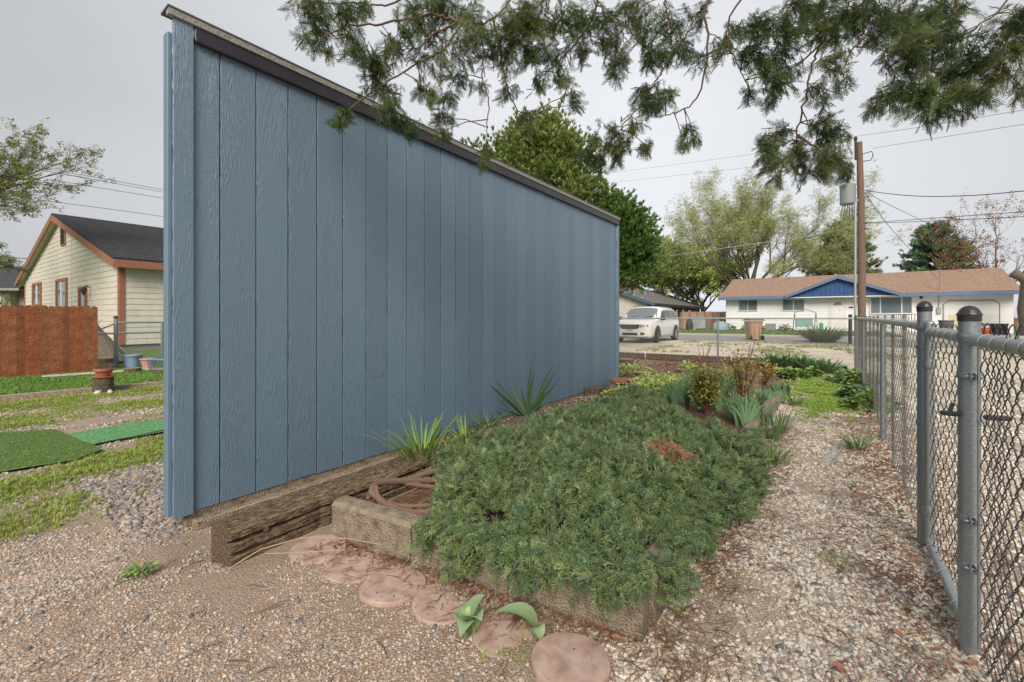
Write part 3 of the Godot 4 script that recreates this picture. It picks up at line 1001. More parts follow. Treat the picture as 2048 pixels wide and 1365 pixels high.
func yellow_house() -> void:
	var t := thing("yellow_house", "cream lap-sided house with rust-brown trim and dark shingle roof behind the red fence", "house", Vector3(0, 0, 0))
	var D := 4.9
	var xr := -19.84
	var xl := -36.3
	var pk := 5.62
	var g := Geo.new()
	g.prism([Vector3(xl, 0.2, -D - 0.02), Vector3(xr - 0.02, 0.2, -D - 0.02), Vector3(xr - 0.02, 2.98, -D - 0.02), Vector3(-28.4, pk, -D - 0.02), Vector3(xl, 3.0, -D - 0.02)], Vector3(0, 0, -13))
	part(t, "wall", g, M.cream)
	g = Geo.new()
	g.bar(Vector3(xl + 0.05, -0.1, -D - 0.05), Vector3(xr - 0.05, 0.21, -D - 12.9))
	part(t, "foundation", g, M.foundation)
	lap(t, Vector3(xl, 0, -D), Vector3(xr, 0, -D), Vector3(0, 0, 1), 0.21, 2.98, 0.2, M.cream, [-28.4 - xl, pk - 0.1])
	lap(t, Vector3(xr, 0, -D), Vector3(xr, 0, -D - 13), Vector3(1, 0, 0), 0.21, 2.95, 0.2, M.cream)
	# corner boards and the seams of the gable wall
	for k in [[xr + 0.02, 0.13, 0.2, 2.95], [xl + 0.1, 0.12, 0.2, 2.95]]:
		g = Geo.new()
		g.bar(Vector3(k[0] - 0.16, k[2], -D + 0.045), Vector3(k[0] + 0.022, k[3], -D - 0.12), 0.006)
		part(t, "corner_board", g, M.rust_trim)
	for x in [-28.75, -26.25]:
		g = Geo.new()
		g.bar(Vector3(x - 0.03, 0.2, -D + 0.03), Vector3(x + 0.03, 4.72, -D + 0.02), 0.003)
		part(t, "seam_strip", g, M.cream)
	# roof: two slopes over the gable, ridge running away
	var r0 := Vector3(-28.4, 5.78, -4.62)
	var er := Vector3(-19.4, 3.12, -4.62)
	var el := Vector3(-37.4, 3.12, -4.62)
	var L := Vector3(0, 0, -14)
	roof_plane(t, "roof", [r0, er, er + L, r0 + L], 0.06, M.shingle_dark)
	shingles(t, er, er + L, r0 - er, 34, M.shingle_dark)
	roof_plane(t, "roof", [r0, el, el + L, r0 + L], 0.06, M.shingle_dark)
	for s in [er, el]:
		g = Geo.new()
		g.prism([r0 + Vector3(0, -0.06, 0.01), s + Vector3(0, -0.06, 0.01), s + Vector3(0, -0.32, 0.01), r0 + Vector3(0, -0.32, 0.01)], Vector3(0, 0, -0.05))
		part(t, "rake_board", g, M.rust_trim)
		g = Geo.new()
		g.prism([r0 + Vector3(0, -0.2, -0.05), s + Vector3(0, -0.2, -0.05), s + Vector3(0, -0.23, -0.05), r0 + Vector3(0, -0.23, -0.05)], Vector3(0, 0, -0.25))
		part(t, "soffit", g, M.cream)
	g = Geo.new()
	g.bar(er + Vector3(-0.03, -0.3, 0.0), er + Vector3(0.02, -0.05, -14), 0.005)
	part(t, "fascia", g, M.rust_trim)
	var e := Vector3(1, 0, 0)
	var o := Vector3(0, 0, 1)
	for k in [[-34.0, 1.75, 1.9, 1.1, [0.95]], [-28.75, 1.3, 1.8, 1.5, [0.9]], [-24.85, 0.35, 0.95, 1.95, []]]:
		window(t, Vector3(k[0], k[1], -D + 0.02), e, o, k[2], k[3], k[4], M.rust_trim, [M.dim_room_sheet, M.blind], 0.13)
	# louvred vent in the gable
	g = Geo.new()
	g.bar(Vector3(-28.0, 4.3, -D + 0.06), Vector3(-27.2, 5.15, -D - 0.02), 0.01)
	var ve := part(t, "gable_vent", g, M.rust_trim)
	for i in 7:
		g = Geo.new()
		g.box(Vector3(-27.6, 4.42 + i * 0.1, -D + 0.075), Vector3(0.6, 0.06, 0.03), 0.004, Basis(Vector3.RIGHT, 0.5))
		part(ve, "louvre", g, M.dark_trim)
	# wall lamp beside the small window
	g = Geo.new()
	g.tube([Vector3(-23.35, 2.3, -D + 0.03), Vector3(-23.35, 2.36, -D + 0.15), Vector3(-23.35, 2.25, -D + 0.22)], 0.02, 5)
	g.lathe([Vector2(0.01, 0.22), Vector2(0.08, 0.15), Vector2(0.09, 0.12), Vector2(0.05, -0.06), Vector2(0.02, -0.1), Vector2(0.0, -0.12)], Vector3(-23.35, 2.1, -D + 0.22), 8)
	part(t, "wall_lamp", g, M.dark_trim)

func grey_house() -> void:
	var p := Vector3(-46.198, 0.157, -5.329)
	p.y = 0.0
	var t := thing("grey_house", "grey house with a low dark roof at the left edge, beyond the cream house", "house", p, 0.6148)
	var g := Geo.new()
	g.bar(Vector3(-7, 0, 0), Vector3(0.3, 3.15, -6))
	part(t, "wall", g, M.tan_board)
	lap(t, Vector3(-7, 0, 0.01), Vector3(0.3, 0, 0.01), Vector3(0, 0, 1), 0.1, 3.1, 0.22, M.tan_board)
	g = Geo.new()
	g.bar(Vector3(-0.2, 0, -0.5), Vector3(1.3, 3.0, -6))
	part(t, "porch_wall", g, M.tan_board)
	roof_plane(t, "roof", [Vector3(-8, 3.2, 0.5), Vector3(1.4, 3.15, 0.5), Vector3(1.3, 5.0, -3.2), Vector3(-8, 5.0, -3.2)], 0.1, M.shingle_dark)
	roof_plane(t, "roof", [Vector3(-8, 3.2, -7), Vector3(1.4, 3.15, -7), Vector3(1.3, 5.0, -3.2), Vector3(-8, 5.0, -3.2)], 0.1, M.shingle_dark)
	g = Geo.new()
	g.bar(Vector3(-8, 2.95, 0.48), Vector3(1.4, 3.12, 0.52), 0.01)
	part(t, "gutter", g, M.tan_board)
	window(t, Vector3(-1.6, 1.0, 0.03), Vector3(1, 0, 0), Vector3(0, 0, 1), 1.3, 1.5, [], M.white_paint, [M.blind])

func tan_house() -> void:
	var t := thing("tan_house", "low pinkish-tan house with a grey roof and blue-green trim behind the white car", "house", Vector3.ZERO)
	var D := 39.6
	var g := Geo.new()
	g.prism([Vector3(-23, 0, -D), Vector3(-13.2, 0, -D), Vector3(-13.2, 2.5, -D), Vector3(-18.1, 4.3, -D), Vector3(-23, 2.5, -D)], Vector3(0, 0, -19))
	part(t, "wall", g, M.pinkish_board)
	lap(t, Vector3(-23, 0, -D), Vector3(-13.2, 0, -D), Vector3(0, 0, 1), 0.1, 2.45, 0.28, M.pinkish_board, [4.9, 4.2])
	g = Geo.new()
	g.bar(Vector3(-13.2, 0, -D - 0.1), Vector3(-13.16, 2.45, -D - 19))
	part(t, "side_wall", g, M.tan_board)
	var r0 := Vector3(-18.1, 4.45, -D + 0.5)
	for s in [Vector3(-12.5, 2.4, -D + 0.5), Vector3(-23.7, 2.4, -D + 0.5)]:
		roof_plane(t, "roof", [r0, s, s + Vector3(0, 0, -20), r0 + Vector3(0, 0, -20)], 0.08, M.shingle_grey)
		g = Geo.new()
		g.prism([r0 + Vector3(0, -0.05, 0.02), s + Vector3(0, -0.05, 0.02), s + Vector3(0, -0.28, 0.02), r0 + Vector3(0, -0.28, 0.02)], Vector3(0, 0, -0.06))
		part(t, "rake_board", g, M.teal_trim)
	g = Geo.new()
	g.bar(Vector3(-12.52, 2.15, -D + 0.45), Vector3(-12.46, 2.36, -D - 19.5))
	part(t, "fascia", g, M.dark_trim)
	g = Geo.new()
	g.bar(Vector3(-13.3, 0, -D + 0.03), Vector3(-13.12, 2.4, -D - 0.06))
	part(t, "corner_board", g, M.teal_trim)
	var e := Vector3(0, 0, -1)
	var o := Vector3(1, 0, 0)
	for k in [[1.9, 0.1, 0.9, 2.0], [5.2, 0.8, 1.1, 1.2], [8.2, 0.8, 1.1, 1.2], [10.6, 0.1, 0.9, 2.0], [13.0, 0.8, 1.6, 1.2]]:
		window(t, Vector3(-13.15, k[1], -D - k[0]), e, o, k[2], k[3], [], M.dark_trim, [M.dim_room_sheet], 0.12)
	for k in [-41.5, -44.5, -47.0]:
		g = Geo.new()
		g.lathe([Vector2(0.1, 0), Vector2(0.1, 0.3), Vector2(0.14, 0.32), Vector2(0.0, 0.4)], Vector3(-15.2, 3.3, k), 8)
		part(t, "roof_vent", g, M.foundation)

func white_house() -> void:
	var t := thing("white_house", "long white house with brown roof and blue entry gable across the street", "house", Vector3.ZERO)
	var D := 43.0
	var g := Geo.new()
	g.bar(Vector3(-7.48, 0, -D - 0.01), Vector3(9.72, 2.7, -D - 9))
	part(t, "wall", g, M.white_board)
	lap(t, Vector3(-7.48, 0, -D), Vector3(9.72, 0, -D), Vector3(0, 0, 1), 0.12, 2.66, 0.25, M.white_board)
	lap(t, Vector3(-7.5, 0, -D - 9), Vector3(-7.5, 0, -D), Vector3(-1, 0, 0), 0.12, 2.66, 0.25, M.white_board)
	var f := -D + 0.75
	# hipped roof: front slope with slanted ends
	var fl := Vector3(-8.0, 2.86, f)
	var fr := Vector3(10.15, 2.86, f)
	var rl := Vector3(-7.2, 4.75, -D - 4.6)
	var rr := Vector3(9.75, 4.75, -D - 4.6)
	var bl := Vector3(-8.0, 2.86, -D - 10)
	var br := Vector3(10.15, 2.86, -D - 10)
	roof_plane(t, "roof", [fl, fr, rr, rl], 0.05, M.shingle_brown)
	shingles(t, fl + Vector3(0.1, 0, 0), fr - Vector3(0.2, 0, 0), (rl + rr - fl - fr) * 0.5, 20, M.shingle_brown)
	roof_plane(t, "roof", [bl, br, rr, rl], 0.05, M.shingle_brown)
	for s in [[fl, bl, rl], [fr, br, rr]]:
		g = Geo.new()
		g.prism(s, Vector3(0, -0.05, 0))
		part(t, "roof_end", g, M.white_board)
	g = Geo.new()
	g.bar(Vector3(-8.0, 2.62, f + 0.03), Vector3(-2.95, 2.84, f - 0.02), 0.01)
	part(t, "fascia", g, M.blue_fascia)
	g = Geo.new()
	g.bar(Vector3(4.05, 2.62, f + 0.03), Vector3(10.15, 2.84, f - 0.02), 0.01)
	part(t, "fascia", g, M.blue_fascia)
	g = Geo.new()
	g.bar(Vector3(-8.0, 2.66, f - 0.03), Vector3(10.1, 2.69, -D - 0.03))
	part(t, "soffit", g, M.white_board)
	# entry gable with vertical blue boards
	var gl := -3.0
	var gr := 4.1
	var pk := Vector3(0.4, 4.25, 0)
	var x := gl + 0.25
	while x < gr - 0.3:
		var x1 := x + 0.27
		var H := func(q: float) -> float:
			return 2.8 + (4.13 - 2.8) * (1.0 - absf(q - pk.x) / ((pk.x - gl) if q < pk.x else (gr - pk.x)))
		g = Geo.new()
		g.prism([Vector3(x, 2.72, f + 0.02), Vector3(x1 - 0.015, 2.72, f + 0.02), Vector3(x1 - 0.015, H.call(x1), f + 0.02), Vector3(x, H.call(x), f + 0.02)], Vector3(0, 0, -0.04))
		part(t, "gable_board", g, M.blue_gable)
		x = x1
	for s in [[gl, 1.0], [gr, -1.0]]:
		var a := Vector3(s[0], 2.84, f + 0.35)
		var b := Vector3(pk.x, 4.27, f + 0.35)
		g = Geo.new()
		g.prism([a, b, b + Vector3(0, -0.2, 0), a + Vector3(0, -0.2, 0)], Vector3(0, 0, -0.06))
		part(t, "rake_board", g, M.blue_fascia)
		g = Geo.new()
		g.prism([a + Vector3(0, 0.004, 0), b + Vector3(0, 0.004, 0), Vector3(pk.x, 4.27, -D - 3.0), Vector3(s[0], 2.84, -D + 0.5)], Vector3(0, 0.05, 0))
		part(t, "gable_roof", g, M.shingle_brown)
	g = Geo.new()
	g.bar(Vector3(gl + 0.3, 2.66, f + 0.05), Vector3(gr - 0.3, 2.74, f - 0.05), 0.01)
	part(t, "gable_beam", g, M.white_paint)
	# windows and door
	var e := Vector3(1, 0, 0)
	var o := Vector3(0, 0, 1)
	window(t, Vector3(-6.5, 1.7, -D + 0.02), e, o, 1.42, 0.9, [0.7], M.white_paint, [M.blind], 0.05)
	window(t, Vector3(-3.25, 1.7, -D + 0.02), e, o, 1.5, 0.9, [0.75], M.white_paint, [M.blind], 0.05)
	window(t, Vector3(2.38, 1.42, -D + 0.02), e, o, 2.35, 1.22, [0.58, 1.78], M.white_paint, [M.blind, M.curtain_blue, M.blind], 0.07)
	g = Geo.new()
	g.bar(Vector3(-0.03, 0.25, -D + 0.03), Vector3(0.86, 2.5, -D + 0.075), 0.01)
	var dr := part(t, "door", g, M.white_paint)
	g = Geo.new()
	for i in 8:
		var a0 := PI * i / 8.0
		var a1 := PI * (i + 1) / 8.0
		g.face([Vector3(0.415, 2.08, -D + 0.081), Vector3(0.415 + cos(a0) * 0.3, 2.08 + sin(a0) * 0.26, -D + 0.081), Vector3(0.415 + cos(a1) * 0.3, 2.08 + sin(a1) * 0.26, -D + 0.081)], o)
	part(dr, "fan_light", g, M.old_wood)
	for k in [0.12, 0.48]:
		g = Geo.new()
		g.bar(Vector3(k, 1.1, -D + 0.07), Vector3(k + 0.26, 1.9, -D + 0.088), 0.012)
		part(dr, "panel", g, M.white_paint)
	g = Geo.new()
	g.lathe([Vector2(0.0, -0.03), Vector2(0.035, 0), Vector2(0.0, 0.03)], Vector3(0.78, 1.25, -D + 0.1), 8)
	part(dr, "handle", g, M.galv)
	g = Geo.new()
	g.bar(Vector3(-0.13, 0.25, -D + 0.0), Vector3(-0.035, 2.6, -D + 0.06), 0.005)
	g.bar(Vector3(0.865, 0.25, -D + 0.0), Vector3(0.96, 2.6, -D + 0.06), 0.005)
	g.bar(Vector3(-0.03, 2.505, -D + 0.0), Vector3(0.86, 2.6, -D + 0.06), 0.005)
	part(t, "door_frame", g, M.white_paint)
	g = Geo.new()
	g.bar(Vector3(1.1, 1.85, -D + 0.025), Vector3(1.36, 1.95, -D + 0.045))
	part(t, "number_plate", g, M.dark_trim)
	# ornament beside the door
	g = Geo.new()
	for i in 7:
		var a := i * 0.9
		g.tube([Vector3(1.5, 2.25, -D + 0.04), Vector3(1.5 + cos(a) * 0.14, 2.25 + sin(a) * 0.2, -D + 0.06)], 0.012, 4)
	part(t, "wall_ornament", g, M.old_wood)
	# garage door: four ribbed sections with clipped upper corners in the opening
	for i in 4:
		g = Geo.new()
		var y0 := 0.1 + i * 0.54
		var pts := [Vector3(6.4, y0, -D + 0.03), Vector3(9.05, y0, -D + 0.03), Vector3(9.05, y0 + 0.53, -D + 0.03), Vector3(6.4, y0 + 0.53, -D + 0.03)]
		if i == 3: pts = [Vector3(6.4, y0, -D + 0.03), Vector3(9.05, y0, -D + 0.03), Vector3(9.05, y0 + 0.3, -D + 0.03), Vector3(8.8, y0 + 0.53, -D + 0.03), Vector3(6.65, y0 + 0.53, -D + 0.03), Vector3(6.4, y0 + 0.3, -D + 0.03)]
		g.prism(pts, Vector3(0, 0, 0.025))
		part(t, "garage_door_panel", g, M.white_paint)
	g = Geo.new()
	g.tube([Vector3(6.36, 0.1, -D + 0.05), Vector3(6.36, 2.03, -D + 0.05), Vector3(6.62, 2.3, -D + 0.05), Vector3(8.83, 2.3, -D + 0.05), Vector3(9.09, 2.03, -D + 0.05), Vector3(9.09, 0.1, -D + 0.05)], 0.03, 5)
	part(t, "garage_frame", g, M.kerb)
	g = Geo.new()
	g.bar(Vector3(6.03, 1.4, -D + 0.02), Vector3(6.25, 1.85, -D + 0.14), 0.01)
	g.tube([Vector3(6.13, 1.85, -D + 0.07), Vector3(6.13, 2.7, -D + 0.07)], 0.025, 5)
	part(t, "electric_meter", g, M.galv_light)
	g = Geo.new()
	g.tube([Vector3(6.13, 2.95, f - 0.4), Vector3(6.13, 4.25, f - 0.4), Vector3(6.05, 4.4, f - 0.4), Vector3(5.95, 4.3, f - 0.4)], 0.035, 6)
	part(t, "service_mast", g, M.galv)
	for k in [[-3.0, 0.6], [2.0, 0.5], [8.0, 0.55]]:
		g = Geo.new()
		g.lathe([Vector2(0.07, 0), Vector2(0.07, k[1] * 0.7), Vector2(0.0, k[1] * 0.7)], Vector3(k[0], 4.35, -D - 4.0), 8)
		part(t, "roof_pipe", g, M.foundation)
	g = Geo.new()
	g.lathe([Vector2(0.0, 0.1), Vector2(0.1, 0.06), Vector2(0.06, -0.08), Vector2(0, -0.1)], Vector3(5.2, 2.55, -D + 0.12), 8)
	part(t, "flood_lamp", g, M.dark_trim)


const CW := 0.04     # half a diamond of the wire fabric

func wire_mesh(h: float, m: Material, r := 0.0017) -> ArrayMesh:
	var g := Geo.new()
	var pts := []
	var k := 0
	var y := 0.0
	var z := 0.0038
	while y < h:
		var s := -1.0 if k % 2 == 0 else 1.0
		var f := 1.0 if k % 2 == 0 else -1.0
		var a := CW * 0.53
		pts.append(Vector3(s * a, y, 0))
		pts.append(Vector3(s * a * 0.72, y + CW * 0.16, z * f))
		pts.append(Vector3(-s * a * 0.72, y + CW * 0.84, z * f))
		y += CW
		k += 1
	pts.append(Vector3(pts[pts.size() - 1].x * 1.2, y, 0))
	g.tube(pts, r, 4, false)
	return g.mesh(m)

# the woven wire between two points, as copies of one bent wire
func fabric(t: Node, a: Vector3, b: Vector3, h: float, m: Material, r := 0.0017) -> void:
	var e := b - a
	var n := int(e.length() / CW)
	var u := e.normalized()
	var bs := Basis(u, Vector3.UP, u.cross(Vector3.UP).normalized())
	var xf := []
	for i in n:
		var q := a + u * (CW * (i + 0.5))
		# a slack fabric bellies a little
		q += bs.z * (0.008 * sin(i * 0.31) + 0.005 * sin(i * 0.113 + 2.0)) + u * rf(-0.0015, 0.0015)
		var o := bs
		if i % 2: o = Basis(-u, Vector3.UP, -bs.z)
		xf.append(Transform3D(o, q + Vector3(0, rf(-0.002, 0.002), 0)))
	var f := copies(t, "wire_fabric", wire_mesh(h, m, r), xf, [Color(1, 1, 1)])
	f.set_meta("kind", "stuff")

func ring(g: Geo, ce: Vector3, ax: Vector3, R: float, r: float, sides := 5, seg := 12, arc := TAU) -> void:
	var b := aim(ax)
	var p := []
	for i in seg + 1:
		var a := arc * i / seg
		p.append(ce + b * Vector3(cos(a) * R, 0, sin(a) * R))
	g.tube(p, r, sides, false)

func dome_post(t: Node, x: float, d: float, r: float, top: float, cap: bool) -> Node:
	var g := Geo.new()
	var pr := [Vector2(r, -0.1), Vector2(r, top - 0.01), Vector2(0, top - 0.01)]
	g.lathe(pr, Vector3(x, 0, -d), 20)
	var p := part(t, "post", g, M.galv)
	if cap:
		g = Geo.new()
		g.lathe([Vector2(r * 1.0, top - 0.021), Vector2(r * 1.08, top - 0.02), Vector2(r * 1.08, top - 0.001), Vector2(r * 1.16, top), Vector2(r * 1.16, top + 0.004), Vector2(r * 1.06, top + 0.007), Vector2(r * 0.96, top + 0.015), Vector2(r * 0.76, top + 0.024), Vector2(r * 0.45, top + 0.031), Vector2(0, top + 0.034)], Vector3(x, 0, -d), 22)
		part(p, "cap", g, M.cap)
	return p

func band(p: Node, x: float, d: float, r: float, y: float, toward: float) -> void:
	# brace band with its bolt ears pointing along the fence
	var g := Geo.new()
	g.lathe([Vector2(r, -0.011), Vector2(r + 0.0045, -0.011), Vector2(r + 0.0045, 0.011), Vector2(r, 0.011)], Vector3(x, y, -d), 18)
	g.box(Vector3(x + 0.006, y, -d - toward * (r + 0.016)), Vector3(0.004, 0.022, 0.03), 0.001)
	g.box(Vector3(x - 0.006, y, -d - toward * (r + 0.016)), Vector3(0.004, 0.022, 0.03), 0.001)
	g.tube([Vector3(x - 0.02, y, -d - toward * (r + 0.02)), Vector3(x + 0.022, y, -d - toward * (r + 0.02))], 0.005, 6)
	part(p, "brace_band", g, M.galv)

func side_fence() -> void:
	var t := thing("chain_link_fence", "weathered chain-link fence running along the gravel path at the right", "fence", Vector3.ZERO)
	var p1 := Vector2(0.39, 2.19)
	var p2 := Vector2(0.385, 3.07)
	var near := Vector2(0.37, -1.4)
	var a := dome_post(t, p1.x, p1.y, 0.029, 1.157, true)
	var b := dome_post(t, p2.x, p2.y, 0.029, 1.2, true)
	dome_post(t, near.x, near.y, 0.03, 1.12, true)
	for k in [[0.395, 5.48], [0.43, 9.35]]: dome_post(t, k[0], k[1], 0.021, 1.1, false)
	dome_post(t, 0.45, 12.57, 0.034, 1.16, true)
	for y in [1.085, 0.95, 0.46, 0.3]: band(a, p1.x, p1.y, 0.029, y, -1)
	for y in [1.095, 1.0, 0.62, 0.33]: band(b, p2.x, p2.y, 0.029, y, 1)
	# top rails
	var g := Geo.new()
	g.tube([Vector3(p1.x, 1.075, -p1.y + 0.04), Vector3(near.x, 1.075, -near.y)], 0.021, 12)
	part(t, "top_rail", g, M.galv_light)
	g = Geo.new()
	g.tube([Vector3(p2.x, 1.105, -p2.y - 0.04), Vector3(0.395, 1.115, -5.48), Vector3(0.43, 1.125, -9.35), Vector3(0.45, 1.13, -12.57)], 0.021, 12)
	part(t, "top_rail", g, M.galv_light)
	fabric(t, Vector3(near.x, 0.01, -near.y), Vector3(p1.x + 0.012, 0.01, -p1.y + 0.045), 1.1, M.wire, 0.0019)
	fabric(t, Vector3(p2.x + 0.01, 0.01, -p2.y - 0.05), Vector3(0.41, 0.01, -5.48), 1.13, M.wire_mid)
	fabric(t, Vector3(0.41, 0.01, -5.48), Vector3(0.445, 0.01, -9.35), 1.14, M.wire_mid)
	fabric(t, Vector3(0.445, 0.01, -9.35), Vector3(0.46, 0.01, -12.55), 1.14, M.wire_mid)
	# flat tension bars and wire ties
	g = Geo.new()
	g.bar(Vector3(p1.x + 0.01, 0.04, -p1.y + 0.05), Vector3(p1.x + 0.014, 1.08, -p1.y + 0.062))
	part(t, "tension_bar", g, M.galv)
	g = Geo.new()
	g.bar(Vector3(p2.x + 0.01, 0.04, -p2.y - 0.05), Vector3(p2.x + 0.014, 1.1, -p2.y - 0.062))
	part(t, "tension_bar", g, M.galv)
	g = Geo.new()
	var d := 1.95
	while d > 0.2:
		ring(g, Vector3(0.388, 1.073, -d), Vector3(0.15, 0, 1), 0.0245, 0.0021)
		d -= rf(0.09, 0.14)
	d = 3.4
	while d < 12.4:
		ring(g, Vector3(0.385 + (d - 3) * 0.007, 1.107 + (d - 3) * 0.0025, -d), Vector3(0.15, 0, 1), 0.0245, 0.0021)
		d += rf(0.3, 0.5)
	for k in [[0.395, 5.48], [0.43, 9.35]]:
		for y in [0.25, 0.55, 0.85]: ring(g, Vector3(k[0], y, -k[1]), Vector3(0, 1, 0.1), 0.024, 0.002)
	part(t, "wire_ties", g, M.wire_light)
	# small gate between the two capped posts
	var gt := thing("walk_gate", "narrow chain-link gate between the two dome-capped posts", "gate", Vector3.ZERO)
	var q1 := p1.y + 0.075
	var q2 := p2.y - 0.065
	g = Geo.new()
	g.tube([Vector3(0.395, 0.03, -q2), Vector3(0.395, 1.12, -q2)], 0.019, 12)
	g.lathe([Vector2(0.021, 1.085), Vector2(0.023, 1.087), Vector2(0.023, 1.118), Vector2(0.018, 1.128), Vector2(0.01, 1.134), Vector2(0, 1.136)], Vector3(0.395, 0, -q2), 14)
	part(gt, "stile", g, M.galv)
	g = Geo.new()
	g.tube([Vector3(0.395, 0.03, -q1), Vector3(0.395, 1.1, -q1)], 0.019, 12)
	part(gt, "stile", g, M.galv)
	g = Geo.new()
	g.tube([Vector3(0.395, 1.08, -q2 + 0.015), Vector3(0.395, 1.078, -q1 - 0.015)], 0.02, 12)
	part(gt, "top_rail", g, M.galv_light)
	g = Geo.new()
	g.tube([Vector3(0.395, 0.05, -q2 + 0.015), Vector3(0.395, 0.05, -q1 - 0.015)], 0.02, 12)
	part(gt, "bottom_rail", g, M.galv_light)
	fabric(gt, Vector3(0.405, 0.04, -q1 - 0.02), Vector3(0.405, 0.04, -q2 + 0.02), 1.07, M.wire, 0.0018)
	g = Geo.new()
	for k in 5:
		ring(g, Vector3(0.395, 1.079, -q1 - 0.1 - k * 0.14), Vector3(0.1, 0, 1), 0.0235, 0.002)
		if k % 2 == 0: ring(g, Vector3(0.395, 0.05, -q1 - 0.12 - k * 0.13), Vector3(0.1, 0, 1), 0.0235, 0.0022)
	part(gt, "wire_ties", g, M.wire_light)
	g = Geo.new()
	for y in [0.92, 0.2]:
		g.tube([Vector3(p2.x, y, -p2.y + 0.045), Vector3(0.395, y, -q2)], 0.014, 8)
		g.lathe([Vector2(0.019, -0.02), Vector2(0.025, -0.02), Vector2(0.025, 0.02), Vector2(0.019, 0.02)], Vector3(0.395, y, -q2), 12)
	part(gt, "hinge", g, M.galv)
	# fork latch on the near post
	g = Geo.new()
	g.box(Vector3(p1.x - 0.052, 0.815, -p1.y + 0.02), Vector3(0.05, 0.016, 0.022), 0.004)
	g.tube([Vector3(p1.x - 0.04, 0.845, -p1.y - 0.01), Vector3(p1.x - 0.055, 0.815, -p1.y + 0.02)], 0.007, 6)
	var la := part(gt, "latch", g, M.cap)
	g = Geo.new()
	g.box(Vector3(p1.x + 0.062, 0.815, -p1.y + 0.03), Vector3(0.07, 0.016, 0.022), 0.004, Basis(Vector3.UP, 0.3))
	part(la, "fork_end", g, M.cap)

func far_fence() -> void:
	var t := thing("chain_link_fence", "low chain-link fence across the far end of the garden before the lot", "fence", Vector3.ZERO)
	for x in [-2.37, -5.3, -8.2]: dome_post(t, x, 12.5, 0.025, 1.1, false)
	var g := Geo.new()
	g.tube([Vector3(0.42, 1.125, -12.57), Vector3(-9.5, 1.115, -12.48)], 0.021, 10)
	part(t, "top_rail", g, M.galv_light)
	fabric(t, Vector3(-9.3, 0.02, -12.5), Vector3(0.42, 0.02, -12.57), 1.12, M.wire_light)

func left_fence() -> void:
	var t := thing("chain_link_fence", "short chain-link fence with two rails between the red fence and the blue wall", "fence", Vector3.ZERO)
	dome_post(t, -13.1, 3.16, 0.042, 1.15, true)
	for d in [4.0, 6.8]: dome_post(t, -13.05, d, 0.028, 1.05, false)
	for y in [1.03, 0.79]:
		var g := Geo.new()
		g.tube([Vector3(-13.08, y, -3.16 if y > 1 else -2.76), Vector3(-13.05, y + 0.03, -9.0)], 0.021, 8)
		part(t, "rail", g, M.galv_light)
	var g := Geo.new()
	g.tube([Vector3(-12.75, 0.88, -2.8), Vector3(-13.1, 1.0, -3.12)], 0.016, 6)
	part(t, "brace", g, M.old_wood)
	fabric(t, Vector3(-13.08, 0.02, -3.2), Vector3(-13.05, 0.02, -8.5), 1.0, M.wire_light)

func red_fence() -> void:
	var t := thing("picket_fence", "rust-red stained board fence with scalloped tops at the left edge", "fence", Vector3(-12.54, 0, -2.73), 0.0)
	var dir := Vector3(-0.195, 0, 1.0).normalized()
	var bs := Basis(dir, Vector3.UP, dir.cross(Vector3.UP))
	var w := 0.104
	var vs := []
	for k in 4:
		# one picket: dog-eared top
		var g := Geo.new()
		var hgt := 1.375 + k * 0.004
		var pts := [Vector3(0.0006, 0.015, 0), Vector3(w - 0.0006, 0.015, 0), Vector3(w - 0.0006, hgt - 0.035, 0), Vector3(w - 0.012, hgt - 0.012, 0), Vector3(w - 0.03, hgt, 0), Vector3(0.028, hgt, 0), Vector3(0.012, hgt - 0.012, 0), Vector3(0.0006, hgt - 0.035, 0)]
		g.prism(pts, Vector3(0, 0, 0.016))
		vs.append(g.mesh(M.pickets[k]))
	for i in 38:
		var o := part_mesh(t, "picket", vs[(i * 7 + i / 3) % 4])
		o.transform = Transform3D(bs, bs.x * (i * w) + bs.z * rf(-0.002, 0.002))
	for y in [0.3, 1.1]:
		var g := Geo.new()
		g.box(bs * Vector3(2.0, y, 0.04), Vector3(3.9, 0.08, 0.04), 0.004, bs)
		part(t, "rail", g, M.picket)
	for x in [0.1, 2.4]:
		var g := Geo.new()
		g.box(bs * Vector3(x, 0.65, 0.105), Vector3(0.09, 1.3, 0.09), 0.006, bs)
		part(t, "post", g, M.picket)


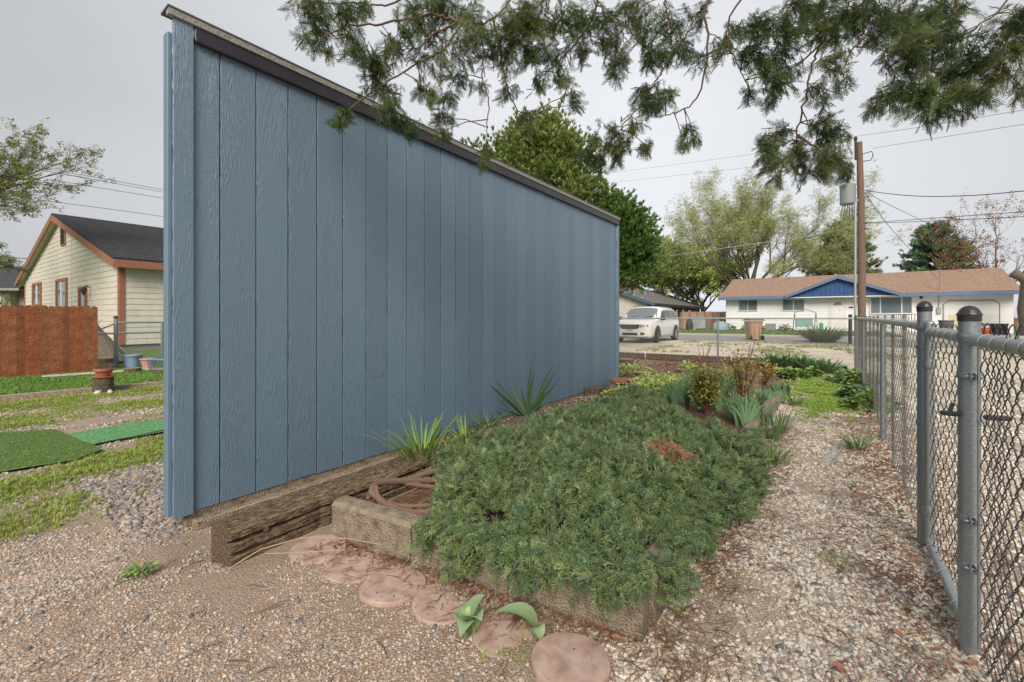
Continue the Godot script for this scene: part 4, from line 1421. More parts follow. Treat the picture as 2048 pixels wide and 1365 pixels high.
# one flat, lacy juniper spray growing along +y
func spray_mesh(sd: int, nb: int, ln: float, wid: float, flat_k: float, sub: int, m: Material) -> ArrayMesh:
	var r := RandomNumberGenerator.new()
	r.seed = sd
	var g := Geo.new()
	var cone := func(a: Vector3, b: Vector3, w: float) -> void:
		var d := (b - a).normalized()
		var x := d.cross(Vector3(0.3, 0.2, 1.0)).normalized()
		var z := d.cross(x)
		var p := []
		for k in 3:
			var q := TAU * k / 3.0 + 0.5
			p.append(a + (x * cos(q) + z * sin(q)) * w)
		for k in 3: g.face([p[k], p[(k + 1) % 3], b], p[k] + p[(k + 1) % 3] - a * 2.0)
	var stem := []
	var bend := Vector3(r.randf_range(-0.12, 0.12), 0, r.randf_range(-0.12, 0.12))
	for i in 5:
		var t := i / 4.0
		stem.append(Vector3(0, t * ln, 0) + bend * t * t * ln)
	g.col = Color(0.75, 0.62, 0.5)
	g.tube(stem, [wid * 0.8, wid * 0.7, wid * 0.6, wid * 0.5, wid * 0.3], 3, false)
	for i in nb:
		var t := 0.1 + 0.9 * float(i) / nb
		var o: Vector3 = Vector3(0, t * ln, 0) + bend * t * t * ln
		var s := 1.0 if i % 2 else -1.0
		var l2 := ln * (0.5 - 0.3 * t) * r.randf_range(0.75, 1.2)
		var d := Vector3(s * r.randf_range(0.6, 0.9), r.randf_range(0.55, 0.9), r.randf_range(-1, 1) * flat_k).normalized()
		var k := r.randf_range(0.8, 1.15)
		g.col = Color(k, k, k * r.randf_range(0.85, 1.1))
		cone.call(o, o + d * l2, wid)
		for j in sub:
			var u := (j + 0.8) / (sub + 0.6)
			var o2 := o + d * l2 * u
			var s2 := 1.0 if j % 2 else -1.0
			var sd2 := Vector3(d.y * s2, -d.x * s2, 0)
			var d2 := (d * 0.8 + sd2 * 0.75 + Vector3(0, 0, r.randf_range(-1, 1) * flat_k)).normalized()
			cone.call(o2, o2 + d2 * l2 * r.randf_range(0.3, 0.5), wid * 0.85)
	g.col = Color(1.05, 1.05, 1.0)
	cone.call(stem[4], stem[4] + Vector3(0, ln * 0.14, 0), wid)
	return g.mesh(m)

# top of the juniper mound at x, d (0 where there is none)
func mound(x: float, d: float) -> float:
	var xr := lerpf(-0.58, -0.32, smoothstep(1.75, 2.9, d))
	var fx := smoothstep(-2.24, -1.92, x) * (1.0 - smoothstep(xr - 0.2, xr, x))
	var front := 1.44 + (x + 2.12) * 0.1
	# the sprays thin out at the corner nearest the bare stems
	front += 0.62 * smoothstep(-1.45, -2.05, x)
	# the far rim runs aslant, from the kerb back toward the wall
	var back := 3.75 + (-0.6 - x) * 1.36
	var fd := smoothstep(front - 0.05, front + 0.22, d) * (1.0 - smoothstep(back - 0.25, back + 0.15, d))
	var k := gn.get_noise_2d(x * 2.2, d * 2.2)
	var k2 := gn3.get_noise_2d(x * 1.7, d * 1.7)
	return sqrt(fx * fd) * (0.19 + 0.06 * k + 0.05 * k2 - 0.03 * smoothstep(2.5, 4.5, d))

func soil_y(x: float, d: float) -> float:
	var y := 0.11 if x > -2.12 else lerpf(-0.02, 0.05, smoothstep(1.5, 3.5, d))
	return y + 0.02 * gn3.get_noise_2d(x * 2, d * 2)

func juniper_bed() -> void:
	# concrete border of the bed: rough cast blocks, some cracked
	var t := thing("bed_border", "weathered concrete border holding the raised juniper bed", "border", Vector3.ZERO)
	var fl := Vector2(-2.14, 1.39)
	var fr := Vector2(-0.54, 1.56)
	var segs := [[0.0, 0.335, 0.185], [0.34, 0.66, 0.2], [0.664, 1.0, 0.215]]
	for s in segs:
		var a := fl.lerp(fr, s[0])
		var b := fl.lerp(fr, s[1])
		var g := Geo.new()
		rough_block(g, a, b, 0.11, s[2])
		part(t, "block", g, M.old_concrete)
	var bd := 1.66
	while bd < 6.9:
		var e: float = bd + [1.02, 1.3, 1.16, 1.24][int(bd) % 4]
		var g := Geo.new()
		var o := rf(-0.012, 0.012)
		rough_block(g, Vector2(-0.645 + o, bd), Vector2(-0.66 + o, e - 0.012), 0.1, 0.2 - bd * 0.008)
		part(t, "block", g, M.old_concrete if bd < 2.6 else M.concrete)
		bd = e
	# cross kerb at the back of the juniper
	var gk := Geo.new()
	rough_block(gk, Vector2(-1.98, 6.05), Vector2(-1.2, 6.08), 0.1, 0.12)
	part(t, "block", gk, M.concrete)
	# soil of the bed
	var so := Geo.new()
	so.col = Color(0.12, 0.075, 0.05)
	var n := 26
	for j in 40:
		for i in n:
			var x := -2.88 + (2.3) * i / (n - 1)
			var dd := 1.56 + 5.5 * j / 39.0
			so.col = jit(Color(0.2, 0.125, 0.085), 0.2)
			so.vert(Vector3(x, soil_y(x, dd), -dd), Vector3.UP)
	for j in 39:
		for i in n - 1:
			var a := j * n + i
			so.idx.append_array([a, a + n, a + 1, a + 1, a + n, a + n + 1])
	var sm: StandardMaterial3D = M.ground.duplicate()
	setting("bed_soil", so, sm)
	# creeping juniper: woody limbs and thousands of short sprays over the mound
	var ju := thing("creeping_juniper", "low spreading blue-green juniper spilling over its concrete bed", "shrub", Vector3(-1.4, 0.1, -3.0))
	var off := -ju.position
	var g := Geo.new()
	for i in 60:
		var a := rf(0, TAU)
		var L := rf(0.5, 1.7)
		var p := []
		var o := Vector3(-1.5 + rf(-0.3, 0.3), 0.12, -2.9 + rf(-0.5, 0.5))
		for k in 7:
			var u := k / 6.0
			var q := o + Vector3(cos(a) * L * 0.62, 0, sin(a) * L * 1.2) * u
			var hh := mound(q.x, -q.z)
			if hh < 0.05 and k > 1: break
			q.y = 0.1 + hh * (0.35 + 0.4 * u) + rf(-0.02, 0.02)
			p.append(q + off)
		if p.size() > 2: g.tube(p, 0.011, 5)
	part(ju, "branches", g, M.vine)
	var ms := []
	var bins := []
	for k in 4:
		ms.append(spray_mesh(500 + k, 11, 0.056, 0.0024, 0.65, 3, M.needle))
		bins.append([[], []])
	var cols := [Color(0.165, 0.255, 0.105), Color(0.145, 0.23, 0.12), Color(0.215, 0.29, 0.11), Color(0.11, 0.18, 0.095), Color(0.29, 0.37, 0.175)]
	var lump := fnl(520, 4.2, 2)
	var crimp := fnl(521, 9.5, 1)
	var num := 0
	for i in 115000:
		var x := rf(-2.3, -0.3)
		var d := rf(1.3, 5.6)
		var h := mound(x, d)
		if h < 0.05: continue
		var lm := lump.get_noise_2d(x, d) + 0.45 * crimp.get_noise_2d(x, d)
		# open hollows between tufts
		if lm < -0.24: continue
		var e := 0.03
		var nn := Vector3(mound(x - e, d) - mound(x + e, d), 2 * e, mound(x, d + e) - mound(x, d - e)).normalized()
		# steep rims carry as many sprays per face as the top does
		if rng.randf() > clampf(0.4 / maxf(nn.y, 0.2), 0.0, 1.0): continue
		var dir := (nn * 0.75 + rdir() * 0.75 + Vector3(0.1, 0.28, 0.1)).normalized()
		var deep := rng.randf() * rng.randf()
		var y := 0.09 + h * (1.0 - 0.55 * deep) + lm * 0.13 - 0.045
		var s := rf(0.65, 1.35)
		var k := rng.randi() % 4
		bins[k][0].append(Transform3D(aim(dir, rf(0, TAU)).scaled(Vector3.ONE * s), Vector3(x, y, -d) + off))
		bins[k][1].append(jit(cols[rng.randi() % 5], 0.22))
		num += 1
	# longer shoots that fan outward from the middle
	for i in 1500:
		var x := rf(-2.2, -0.35)
		var d := rf(1.45, 5.4)
		var h := mound(x, d)
		if h < 0.1: continue
		var away := Vector3(x + 1.45, 0, -d + 2.7).normalized()
		var k := rng.randi() % 4
		var dir := (away + Vector3(0, rf(0.15, 0.7), 0) + rdir() * 0.35).normalized()
		bins[k][0].append(Transform3D(aim(dir, rf(0, TAU)).scaled(Vector3(1.1, rf(1.2, 1.7), 1.1)), Vector3(x, 0.045 + h + lump.get_noise_2d(x, d) * 0.12, -d) + off))
		bins[k][1].append(jit(cols[[0, 2, 4][i % 3]], 0.2))
	# trailing ends over the front and right rims
	for i in 3600:
		var u := rng.randf()
		var p := Vector3.ZERO
		var out := Vector3.ZERO
		if i % 2:
			var q := Vector2(-1.5, 1.455).lerp(fr, u)
			p = Vector3(q.x, 0.25, -q.y - rf(0, 0.1)); out = Vector3(0.1, 0, 1)
		else:
			p = Vector3(-0.56, 0.24, -lerpf(1.68, 4.2, u)); out = Vector3(1, 0, 0.1)
		var cl := gn.get_noise_2d(u * 6.0 + (0 if i % 2 else 50), 3.0)
		if cl < -0.3: continue
		var dr := rf(0, 0.13) * clampf(0.55 + cl * 2.0, 0.15, 1.3)
		p += out * rf(-0.04, 0.09) * (1.0 + dr * 2.0) + Vector3(0, -dr, 0)
		var k := rng.randi() % 4
		bins[k][0].append(Transform3D(aim((out + rdir() * 0.8 + Vector3(0, -0.1, 0)).normalized(), rf(0, TAU)).scaled(Vector3.ONE * rf(0.7, 1.15)), p + off))
		bins[k][1].append(jit(cols[rng.randi() % 5], 0.22))
	for k in 4:
		copies(ju, "foliage", ms[k], bins[k][0], bins[k][1]).set_meta("kind", "stuff")
	print("  juniper sprays ", num)
	# a dead, pink-brown tuft on the mound
	var dx := []
	var dc := []
	for i in 260:
		var x := -0.8 + rng.randfn() * 0.065
		var d := 2.8 + rng.randfn() * 0.04 + (x + 0.8) * 0.5
		dx.append(Transform3D(aim((Vector3.UP + rdir() * 0.7).normalized(), rf(0, TAU)).scaled(Vector3.ONE * rf(0.5, 0.85)), Vector3(x, 0.09 + mound(x, d) + lump.get_noise_2d(x, d) * 0.08, -d) + off))
		dc.append(jit(Color(0.5, 0.24, 0.16), 0.2))
	copies(ju, "dead_foliage", ms[1], dx, dc).set_meta("kind", "stuff")
	# a few bleached grass and straw wisps caught in it
	var st := Geo.new()
	for i in 26:
		var x := rf(-2.0, -0.6)
		var d := rf(1.8, 4.6)
		var y := 0.1 + mound(x, d)
		var a := rf(0, TAU)
		var v := Vector3(cos(a), 0, sin(a)) * rf(0.05, 0.14)
		st.tube([Vector3(x, y, -d) + off, Vector3(x, y + 0.02, -d) + v * 0.5 + off, Vector3(x, y - 0.01, -d) + v + off], 0.0014, 3, false)
	part(ju, "straw", st, flat(Color(0.4, 0.26, 0.15), 0.9))
	# bare twisted stems at the corner of the bed
	var vi := [
		[Vector3(-2.078, 0.122, -1.654), Vector3(-2.072, 0.183, -1.598), Vector3(-2.119, 0.199, -1.686), Vector3(-2.068, 0.156, -1.906), Vector3(-1.984, 0.109, -2.149), Vector3(-1.883, 0.071, -2.465)],
		[Vector3(-2.062, 0.191, -1.58), Vector3(-1.951, 0.153, -1.585), Vector3(-1.806, 0.136, -1.614), Vector3(-1.696, 0.144, -1.667), Vector3(-1.588, 0.142, -1.817)],
		[Vector3(-2.056, 0.211, -1.609), Vector3(-1.989, 0.171, -1.583), Vector3(-1.885, 0.142, -1.631), Vector3(-1.776, 0.142, -1.709), Vector3(-1.677, 0.128, -1.877)],
		[Vector3(-2.115, 0.157, -1.812), Vector3(-2.09, 0.167, -1.927), Vector3(-2.066, 0.174, -2.03), Vector3(-2.023, 0.179, -2.121), Vector3(-1.967, 0.14, -2.406)],
		[Vector3(-2.111, 0.134, -1.594), Vector3(-2.114, 0.188, -1.641), Vector3(-2.144, 0.195, -1.742), Vector3(-2.103, 0.165, -1.82), Vector3(-1.968, 0.117, -1.977), Vector3(-1.86, 0.079, -2.176)],
	]
	for i in vi.size():
		g = Geo.new()
		var cv := Curve3D.new()
		var P: Array = vi[i]
		for k in P.size():
			var tn: Vector3 = (P[min(k + 1, P.size() - 1)] - P[max(k - 1, 0)]) * 0.17
			cv.add_point(P[k] + off, -tn, tn)
		cv.bake_interval = 0.025
		var bp := []
		var rr := []
		var q := 0
		for p in cv.get_baked_points():
			bp.append(p); rr.append(([0.021, 0.018, 0.013, 0.019, 0.014][i]) * (1.0 + 0.14 * sin(q * 1.3 + i) + 0.08 * sin(q * 2.9)))
			q += 1
		g.tube(bp, rr, 9)
		part(ju, "stem", g, M.vine)

# a cast or stone block with uneven, worn faces between two plan points (x, d)
func rough_block(g: Geo, a: Vector2, b: Vector2, th: float, h: float) -> void:
	var e := (b - a).normalized()
	var nrm := Vector2(-e.y, e.x)
	if nrm.y < 0: nrm = -nrm
	var n: int = max(3, int((b - a).length() / 0.035))
	var prof := [Vector2(0.0, -0.1), Vector2(0.0, 0.03), Vector2(0.004, h * 0.5), Vector2(0.001, h - 0.018), Vector2(0.016, h), Vector2(th * 0.5, h + 0.003), Vector2(th - 0.014, h), Vector2(th, h - 0.016), Vector2(th, -0.1)]
	var m := prof.size()
	var P := []
	for i in n + 1:
		var c := a.lerp(b, float(i) / n)
		for k in m:
			var pr: Vector2 = prof[k]
			var x := c + nrm * pr.x
			var w := 0.009 * gn3.get_noise_3d(x.x * 6, pr.y * 9, x.y * 6) + 0.006 * gn3.get_noise_3d(x.x * 20, pr.y * 20, x.y * 20)
			x -= nrm * w
			P.append(Vector3(x.x, pr.y + (w * 0.5 if pr.y > 0 else 0.0), -x.y))
	var ce := Vector3((a.x + b.x) * 0.5, h * 0.4, -(a.y + b.y) * 0.5) + Vector3(nrm.x, 0, -nrm.y) * th * 0.5
	for i in n:
		for k in m - 1:
			var q := i * m + k
			var mid: Vector3 = (P[q] + P[q + m + 1]) * 0.5
			var cc := ce
			cc.x = mid.x - (mid.x - ce.x) * absf(nrm.x); cc.z = mid.z - (mid.z - ce.z) * absf(nrm.y)
			g.face([P[q], P[q + 1], P[q + m + 1], P[q + m]], mid - cc)
	for i in [0, n]:
		var pts := []
		for k in m: pts.append(P[i * m + k])
		g.face(pts, Vector3(-e.x, 0, e.y) if i == 0 else Vector3(e.x, 0, -e.y))


# strap leaves from one crown; returns the mesh, base at the origin
func straps(nb: int, ln: float, wid: float, lean: float, droop: float, col: Color, sd: int) -> Geo:
	var r := RandomNumberGenerator.new()
	r.seed = sd
	var g := Geo.new()
	for i in nb:
		var a := r.randf() * TAU
		var out := Vector3(cos(a), 0, sin(a))
		var l := ln * r.randf_range(0.6, 1.05)
		var le := lean * r.randf_range(0.15, 1.0)
		var dr := droop * r.randf_range(0.3, 1.0)
		var o := out * 0.02 * nb / 20.0 * r.randf_range(0.2, 1.5) + Vector3(r.randf_range(-1, 1), 0, r.randf_range(-1, 1)) * 0.012
		var k := r.randf_range(0.75, 1.25)
		g.col = Color(col.r * k * r.randf_range(0.9, 1.15), col.g * k, col.b * k)
		var p := []
		var w := []
		for s in 7:
			var u := s / 6.0
			p.append(o + out * l * (le * u + dr * u * u * 0.6) + Vector3(0, l * (u * (1.0 - le * 0.35) - dr * u * u * u * 0.55), 0))
			w.append(wid * (0.75 + 0.25 * sin(u * PI)) * (1.0 - pow(u, 4.0)) + 0.0004)
		g.blade(p, w, Vector3(-out.z, 0, out.x).rotated(Vector3.UP, r.randf_range(-0.4, 0.4)), 0.35)
	return g

# leaves of simple oval shape in a low heap
func leaf_heap(nb: int, rad: float, hgt: float, size: float, cols: Array, sd: int) -> Geo:
	var r := RandomNumberGenerator.new()
	r.seed = sd
	var g := Geo.new()
	for i in nb:
		var a := r.randf() * TAU
		var q := sqrt(r.randf()) * rad
		var y := hgt * (1.0 - pow(q / rad, 2.0)) * r.randf_range(0.4, 1.05) + 0.01
		var o := Vector3(cos(a) * q, y, sin(a) * q)
		var d := Vector3(cos(a) + r.randf_range(-0.8, 0.8), r.randf_range(-0.2, 0.6), sin(a) + r.randf_range(-0.8, 0.8)).normalized()
		var s := size * r.randf_range(0.6, 1.2)
		var c: Color = cols[r.randi() % cols.size()]
		var k := r.randf_range(0.75, 1.25)
		g.col = Color(c.r * k, c.g * k, c.b * k)
		var side := d.cross(Vector3.UP).normalized()
		g.blade([o, o + d * s * 0.35 + Vector3(0, s * 0.08, 0), o + d * s * 0.75 + Vector3(0, s * 0.06, 0), o + d * s - Vector3(0, s * 0.06, 0)], [s * 0.04, s * 0.3, s * 0.26, 0.0008], side, 0.3)
		if i % 3 == 0:
			g.col = Color(c.r * 0.8, c.g * 0.8, c.b * 0.7)
			g.tube([Vector3(o.x * 0.4, 0.0, o.z * 0.4), o], 0.0022, 3, false)
	return g

func garden() -> void:
	# railway sleeper beside the footing: split, notched, weathered
	var t := thing("railway_sleeper", "weathered railway sleeper lying along the shed footing, its end split", "sleeper", Vector3(-2.35, 0, -0.95), 0.03)
	var g := Geo.new()
	var n := 54
	var L := 2.75
	var prof := [Vector2(-0.095, -0.03), Vector2(-0.1, 0.06), Vector2(-0.097, 0.15), Vector2(-0.08, 0.172), Vector2(0.0, 0.178), Vector2(0.07, 0.17), Vector2(0.092, 0.15), Vector2(0.098, 0.122), Vector2(0.07, 0.108), Vector2(0.094, 0.092), Vector2(0.098, 0.06), Vector2(0.075, 0.05), Vector2(0.096, 0.034), Vector2(0.094, -0.03)]
	var P := []
	var m := prof.size()
	for i in n + 1:
		var z := -L * i / n
		for k in m:
			var q: Vector2 = prof[k]
			var w := 0.01 * gn3.get_noise_3d(q.x * 14, q.y * 14, z * 1.3) + 0.004 * gn3.get_noise_3d(q.x * 60, q.y * 60, z * 4)
			var s := 1.0
			# sawn notch with a second one close by
			if q.x > 0.06 and ((i == 9) or (i == 11)): s = 0.86
			# the split gapes at the near end
			if k == 8: s *= lerpf(0.82, 0.97, clampf(i / 9.0, 0, 1)) + 0.1 * gn3.get_noise_1d(z * 3)
			P.append(Vector3(q.x * s + w * signf(q.x), q.y + (w if q.y > 0 else 0.0), z))
	for i in n:
		for k in m - 1:
			var a := i * m + k
			var mid: Vector3 = (P[a] + P[a + m + 1]) * 0.5
			g.face([P[a], P[a + 1], P[a + m + 1], P[a + m]], mid - Vector3(0, 0.07, mid.z))
	for i in [0, n]:
		for k in m - 1:
			g.face([Vector3(0, 0.07, -L * i / n), P[i * m + k], P[i * m + k + 1]], Vector3(0, 0, 1 if i == 0 else -1))
		g.face([Vector3(0, 0.07, -L * i / n), P[i * m + m - 1], P[i * m]], Vector3(0, 0, 1 if i == 0 else -1))
	part(t, "beam", g, M.tie)
	g = Geo.new()
	g.tube([Vector3(0.085, 0.115, -0.16), Vector3(0.1, 0.117, -0.16)], 0.013, 8)
	part(t, "spike_head", g, flat(Color(0.14, 0.08, 0.06), 0.8))
	# round paving stones in a row
	var spots := [[-2.07, 1.27, 0.135, -0.008, "pinkish round stepping stone in the corner between sleeper and bed border, strewn with straw"], [-1.8, 1.29, 0.135, -0.006, "pale pink round stepping stone, second from the sleeper"], [-1.535, 1.29, 0.14, 0.0, "salmon round stepping stone with a clear front rim, third from the sleeper"], [-1.27, 1.335, 0.135, -0.012, "half-buried mossy stepping stone left of the tulip leaves"], [-0.95, 1.335, 0.138, -0.014, "half-buried stepping stone between the two tulips, littered with needles"], [-0.695, 1.315, 0.13, 0.016, "thick round terracotta stepping stone at the bottom edge, nearest the camera"]]
	for s in spots:
		g = Geo.new()
		var r: float = s[2]
		g.lathe([Vector2(r, -0.05), Vector2(r * 1.0, 0.0), Vector2(r * 0.985, 0.008), Vector2(r * 0.95, 0.012), Vector2(r * 0.6, 0.011), Vector2(r * 0.3, 0.013), Vector2(0.0, 0.012)], Vector3.ZERO, 40, true, 0.012)
		var o := solo("stepping_stone", g, M.stone_pink, s[4], "paving stone", Vector3(s[0], gh(s[0], s[1]) + s[3] + 0.004, -s[1]), rf(0, 6), "round stepping stones in front of the bed")
		o.rotation.x = rf(-0.03, 0.03)
		o.rotation.z = rf(-0.03, 0.03)
	# crumbs and clumps of moss on the stones
	var xf := []
	var co := []
	for i in 130:
		var s: Array = spots[i % 6]
		var a := rf(0, TAU)
		var q: float = sqrt(rng.randf()) * s[2] * 0.95
		if s[3] > 0.01 and rng.randf() < 0.8: continue
		xf.append(Transform3D(Basis(Vector3.UP, rf(0, 6)).scaled(Vector3.ONE * rf(0.0012, 0.0042)), Vector3(s[0] + cos(a) * q, gh(s[0], s[1]) + s[3] + 0.019, -s[1] + sin(a) * q)))
		co.append(jit([Color(0.12, 0.08, 0.06), Color(0.2, 0.14, 0.1), Color(0.08, 0.06, 0.05), Color(0.4, 0.36, 0.14)][rng.randi() % 4], 0.2))
	stuff("soil_crumbs", "dark crumbs of soil scattered on the stepping stones", "soil", stone_mesh(77, 0.6, tinted(0.95)), xf, co)
	# tulips: broad grey-green leaves
	tulip(Vector3(-1.07, 0, -1.25), "leafy tulip plant without a flower, beside the half-buried stepping stones", [[-2.7, 0.17, 0.025, 0.4, 0.85], [3.0, 0.16, 0.028, 0.45, 1.0], [-0.9, 0.2, 0.033, 0.2, 0.45], [0.3, 0.2, 0.036, 0.35, 0.8], [1.2, 0.19, 0.032, 0.5, 1.05], [2.0, 0.14, 0.028, 0.3, 0.7], [-1.7, 0.13, 0.024, 0.3, 0.4]], 1.0)
	tulip(Vector3(-0.87, 0.01, -1.38), "single curled tulip leaf at the foot of the bed border", [[2.75, 0.19, 0.03, 0.95, 1.1], [0.5, 0.11, 0.02, 0.4, 1.7]], 1.0)
	# yucca
	var y := thing("yucca", "spiky dark green yucca standing against the blue wall", "plant", Vector3(-2.62, 0.08, -4.0))
	var ya := [[-0.95, 0.5], [-0.8, 0.62], [-0.62, 0.66], [-0.45, 0.5], [-0.2, 0.36], [0.05, 0.66], [0.12, 0.55], [0.42, 0.7], [0.5, 0.66], [0.62, 0.55], [0.35, 0.4], [-1.2, 0.36], [-1.35, 0.45], [0.85, 0.3]]
	for k in ya.size():
		g = Geo.new()
		var a: float = ya[k][0]
		var l: float = ya[k][1] * 1.0
		var dep := rf(-0.35, 0.45)
		var d := Vector3(sin(a) * 0.82 + dep * 0.3, cos(a), -sin(a) * 0.58 + dep * 0.55).normalized()
		var p := []
		var w := []
		for s in 6:
			var u := s / 5.0
			p.append(Vector3(rf(-0.01, 0.01), 0, 0) + d * l * u - Vector3(0, 0.05 * l * u * u, 0))
			w.append(0.02 * (1.0 - pow(u, 2.2)) + 0.0006)
		var c := jit(Color(0.075, 0.135, 0.06), 0.2)
		g.col = c
		g.blade(p, w, Vector3(0.83, 0, -0.55).rotated(Vector3.UP, rf(-0.7, 0.7)), 0.4)
		part(y, "leaf", g, M.leaf)
	# tufts of strap leaves
	var tufts := [
		[Vector3(-2.42, 0.1, -2.3), 90, 0.44, 0.0055, 0.7, 0.6, Color(0.17, 0.3, 0.055), "fresh green grass tuft between the wall and the bare juniper stems", "grass tuft"],
		[Vector3(-2.4, 0.1, -2.75), 50, 0.36, 0.005, 0.8, 0.7, Color(0.16, 0.28, 0.06), "second, smaller grass tuft behind the bare juniper stems", "grass tuft"],
		[Vector3(-2.6, 0.08, -3.3), 36, 0.34, 0.005, 1.0, 0.7, Color(0.12, 0.2, 0.08), "flattened dark grass tuft in front of the yucca", "grass tuft"],
		[Vector3(-0.376, 0, -4.053), 60, 0.26, 0.004, 0.7, 0.6, Color(0.16, 0.26, 0.075), "grassy tuft at the right rim of the juniper, half way along", "grass tuft"],
		[Vector3(-0.441, 0, -4.889), 46, 0.32, 0.0045, 0.55, 0.4, Color(0.14, 0.24, 0.08), "upright grassy tuft beside the concrete kerb of the bed", "grass tuft"],
		[Vector3(-0.415, 0, -5.175), 40, 0.34, 0.0045, 0.5, 0.35, Color(0.13, 0.22, 0.09), "taller dark grassy tuft next to the concrete kerb", "grass tuft"],
		[Vector3(0.186, 0, -4.903), 44, 0.23, 0.0042, 0.7, 0.55, Color(0.13, 0.24, 0.08), "lone tuft of narrow leaves in the path by the fence", "grass tuft"],
		[Vector3(-0.387, 0, -6.924), 40, 0.26, 0.006, 0.8, 0.8, Color(0.18, 0.3, 0.1), "drooping grassy tuft at the back end of the kerb", "grass tuft"],
	]
	for k in tufts.size():
		var s: Array = tufts[k]
		solo("grass_tuft", straps(s[1], s[2], s[3], s[4], s[5], s[6], 700 + k), M.leaf, s[7], s[8], s[0], rf(0, 6), "tufts of strap leaves along path and wall")
	# irises: grey-green fans in the bed behind the juniper
	var ir := [[1345, 800, 0.34], [1372, 795, 0.36], [1405, 815, 0.42], [1425, 798, 0.42], [1385, 775, 0.36], [1440, 770, 0.36], [1465, 775, 0.36], [1500, 800, 0.26], [1510, 835, 0.3], [1525, 805, 0.22], [1485, 840, 0.38], [1455, 800, 0.38], [1540, 795, 0.2], [1550, 780, 0.2]]
	var irp := [Vector3(-1.57, 0.08, -5.588), Vector3(-1.487, 0.08, -5.882), Vector3(-1.155, 0.08, -5.327), Vector3(-1.191, 0.08, -6.091), Vector3(-1.653, 0.08, -6.897), Vector3(-1.344, 0.08, -7.226), Vector3(-1.154, 0.08, -7.088), Vector3(-0.785, 0.08, -5.785), Vector3(-0.62, 0.08, -5.128), Vector3(-0.659, 0.08, -6.012), Vector3(-0.717, 0.08, -4.956), Vector3(-1.027, 0.08, -5.972), Vector3(-0.644, 0.08, -6.644), Vector3(-0.617, 0.08, -7.312)]
	var wh := ["nearest the brick pile", "second from the brick pile", "in front of the yellow-green rose", "behind the yellow-green rose", "at the back left of the flower bed", "at the back of the flower bed, centre", "just behind the red-tipped rose", "right of the red-tipped rose", "at the kerb, nearest the juniper", "between the red-tipped rose and the kerb", "at the foot of the red-tipped rose", "between the two roses", "at the right end of the flower bed", "farthest right in the flower bed"]
	for k in irp.size():
		var fan := iris_fan(ir[k][2], 800 + k)
		solo("iris", fan, M.leaf, "fan of grey-green iris leaves " + wh[k], "iris", irp[k], rf(0, 6), "irises in the flower bed")
	# daylily-like clumps at the far end
	var dl := [Vector3(-1.076, 0, -11.609), Vector3(-0.787, 0, -11.578), Vector3(-0.553, 0, -11.516), Vector3(-0.279, 0, -11.281), Vector3(-0.025, 0, -11.257)]
	var dw := ["leftmost, by the far fence", "second from left, by the far fence", "middle one, by the far fence", "second from right, by the far fence", "rightmost, toward the fence corner"]
	for k in 5:
		solo("daylily", straps(70, 0.66 - k * 0.05, 0.017, 0.8, 0.75, Color(0.17, 0.29, 0.12), 840 + k), M.leaf, "arching green daylily clump, " + dw[k], "daylily", dl[k], rf(0, 6), "daylilies at the far end of the garden")
	# broad-leaved plants by the fence
	var bp := [Vector3(-0.562, 0, -10.046), Vector3(-0.305, 0, -10.674), Vector3(0.267, 0, -9.989), Vector3(0.405, 0, -9.585), Vector3(0.401, 0, -7.17), Vector3(0.336, 0, -7.959), Vector3(-0.827, 0, -10.305)]
	var bs := [0.16, 0.13, 0.3, 0.3, 0.26, 0.2, 0.14]
	var bl := ["low leafy plant before the daylilies, on the left", "low leafy plant before the daylilies, on the right", "bushy leafy plant at the fence, farthest back", "bushy leafy plant at the fence post", "broad-leaved plant at the fence, nearest", "dark leafy plant left of the nearest broad-leaved one", "small leafy plant at the left foot of the daylilies"]
	for k in bp.size():
		solo("leafy_plant", leaf_heap(120, bs[k], bs[k] * 0.85, 0.13, [Color(0.2, 0.34, 0.06), Color(0.27, 0.4, 0.09), Color(0.13, 0.25, 0.06)] if k != 5 else [Color(0.07, 0.15, 0.06), Color(0.1, 0.2, 0.07)], 860 + k), M.leaf, bl[k], "plant", bp[k], rf(0, 6), "leafy plants at the far end of the path")
	# lime ground cover
	var gc := [Vector3(-2.244, 0.06, -6.575), Vector3(-1.97, 0.06, -6.399), Vector3(-1.858, 0.06, -6.739), Vector3(-2.294, 0.06, -7.194), Vector3(-2.13, 0.06, -7.441), Vector3(-1.824, 0.06, -7.156), Vector3(-2.131, 0.06, -6.042), Vector3(-3.262, 0.06, -8.675), Vector3(-1.673, 0.06, -7.444)]
	var gl := ["nearest the brick pile", "in front, left of the irises", "left of the first iris", "behind, by the stump", "behind, in the middle", "at the irises' feet", "closest to the juniper", "in the mulch behind the stump", "under the irises"]
	for k in gc.size():
		solo("lime_groundcover", leaf_heap(520, 0.5, 0.17, 0.055, [Color(0.42, 0.5, 0.14), Color(0.5, 0.56, 0.19), Color(0.34, 0.44, 0.12)], 880 + k), M.leaf, "lime-green feathery ground cover, " + gl[k], "plant", gc[k], rf(0, 6), "lime-green ground cover patches")
	solo("leafy_plant", leaf_heap(70, 0.16, 0.16, 0.1, [Color(0.32, 0.5, 0.1), Color(0.4, 0.55, 0.15)], 871), M.leaf, "bright green seedling alone in the brown mulch", "plant", Vector3(-2.52, 0, -10.128), 0.0, "leafy plants at the far end of the path")
	solo("leafy_plant", leaf_heap(40, 0.05, 0.035, 0.035, [Color(0.2, 0.34, 0.08), Color(0.28, 0.42, 0.1)], 872), M.leaf, "small leafy weed rosette alone in the gravel, bottom left", "plant", Vector3(-2.513, 0, -0.69), 0.0)
